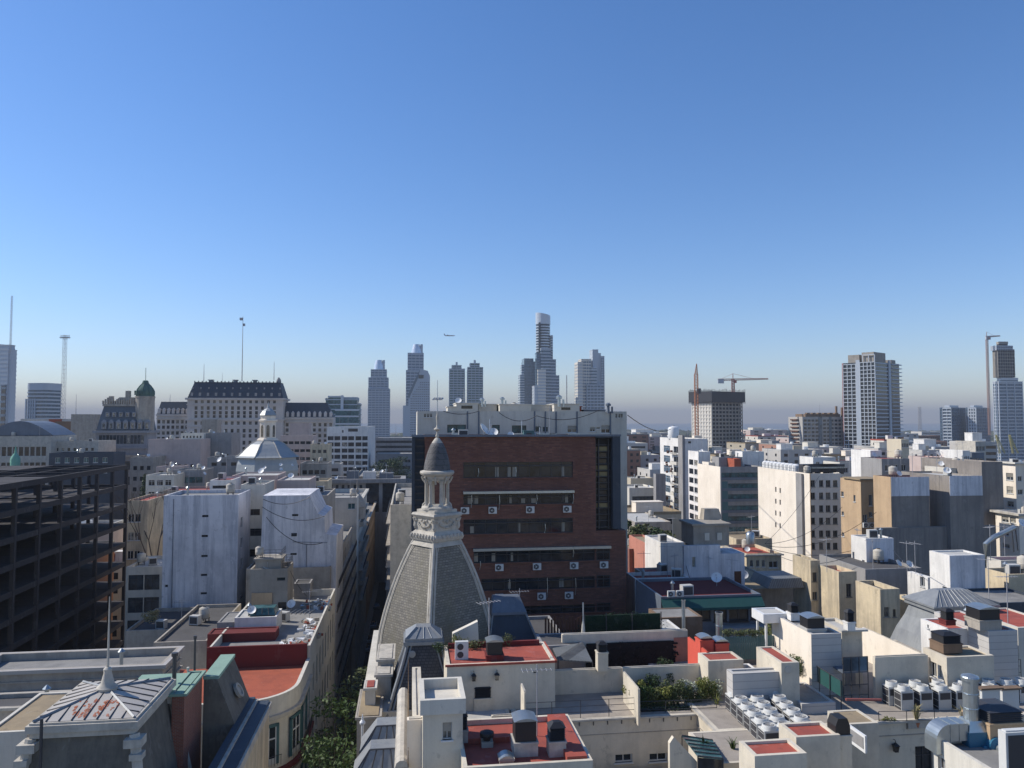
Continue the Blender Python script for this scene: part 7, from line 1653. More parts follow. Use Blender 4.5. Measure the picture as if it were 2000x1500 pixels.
b.build('slope', 'zinc', zm)
MB().box(-.5, -.5, 2.91, w0+.5, 3.5, 3.25).box(-.65, -.65, 3.251, w0+.65, 3.65, 3.4).build('eave_moulding', 'zinc', zm)
b = MB().frus((-.6, -.6, w0+.6, 3.6), 3.401, (1.1, 1.1, w0-1.1, 1.9), 4.4)
for i in range(12): x = -.4+i*(w0+.8)/11; xt = 1.1+(w0-2.2)*min(1, max(0, (x-.3)/(w0-.6))); b.bar((x, -.6, 3.42), (xt, 1.1, 4.42), .04)
b.build('top_roof', 'zinc', zm)
S('mansard_building', 'dark steep roof building behind the red roofs at the right edge', 1952, 2060, 1178, 72, dep=6, wall='slate_blue', roof='roof_grey', par=.2)
# bottom right: duct machinery
wl = nb('terrace_building', 'cream parapet building at the bottom right corner, under the duct and blue fan housing', 1944, 2150, 1510, 36, bx=1823, cat='building', z0=20, wall='offwhite', roof='roof_grey', par=.35, lwins=[(1832, 1480, 1846, 1505)], gm='glass_brown')
zW = wl.O.z+wl.h-.35
pd = WZ(1898, 1450, zW); du = thing('exhaust_duct', 'galvanised duct elbow joining a tall vertical pipe, on blue fan housing', 'duct', pd, GR)
r0 = 13.5*pd.y/1500
hp = (1450-1332)*pd.y/1500
MB().cyl(0, 0, 1.2, hp, r0, 20).lathe([(r0*1.03, hp*.55), (r0*1.06, hp*.56), (r0*1.03, hp*.57)], 20).lathe([(r0*1.03, hp*.78), (r0*1.06, hp*.79), (r0*1.03, hp*.8)], 20).build('vertical_pipe', 'galv', du)
MB().lathe([(r0*1.2, hp-.02), (r0*1.2, hp+.14), (r0*1.1, hp+.2), (r0*.2, hp+.3)], 20).build('pipe_cap', 'galv', du)
MB().frus((-r0*1.5, -r0*1.5, r0*1.5, r0*1.5), .7, (-r0, -r0, r0, r0), 1.2).build('transition', 'galv', du)
b = MB(); sec = []
for i in range(9): a = R(90*i/8); sec.append((-1.35-.55*math.sin(a), .55*math.cos(a)-.55+1.0-.0))
b.box(-1.5, -.45, .3, -r0*1.5, .45, 1.15)
for i in range(8):
    a0, a1 = R(11.25*i), R(11.25*(i+1)); b.add([(-1.5, -.45, .3), (-1.5-.8*math.sin(a0), -.45, .3+.85*math.cos(a0)), (-1.5-.8*math.sin(a1), -.45, .3+.85*math.cos(a1)), (-1.5, .45, .3), (-1.5-.8*math.sin(a0), .45, .3+.85*math.cos(a0)), (-1.5-.8*math.sin(a1), .45, .3+.85*math.cos(a1))], [(0, 1, 2), (3, 5, 4), (1, 4, 5, 2)])
b.box(-2.3, -.45, -.3, -1.5, .45, .3); 
for x in (-1.5, -1.0): b.box(x-.03, -.48, .28, x+.03, .48, 1.18)
b.build('duct_elbow', 'galv', du)
b = MB().box(-r0*1.6, -r0*1.6, -.9, r0*1.6, r0*1.6, .7); b.frus((-.1, -1.4, .75, -.5), -1.3, (.1, -.75, .55, -r0*1.6), .1); b.build('fan_housing', 'blue_paint', du)
o = MB().lathe([(.42, -.3), (.45, -.1), (.45, .3), (.3, .35)], 18).build('scroll', 'blue_paint', du, (.75, -.6, .1)); o.rotation_euler.x = PI/2
o = MB().lathe([(.2, 0), (.22, .3), (.15, .42)], 14).build('motor', 'galv', du, (.75, -.95, .05)); o.rotation_euler.x = PI/2
cb = nb('air_conditioner', 'big white cabinet air conditioner with dark grille at the bottom right corner', 1964, 2030, 1432, 35.5, bx=1949, cat='air conditioner', z0=36, wall='ac_white', roof='ac_white', par=0, dep=1.2)
MB().box(.12, -.03, .2, cb.w, -.004, cb.h-.12).build('grille', 'ac_grille', cb.root)
chim('wide brown chimney with stepped dark cap behind the big white cabinet', 1936, 2004, 1391, 1418, 1500, 37, 'louvre', 'ochre', 'metal_dark', Y=39.5)
# ================= bottom centre =================
R2 = nb('rooftop_room', 'room with large red roof and three capped chimneys, at the bottom centre', 905, 1158, 1500, 40, cat='rooftop room', z0=30, roof='red_roof', par=.3, dep=6.4, wall='terrace')
MB().box(.25, R2.d*.55, R2.h-.295, R2.w*.42, R2.d*.6, R2.h+.0).box(R2.w-1.3, .3, R2.h-.295, R2.w-.23, R2.d-.25, R2.h+.12).build('roof_step', 'red_roof', R2.root)
z2 = R2.O.z+R2.h-.3
chim('wide chimney with dark opening and white curved lid on the large red roof', 1004, 1051, 1411, 1453, 1480, z2, 'flat', 'stone_pale')
chim('chimney with pointed dark louvred cap on the large red roof', 1073, 1106, 1418, 1451, 1480, z2, 'louvre', 'stone_pale')
chim('low box chimney in front on the large red roof', 976, 1004, 1481, 1484, 1494, z2, 'flat', 'stone', 'stone')
chim('slender dark chimney cowl at the left edge of the large red roof', 898, 914, 1395, 1428, 1452, z2+.2, 'louvre', 'grey')
vt = thing('roof_vent', 'round rotating roof vent on a small plinth on the large red roof', 'vent', WZ(951, 1456, z2), GR); MB().box(-.32, -.32, 0, .32, .32, .3).build('plinth', 'stone', vt)
b = MB().lathe([(.2, .3), (.22, .42), (.36, .5), (.4, .6), (.38, .72), (.2, .8), (.05, .82)], 20)
for i in range(20): a = i*PI/10; b.box(.37*math.cos(a)-.012, .37*math.sin(a)-.012, .46, .37*math.cos(a)+.012, .37*math.sin(a)+.012, .74)
b.build('turbine', 'black', vt)
bs = Bld('water_basin_tower', 'cream tower with shallow open basin on top and one white framed window', 'tower', 826, 904, 1396, 42, dep=3.3, z0=20, wall='terrace', roof='stone', par=.05)
bs.px('f', [(864, 1411, 883, 1445)], st='shut', gm='glass_dark'); bs.finish()
b = MB(); w3, d3, h3 = bs.w+.15, bs.d+.15, bs.h
b.box(-.15, -.15, h3+.01, w3, d3, h3+.25); 
for a in ((-.15, -.15, w3, .1), (-.15, d3-.25, w3, d3), (-.15, .1, .1, d3-.25), (w3-.25, .1, w3, d3-.25)): b.box(a[0], a[1], h3+.251, a[2], a[3], h3+.8)
b.build('basin', 'offwhite', bs.root)
bs2 = nb('terrace_wall', 'short cream wall with rounded shoulder left of the basin tower', 795, 826, 1407, 43.5, cat='wall', z0=30, wall='cream', roof='stone_pale', par=0, dep=.5)
nb('terrace_strip', 'narrow tiled terrace strip left of the basin tower', 806, 826, 1400, 45, cat='terrace', z0=30, wall='terrace', roof='offwhite', par=.1, dep=9)
cp = thing('coping_wall', 'long white rounded coping wall with a thin mesh rail, sloping down past the slate mansard', 'wall', W(770, 1500, 43), GR)
b = MB().box(0, 0, -8, .8, 11.5, 0); b.lathe([(.4, -8), (.4, .02)], 14, (.4, 11.5)); b.tube([(.4, 0, .02), (.4, 11.7, .02)], .36, 10); b.build('wall', 'stone_pale', cp)
b = MB()
for i in range(9): b.tube([(.75, i*1.4, 0), (.75, i*1.4, .9 if i < 8 else 2.4)], .025, 5)
for z in (.3, .6, .9): b.tube([(.75, 0, z), (.75, 11.5, z)], .015, 4)
b.build('mesh_rail', 'brown_wall', cp)
# slate mansard turret in front of the dome
zt3 = W(825, 1250, 58).z; mt_ = thing('mansard_turret', 'dark slate mansard turret with curved pale ribs and small zinc hip roof, before the dome', 'turret', W(827, 1250, 59.5)+Vector((0, 0, -zt3)) if 0 else Vector((W(827, 1250, 59.3).x, 59.3, 0)), GR)
secs = [(1.2, zt3-.35), (1.55, zt3-1.6), (2.15, zt3-3.4), (2.85, zt3-5.8), (3.5, zt3-8.6), (3.9, zt3-12)]
b = MB()
for (h2_, z2_), (h1_, z1_) in zip(secs[:-1], secs[1:]): b.frus((-h1_, -h1_, h1_, h1_), z1_, (-h2_, -h2_, h2_, h2_), z2_)
b.build('slate_slope', 'slate_dark', mt_)
b = MB()
for sx, sy in ((-1, -1), (1, -1), (1, 1), (-1, 1)): b.tube([(sx*h, sy*h, z) for h, z in secs], .13, 6); b.tube([(sx*(h-.3), sy*(h+.02), z) for h, z in secs], .07, 5); b.tube([(sx*(h+.02), sy*(h-.3), z) for h, z in secs], .07, 5)
b.build('rib', 'zinc', mt_)
MB().box(-1.5, -1.5, zt3-.34, 1.5, 1.5, zt3-.1).box(-1.4, -1.4, zt3-.099, 1.4, 1.4, zt3+.12).build('cornice', 'zinc', mt_)
b = MB().frus((-1.35, -1.35, 1.35, 1.35), zt3+.121, (-.55, -.55, .55, .55), zt3+.75)
for i in range(5): x = -1.2+i*.6; b.bar((x, -1.37, zt3+.13), (x*.4, -.56, zt3+.77), .03)
b.bar((-1.35, -1.35, zt3+.13), (-.55, -.55, zt3+.77), .05).bar((1.35, -1.35, zt3+.13), (.55, -.55, zt3+.77), .05); b.build('hip_roof', 'zinc', mt_)
o = MB().lathe([(.24, -.05), (.26, .1), (.14, .12)], 12).build('ornament', 'zinc', mt_, (-.85, -1.6, zt3-.9)); o.rotation_euler.x = PI/2
# blue mansard right of the dome, white gable
bm = thing('mansard_building', 'dark blue zinc mansard with hipped top right of the dome foot', 'roof', W(962, 1265, 67), GR); kz = 67/1500
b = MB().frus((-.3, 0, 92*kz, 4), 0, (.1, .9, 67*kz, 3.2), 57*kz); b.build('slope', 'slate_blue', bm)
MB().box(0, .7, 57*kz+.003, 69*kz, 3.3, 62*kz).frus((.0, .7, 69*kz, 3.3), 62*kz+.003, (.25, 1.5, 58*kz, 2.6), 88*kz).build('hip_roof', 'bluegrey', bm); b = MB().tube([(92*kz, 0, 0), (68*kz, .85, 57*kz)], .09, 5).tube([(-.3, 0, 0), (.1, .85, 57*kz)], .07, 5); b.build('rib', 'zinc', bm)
r_, b, q, _, _ = pxprism('gable_wall', 'small grey-white gable wall behind the lantern room shrubs', 'wall', [(884, 1238), (933, 1214), (938, 1300), (884, 1300)], 61.5, .6, 'grey', zb=33); b.build('wall', 'offwhite', r_)
S('building_block', 'plain dim block filling the court between dome and vine yard', 875, 1110, 1262, 66, dep=9, wall='grey', roof='roof_dark', par=.3)
dbk = thing('dome_building', 'corner building under the slate dome, its shaded street wall', 'building', gvec(-3.4, 57), GR); MB().box(0, 0, 0, 9.5, 22, zb-.05).build('wall', 'offwhite', dbk)
# ledges at the street corner
for (x0, x1, yt, Y, dpt, mt, rf, z0, lb) in ((697, 742, 1401, 54.4, 5.5, 'stone', 'roof_ochre', 8, 'weathered stone ledge block above the street trees'), (713, 733, 1344, 56.5, 1.6, 'offwhite', 'red_roof', 33.9, 'small box chimney with red top on the stone ledge'), (738, 768, 1288, 60.5, 4, 'stone_pale', 'stone_pale', 30, 'white pedestal block at the left foot of the slate dome'), (734, 764, 1318, 58.5, 2, 'stone_pale', 'stone_pale', 30, 'lower white pedestal step at the dome foot')):
    o = Bld('corner_block', lb, 'block', x0, x1, yt, Y, dep=dpt, z0=z0, wall=mt, roof=rf, par=0); o.trim(-.02, .18, .12, mt); o.finish()
dp_ = MB().tube([(0, 0, -9), (0, 0, 0)], .09, 8).lathe([(.1, -.2), (.2, -.1), (.2, 0), (.08, .15), (.03, .5)], 10).build('downpipe', 'plastic_white', None, W(708, 1410, 52.5)); tag(dp_, 'white downpipe with finial at the left of the stone ledge', 'pipe')
for i, (x0, x1, yt, yb_, Y) in enumerate(((731, 762, 1427, 1466, 49), (718, 757, 1474, 1515, 46.5))):
    p = W(x0, yb_, Y); zr = thing('zinc_shed', ('upper', 'lower')[i]+' small zinc roof with standing seams at the bottom left of the mansard', 'roof', p, GR); wd = (x1-x0)*Y/1500; h = (yb_-yt)*Y/1500
    MB().frus((-.9, -.3, wd+.6, 2.2), 0, (.1, .5, wd+.6, 2.0), h).build('sheet', 'zinc', zr); b = MB()
    for q_ in range(4): x = -.6+q_*(wd+.9)/3; b.bar((x, -.3, .02), (.1+q_*wd/3, .5, h+.02), .04)
    b.bar((-.9, -.3, .02), (.1, .5, h+.02), .06).bar((.1, .5, h+.02), (wd+.6, .5, h+.02), .05).bar((-.9, -.3, 0), (wd+.6, -.3, 0), .06); b.build('seam', 'metal_dark', zr)
    MB().box(-.7, -.1, -6, wd+.4, 2, -.03).build('wall', 'grey', zr)
# terrace garden
random.seed(31); nm = ['olive', 'leaf', 'yellow']
gard = [(1236, 1384, 1.6, 'leaf_yellow', 'bright yellow-green shrub at the left end of the terrace garden'), (1250, 1392, 1.5, 'leaf', 'leafy shrub against the sunlit terrace wall'), (1265, 1372, 1.5, 'leaf_dark', 'dark shrub second row left in the terrace garden'),
    (1300, 1352, 1.9, 'leaf_dark', 'dense dark rounded bush against the garden wall'), (1314, 1356, 1.7, 'leaf_dark', 'second dark bush beside the rounded one'), (1280, 1390, 1.2, 'leaf_olive', 'olive grass clump front left in the terrace garden'),
    (1298, 1388, 1.4, 'leaf_yellow', 'pale yellow-green clump in the middle of the terrace garden'), (1318, 1386, 1.5, 'leaf_olive', 'olive clump right of the middle of the terrace garden'), (1338, 1384, 1.5, 'petal', 'white-flowering shrub in the terrace garden'),
    (1356, 1384, 1.4, 'leaf_olive', 'feathery shrub right of the white-flowering one'), (1375, 1380, 1.6, 'leaf_yellow', 'tall yellow-green shrub right in the terrace garden'), (1392, 1376, 1.4, 'petal', 'pale flowering shrub at the right end of the terrace garden')]
for i, (px, py, h, mt, lb) in enumerate(gard): bush('shrub', lb, onf(px, py), .85, .55, h*1.3, 1500 if mt != 'petal' else 700, .085, mt, 60+i, stems=8)
o = MB(); p = onf(1253, 1401); o.box(0, 0, 0, 5.2, .5, .35); tag(o.build('planter_bed', 'soil', None, p, GR), 'long dark planter bed along the terrace garden edge', 'planter')
b = MB(); leaves(b, (2.6, .2, .38), 3.0, .35, .2, 900, .07, random.Random(77)); tag(b.build('hedge', 'leaf_dark', None, p, GR), 'low dark hedge trimming the front of the terrace garden', 'hedge')
rail([onf(1250, 1403), onf(1400, 1398)], 1.1, 2.0, 'thin railing in front of the terrace garden', 2)
# ================= trees =================
for i, (a, b_, h, cr, mt) in enumerate(((-6.5, 60, 27.5, 4.0, 'leaf'), (-6.2, 68, 29.5, 4.0, 'leaf'), (-6.0, 77, 30, 3.9, 'leaf'), (-5.9, 86, 29, 3.7, 'leaf_olive'), (-7.2, 53, 22.5, 3.8, 'leaf'))):
    tree('street_tree', ('nearly nearest', 'second', 'third', 'farthest', 'nearest and darkest')[i]+' tall green street tree in the canyon left of the dome', gvec(a, b_), h, cr, 60, 90, .24, mt, 100+i, group='trees in the street canyon')
for i, (px, py, Y, h, cr, mt, lb) in enumerate(((1250, 1020, 165, 20, 4.2, 'leaf_olive', 'left olive-green tree beside the brick office edge'), (1272, 1024, 162, 18, 3.8, 'leaf_dark', 'middle dark tree right of the brick office'), (1292, 1028, 166, 18, 3.6, 'leaf_olive', 'right small tree below the tall balconied slab'), (1238, 1008, 172, 18, 3.0, 'leaf_dark', 'dark tree peeping past the brick office corner'),
      (758, 898, 330, 14, 7, 'leaf_dark', 'left dark tree on the low hill behind the grey portico block'), (776, 893, 335, 15, 8, 'leaf_dark', 'right dark tree behind the grey portico block'))):
    p = W(px, py, Y); p.z -= h; tree('tree', lb, p, h, cr, 30, 60, .4, mt, 120+i)
p = W(283, 925, 228); h = 15.5; r_ = thing('cypress', 'dark pointed cypress left of the blank white wall', 'tree', (p.x, p.y, p.z-h)); b = MB(); rn = random.Random(5)
for i in range(30): f = i/30; leaves(b, (0, 0, 1+f*(h-1)), 2.2*(1-f)**.7+.15, 2.2*(1-f)**.7+.15, .6, 50, .35, rn)
b.build('crown', 'leaf_dark', r_); MB().tube([(0, 0, 0), (0, 0, h*.8)], .25, 6, r2=.05).build('trunk', 'bark', r_)
p = W(303, 985, 150); h = 22; r_ = thing('bare_tree', 'leafless grey tree between the beige house and the blank white wall', 'tree', (p.x, p.y, p.z-h)); b = MB(); rn = random.Random(9)
def br(a, d, l, r, n):
    e = a+d*l; b.tube([a, (a+e)/2+Vector((rn.uniform(-.1, .1), rn.uniform(-.1, .1), 0))*l*.3, e], r, 5, r2=r*.6)
    if n:
        for _ in range(3): br(e, (d+Vector((rn.uniform(-.5, .5), rn.uniform(-.5, .5), rn.uniform(0, .4)))).normalized(), l*.72, r*.55, n-1)
br(Vector((0, 0, 0)), Vector((0, 0, 1)), 9, .3, 4); b.build('branches', 'bark', r_)
p = W(298, 1245, 101); yb_ = bush('shrub', 'round yellow flowering bushes by the foot of the blank white wall', W(296, 1218, 103), 1.2, .8, 1.6, 500, .12, 'straw', 91)
# ================= more single buildings, left distance =================
G = [  # x0,x1,yt,Y,dep,wall,roof,label,rows
 (290, 392, 858, 275, 14, 'pinkish', 'roof_pale', 'pinkish-white stained block in front of the bank headquarters', (('f', 5, 1.0, 9, 1, 3, 1.0, 'pane', 'glass_dark', .3, .9),)),
 (392, 452, 846, 292, 16, 'grey', 'roof_grey', 'grey-green blank block right of the pinkish-white stained one', (('f', 3, .8, 8, 4, 3.4, 1.2, 'pane', 'glass_dark', .5, .95),)),
 (394, 424, 819, 345, 8, 'stone', 'roof_pale', 'pale square tower top in front of the bank facade', ()),
 (353, 398, 846, 288, 8, 'offwhite', 'roof_pale', 'low pale parapet house above the pinkish-white stained block', (('f', 6, .6, 1, 1, 3, .8, 'pane', 'glass_dark'),)),
 (405, 470, 893, 232, 12, 'grey', 'roof_pale', 'low pale grey block left of the church dome foot', (('f', 3, 1.5, 1.6, 1, 3, 1.0, 'pane', 'glass_dark'),)),
 (285, 340, 928, 205, 12, 'offwhite', 'roof_pale', 'pale house with two rows of three square windows right of the cypress', (('f', 3, 1.6, 1.3, 6, 3.1, 1.5, 'cross', 'glass_dark'),)),
 (255, 300, 893, 262, 14, 'stone', 'roof_grey', 'brownish plain block left of the cypress', (('f', 3, 1.2, 3, 5, 3.6, 1.4, 'pane', 'glass_dark'),)),
 (338, 400, 918, 215, 10, 'grey', 'roof_pale', 'grey terraced house with a glazed storey left of the church', (('f', 4, 2.2, 2, 5, 3.2, 1.6, 'band', 'glass_teal'),)),
 (305, 352, 912, 240, 10, 'pinkish', 'roof_pale', 'small pinkish rooftop storey above the house with six windows', (('f', 3, 1.4, 1.2, 3, 3, 1.2, 'pane', 'glass_brown'),)),
 (318, 415, 958, 168, 10, 'stone', 'red_roof', 'low house with dark red roof edge behind the blank white wall', ()),
 (246, 289, 978, 152, 14, 'cream_dirty', 'red_roof', 'beige apartment block with sunlit flank seen beside the concrete frame', (('f', 2, 1.4, 2.6, 8, 3.6, 1.6, 'fr', 'glass_dark', .1, .7),)),
 (289, 318, 995, 190, 10, 'white', 'roof_pale', 'small bright white house behind the leafless tree', ()),
 (246, 317, 1108, 118, 10, 'offwhite', 'roof_pale', 'modern white house with wide glazed storeys left of the blank white wall', (('f', 2, 3.0, 1.2, 3, 3.4, 2.3, 'band', 'glass'),)),
 (548, 612, 851, 300, 12, 'pinkish', 'roof_pale', 'pinkish-white apartment block right of the church lantern', (('f', 5, 1.8, 2.2, 5, 3.1, 1.1, 'pane', 'glass_dark'),)),
 (566, 604, 826, 345, 8, 'pinkish', 'roof_pale', 'small plain box storey beside the church lantern', ()),
 (606, 642, 868, 285, 12, 'cream_dirty', 'roof_pale', 'cream stepped block between the church dome and white grid office', (('f', 3, 1.2, 2, 5, 3.1, 1.2, 'pane', 'glass_brown'),)),
 (586, 640, 905, 225, 12, 'stone', 'roof_grey', 'stone-coloured block below the cream stepped one', (('f', 4, 1.3, 2, 4, 3.1, 1.2, 'pane', 'glass_dark'),)),
 (596, 640, 940, 178, 10, 'cream_dirty', 'roof_ochre', 'dirty cream roof house beside the stepped white wall', (('f', 3, 1.0, 1.2, 2, 3, .8, 'pane', 'glass_dark'),)),
 (733, 806, 855, 520, 40, 'grey', 'roof_pale', 'long grey hall with horizontal bands below the slim river towers', (('f', 1, 300, 2, 5, 3.4, 1.6, 'pane', 'glass_dark', .02, .98),)),
 (735, 806, 886, 400, 20, 'far_grey', 'roof_pale', 'low grey hall with white parapet left of the brick office', (('f', 12, 1.4, 3.2, 2, 3.3, 1.4, 'pane', 'glass_dark'),)),
 (40, 118, 818, 360, 14, 'offwhite', 'roof_pale', 'white block with orange end wall below the lattice mast', (('f', 7, 1.2, 2.4, 2, 3.2, 1.2, 'pane', 'glass_dark', .02, .6),)),
 (139, 184, 809, 345, 14, 'stone', 'roof_dark', 'weathered brown-grey block with pole, right of the lattice mast', ()),
 (108, 142, 823, 352, 12, 'brown_wall', 'roof_dark', 'dark brown stepped block between the mast and the weathered one', ()),
 (-40, 100, 852, 255, 20, 'stone_pale', 'roof_grey', 'long classical building with tall windows at the left edge', (('f', 11, 1.5, 3.5, 4, 5.2, 3.2, 'tall', 'glass_dark'),)),
 (100, 192, 862, 262, 16, 'stone_pale', 'roof_pale', 'classical wing with round windows right of the long one', (('f', 7, 1.0, 2.2, 3, 5, 1.2, 'tall', 'glass_dark'),)),
 (96, 222, 885, 235, 10, 'slate_blue', 'roof_dark', 'dark roofed building with slanting glazed mansard above the concrete frame', (('f', 6, 1.4, 1.4, 2, 3.2, 1.6, 'fr', 'glass_teal'),)),
]
for (x0, x1, yt, Y, dp, wl_, rf, lb, rows) in G: S('city_building', lb, x0, x1, yt, Y, dep=dp, wall=wl_, roof=rf, par=.5, rows=rows)
p = W(95, 832, 358); o = MB().box(0, 0, -18, 5.6, .3, 3).box(-.1, -.1, 3.002, 5.7, .4, 3.2).build('party_wall', 'red_orange', None, p, GR); tag(o, 'orange end wall of the white block below the lattice mast', 'wall')
va = thing('vaulted_hall', 'grey-blue barrel vault roof over the classical building at the left edge', 'roof', W(-30, 851, 262), GR); b = MB(); n = 12; wv2 = 22; hv = 5
vs = [(wv2*i/n, y, hv*math.sin(PI*i/n)) for y in (0, 18) for i in range(n+1)]; b.add(vs, [(i, i+1, n+2+i, n+1+i) for i in range(n)]+[tuple(range(n, -1, -1)), tuple(range(n+1, 2*n+2))]); b.build('vault', 'bluegrey', va)
cf = thing('copper_finial', 'small bright green copper finial above the concrete frame', 'finial', W(30, 898, 240)); MB().lathe([(1.3, -3), (1.4, 0), (1.2, .8), (.6, 1.7), (.35, 2.2), (.25, 3.2), (.08, 4.4)], 12).build('cap', 'copper_bright', cf, smooth=True)
for i, (px, py, Y, s_) in enumerate(((428, 906, 215, 1.1), (517, 918, 200, .6), (548, 912, 200, .6), (549, 921, 198, .6), (571, 912, 205, .5), (400, 930, 180, .6), (545, 895, 210, .6))):
    dish(W(px, py, Y), R(20*i-30), ('big tilted dish left of the church dome', 'small dish at the left foot of the church dome', 'dish on edge before the church dome', 'lower round dish before the church dome', 'small dish right of the church dome foot', 'white dish over the dark red roof edge', 'top dish before the church dome slope')[i], None, s_)
# ================= the rest of the city: low blocks copied from a few kinds =================
random.seed(42)
def far_proto(wall, roof, w_, d_, h_, nw, win, extra):
    r_ = thing('city_block', 'x', 'building', (0, 0, -500)); b = MB().box(0, 0, 0, w_, d_, h_, 0)
    for j in range(int((h_-2)/3.1)):
        z = h_-2.6-3.1*j
        if z < 1: break
        if win == 'band': b.box(w_*.05, -.06, z, w_*.95, -.003, z+1.4, 1); b.box(-.06, d_*.1, z, -.003, d_*.45, z+1.3, 1)
        else:
            for i in range(nw): x = w_*(i+.5)/nw; b.box(x-.6, -.06, z, x+.6, -.003, z+1.4, 1)
            for i in range(2): y = d_*(.25+.5*i); b.box(-.06, y-.6, z, -.003, y+.6, z+1.3, 1)
    b.build('wall', [wall, 'glass_dark'], r_)
    b = MB().box(.2, .2, h_+.004, w_-.2, d_-.2, h_+.08)
    for a in ((0, 0, w_, .2), (0, d_-.2, w_, d_), (0, .2, .2, d_-.2), (w_-.2, .2, w_, d_-.2)): b.box(a[0], a[1], h_+.004, a[2], a[3], h_+.8)
    b.build('roof', roof, r_)
    for q in extra:
        x, y, a, c, e, mt = q; MB().box(w_*x, d_*y, h_+.09, w_*x+a, d_*y+c, h_+e).box(w_*x-.1, d_*y-.1, h_+e, w_*x+a+.1, d_*y+c+.1, h_+e+.15).build('stair_head', mt, r_)
    tk = MB(); tk.cyl(w_*.75, d_*.3, h_+.09, h_+2.0, .8, 10); tk.build('roof_tank', 'plastic_white', r_); return r_
PR = [(far_proto('far_pale', 'roof_pale', 14, 16, 60, 4, 'win', [(.15, .3, 4, 4, 3.2, 'white'), (.55, .5, 3, 3, 2.2, 'far_cream')]), 'white'),
      (far_proto('far_cream', 'roof_ochre', 12, 14, 60, 3, 'win', [(.5, .2, 4, 3, 3, 'cream')]), 'cream'),
      (far_proto('far_grey', 'roof_grey', 16, 15, 60, 5, 'band', [(.1, .1, 5, 4, 4, 'far_grey'), (.6, .55, 3, 4, 2.5, 'white')]), 'grey'),
      (far_proto('offwhite', 'red_roof', 13, 18, 60, 4, 'win', [(.3, .2, 3, 3, 2.8, 'white')]), 'red-topped'),
      (far_proto('far_pale', 'roof_pale', 10, 12, 60, 3, 'band', [(.3, .3, 4, 4, 5, 'white')]), 'pale banded'),
      (far_proto('far_brick', 'roof_grey', 15, 16, 60, 5, 'win', [(.1, .4, 4, 3, 2.6, 'far_grey')]), 'brownish'),
      (far_proto('pinkish', 'roof_pale', 11, 13, 60, 3, 'win', [(.2, .2, 3, 3, 3.4, 'offwhite'), (.6, .6, 2, 2, 2, 'grey')]), 'pinkish')]
zones = [(-200, 110, 'behind the concrete frame, far left'), (110, 250, 'below the domed stone building'), (250, 400, 'near the cypress'), (400, 640, 'around the church dome'), (640, 735, 'behind the white grid office'), (735, 810, 'below the slim river towers'), (810, 1222, 'hidden beyond the brick office'),
         (1222, 1290, 'just right of the brick office'), (1290, 1345, 'behind the tall balconied slab'), (1345, 1460, 'below the half-built tower'), (1460, 1560, 'left of the brown-balconied block'), (1560, 1650, 'at the foot of the brown-balconied block'), (1650, 1765, 'at the foot of the big high-rise'), (1765, 1835, 'between the high-rise and glass towers'), (1835, 1935, 'below the short glass towers'), (1935, 2200, 'below the tower at right edge')]
cnt = {}; fills = []
ORD = ['first', 'second', 'third', 'fourth', 'fifth', 'sixth', 'seventh', 'eighth', 'ninth', 'tenth', 'eleventh', 'twelfth', 'thirteenth', 'fourteenth', 'fifteenth', 'sixteenth', 'seventeenth', 'eighteenth', 'nineteenth', 'twentieth']
bands = [(150, 'nearer'), (330, 'middle'), (560, 'far'), (900, 'farthest')]
TF = [(719, 761, 1250), (787, 840, 1150), (877, 943, 1300), (1016, 1092, 1250), (1129, 1181, 1250), (1648, 1760, 620), (1352, 1450, 650), (1539, 1653, 640), (1836, 1932, 980), (1944, 1999, 830), (637, 702, 560), (301, 656, 430), (187, 303, 300), (455, 590, 215), (46, 105, 700)]
def free(a0, b0, a1, b1):
    for (c0, d0, c1, d1) in FOOT:
        if a0 < c1 and a1 > c0 and b0 < d1 and b1 > d0: return False
    if a1 > -12.5 and a0 < -1.0: return False
    for (x0, x1, Y) in TF:
        if b1 > Y-14 and b0 < Y+45:
            u0, u1 = (x0-1000)/FP*Y, (x1-1000)/FP*Y; q0, q1 = u0*math.cos(GR)+Y*math.sin(GR), u1*math.cos(GR)+Y*math.sin(GR)
            if a0 < q1+6 and a1 > q0-6: return False
    return True
b0 = 128; total = 0
while b0 < 1500 and total < 285:
    step = 24 if b0 < 400 else (42 if b0 < 800 else 90); half = b0*.74+20; a = -half
    while a < half:
        wd = random.uniform(11, 24)*(1 if b0 < 500 else 1.7 if b0 < 900 else 2.6); dp = random.uniform(.55, .8)*step; bb = b0+random.uniform(0, step*.2)
        P0 = gvec(a, bb); px = 1000+FP*P0.x/P0.y; Pm = gvec(a+wd, bb); px1 = 1000+FP*Pm.x/Pm.y
        zm_ = 29 if b0 < 300 else 33
        z = random.gauss(zm_, 6); z = max(14, min(44 if b0 > 250 else 36, z))
        if px > 1500 and b0 < 260: z = min(z, 36)
        if px < 640: z = min(z, 30 if b0 < 300 else 34)
        if 640 < px < 800: z = min(z, 22)
        if 1225 < px < 1345 and b0 < 330: z = min(z, 26)
        if 1760 < px < 1945 and b0 > 420: z = min(z, 19)
        hidden = (815 < px and px1 < 1222) or px1 < -60 or px > 2060
        keep = (b0 < 420 and random.random() < .85) or random.random() < (.62 if b0 < 800 else .8)
        if not hidden and keep and free(a, bb, a+wd, bb+dp): fills.append((px, bb, P0, wd, dp, z)); total += 1
        a += wd+random.choice((.4, .4, 3, 9 if b0 > 400 else 1))
    b0 += step
fills.sort(key=lambda f: f[0])
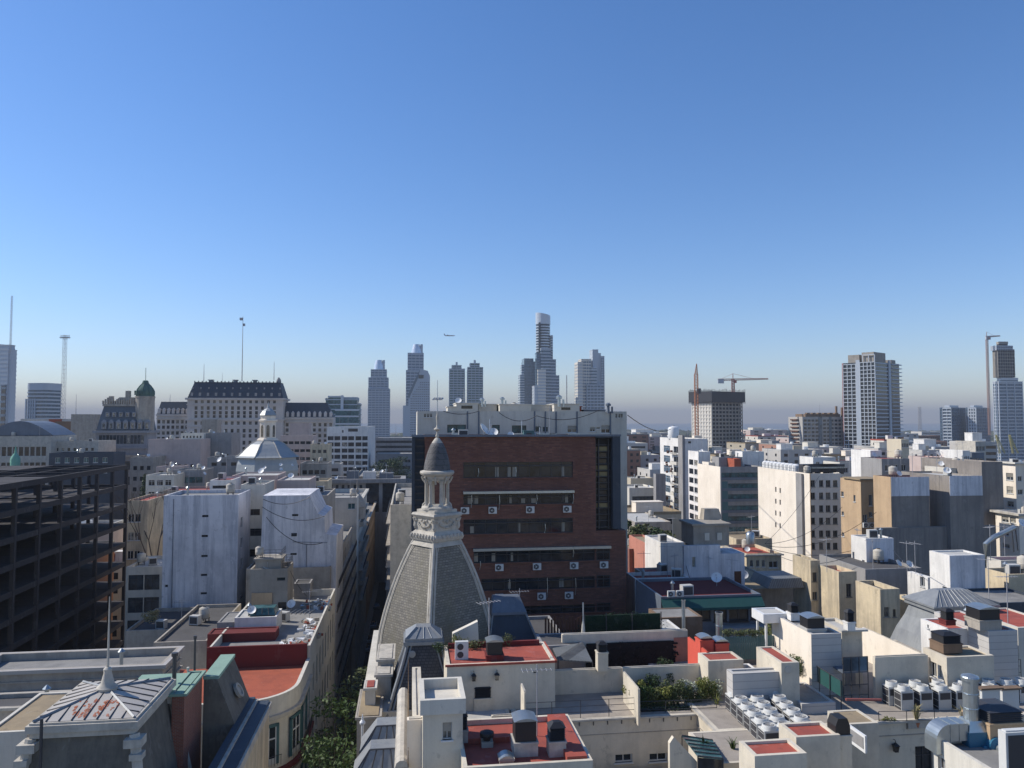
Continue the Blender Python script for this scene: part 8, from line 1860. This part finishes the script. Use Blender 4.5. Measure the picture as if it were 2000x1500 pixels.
for (px, bb, P0, wd, dp, z) in fills:
    zn = next((n for (x0, x1, n) in zones if x0 <= px < x1), zones[0][2] if px < 0 else zones[-1][2]); bd_ = [n for (q, n) in bands if bb >= q][-1] if bb >= 150 else 'nearest'
    pr, col = random.choice(PR) if not (1760 < px < 1945 and bb > 400) else random.choice(PR[3:6]); key = (zn, bd_); cnt[key] = cnt.get(key, 0)+1; i = cnt[key]
    dims = {0: (14, 16), 1: (12, 14), 2: (16, 15), 3: (13, 18), 4: (10, 12), 5: (15, 16), 6: (11, 13)}[[q[0] for q in PR].index(pr)]
    lab = f"{ORD[i-1] if i <= 20 else str(i)+'th'} from left, {bd_} row {zn}, {col}"
    c = copy_tree(pr, (P0.x, P0.y, z-60), GR+random.choice((0, 0, R(2), -R(3))), lab, 'low city blocks in the distance', (wd/dims[0], dp/dims[1], 1))
for pr, _ in PR:
    for ch in list(pr.children): bpy.data.objects.remove(ch)
    bpy.data.objects.remove(pr)
# ================= shore: woods, harbour strips =================
random.seed(6)
def wood(name, lab, px0, px1, Y0_, Y1_, n, hmin, hmax, mat):
    b = MB()
    for i in range(n):
        px = random.uniform(px0, px1); Y = random.uniform(Y0_, Y1_); x = (px-1000)/FP*Y; h = random.uniform(hmin, hmax); r = h*random.uniform(.8, 1.7)
        b.lathe([(r*.7, 0), (r, h*.35), (r*.8, h*.7), (r*.35, h*.95), (r*.05, h)], 7, (x, Y), rot=random.random())
    o = b.build(name, mat); tag(o, lab, 'woods', kind='stuff')
surf('wood_far', (.05, .065, .04), .5, sc_=.03, streak=0, bump=0)
for o_ in (('wood', 'hazy wooded shore along the horizon right of the pale building', 1200, 1660, 2300, 3400, 420, 9, 20), ('wood', 'hazy wooded shore between the high-rise and the right edge', 1740, 2060, 1500, 3000, 420, 9, 20), ('wood', 'hazy trees along the shore at left and below the river towers', -100, 830, 1700, 2600, 420, 9, 18), ('wood', 'tree patches between far blocks at right', 1225, 2000, 1000, 1500, 260, 7, 13)): wood(*o_, 'wood_far')
for i, (x0, x1, yt, Y, hh, mt, lb) in enumerate(((1772, 1838, 851, 1050, 10, 'far_brick', 'long brown dock warehouse right of the big high-rise'), (1785, 1850, 862, 860, 11, 'far_brick', 'nearer brown dock warehouse right of the big high-rise'), (1800, 1838, 843, 1400, 14, 'far_pale', 'white low terminal on the hazy shore'), (1765, 1935, 884, 620, 8, 'far_cream', 'long cream low building strip below the dock warehouses'))):
    S('warehouse', lb, x0, x1, yt, Y, dep=30, wall=mt, roof='roof_pale' if i > 1 else 'roof_grey', par=.3, cat='warehouse', rows=(('f', 14, 2, 2.5, 2, 4, 1.8, 'pane', 'glass_dark'),))

# ================= small roof things on the middle-distance buildings =================
random.seed(77); seen = set()
@proto
def vent():
    r_ = thing('roof_vent', 'v', 'vent'); MB().cyl(0, 0, 0, 1.1, .14, 10).build('pipe', 'galv', r_); MB().lathe([(.28, 1.1), (.28, 1.16), (.05, 1.4)], 10).build('cap', 'galv', r_); return r_
@proto
def cabinet():
    r_ = thing('roof_box', 'c', 'box'); MB().box(-.6, -.4, .1, .6, .4, 1.2, 0).box(-.6, -.4, 0, -.5, .4, .1, 1).box(.5, -.4, 0, .6, .4, .1, 1).build('casing', ['ac_side', 'metal_dark'], r_)
    MB().box(-.5, -.43, .25, .5, -.401, 1.05).build('grille', 'ac_grille', r_); return r_
KN = [('thin aerial', aerial), ('small vent pipe', vent), ('grey machine box', cabinet), ('white satellite dish', dish), ('round water tank', tank)]
for s_ in BL:
    lb = s_.root.get('label', ''); y = s_.O.y
    if not (38 < y < 300) or s_.root.name.startswith(('courtyard', 'air', 'equip', 'canopy', 'tower', 'water')) or s_.root.name.startswith(('city_block', 'terrace', 'party', 'shed')) or s_.w < 3 or s_.d < 3 or s_.par < .1: continue
    zt_ = s_.h-s_.par; ks = random.sample(KN, 3 if s_.w > 6 else 2) if y > 62 else random.sample(KN[:2], 1)
    for n_, f_ in ks:
        p = s_.P(random.uniform(.12, .88)*s_.w, random.uniform(.1, .7)*s_.d, zt_); ws = lb.split()[:10]
        while ws[-1] in ('a', 'and', 'of', 'the', 'with', 'in', 'by', 'to', 'on', 'at', 'its', 'below', 'beside', 'behind', 'above', 'between', 'right', 'left', 'dark', 'over'): ws.pop()
        f_(p, random.uniform(-.4, .6), f"{n_} on the {' '.join(ws)}".replace(',', ''), None, random.uniform(.6, .9) if n_ == 'white satellite dish' else 1.0)
# ================= haze =================
m = bpy.data.materials.new('haze'); m.use_nodes = True; t = m.node_tree; t.nodes.remove(t.nodes['Principled BSDF'])
pv_ = t.nodes.new('ShaderNodeVolumePrincipled'); pv_.inputs['Color'].default_value = (.50, .54, .61, 1); pv_.inputs['Density'].default_value = 0.00016
pv_.inputs['Anisotropy'].default_value = 0.0
t.links.new(pv_.outputs[0], t.nodes['Material Output'].inputs['Volume']); MT['haze'] = m
hz = MB().box(-31000, -400, -1, 31000, 16500, 270).build('haze', 'haze'); hz['kind'] = 'stuff'
for o in C.objects:
    if o.parent is None and 'category' in o.keys() and 'kind' not in o.keys(): o['kind'] = 'thing'
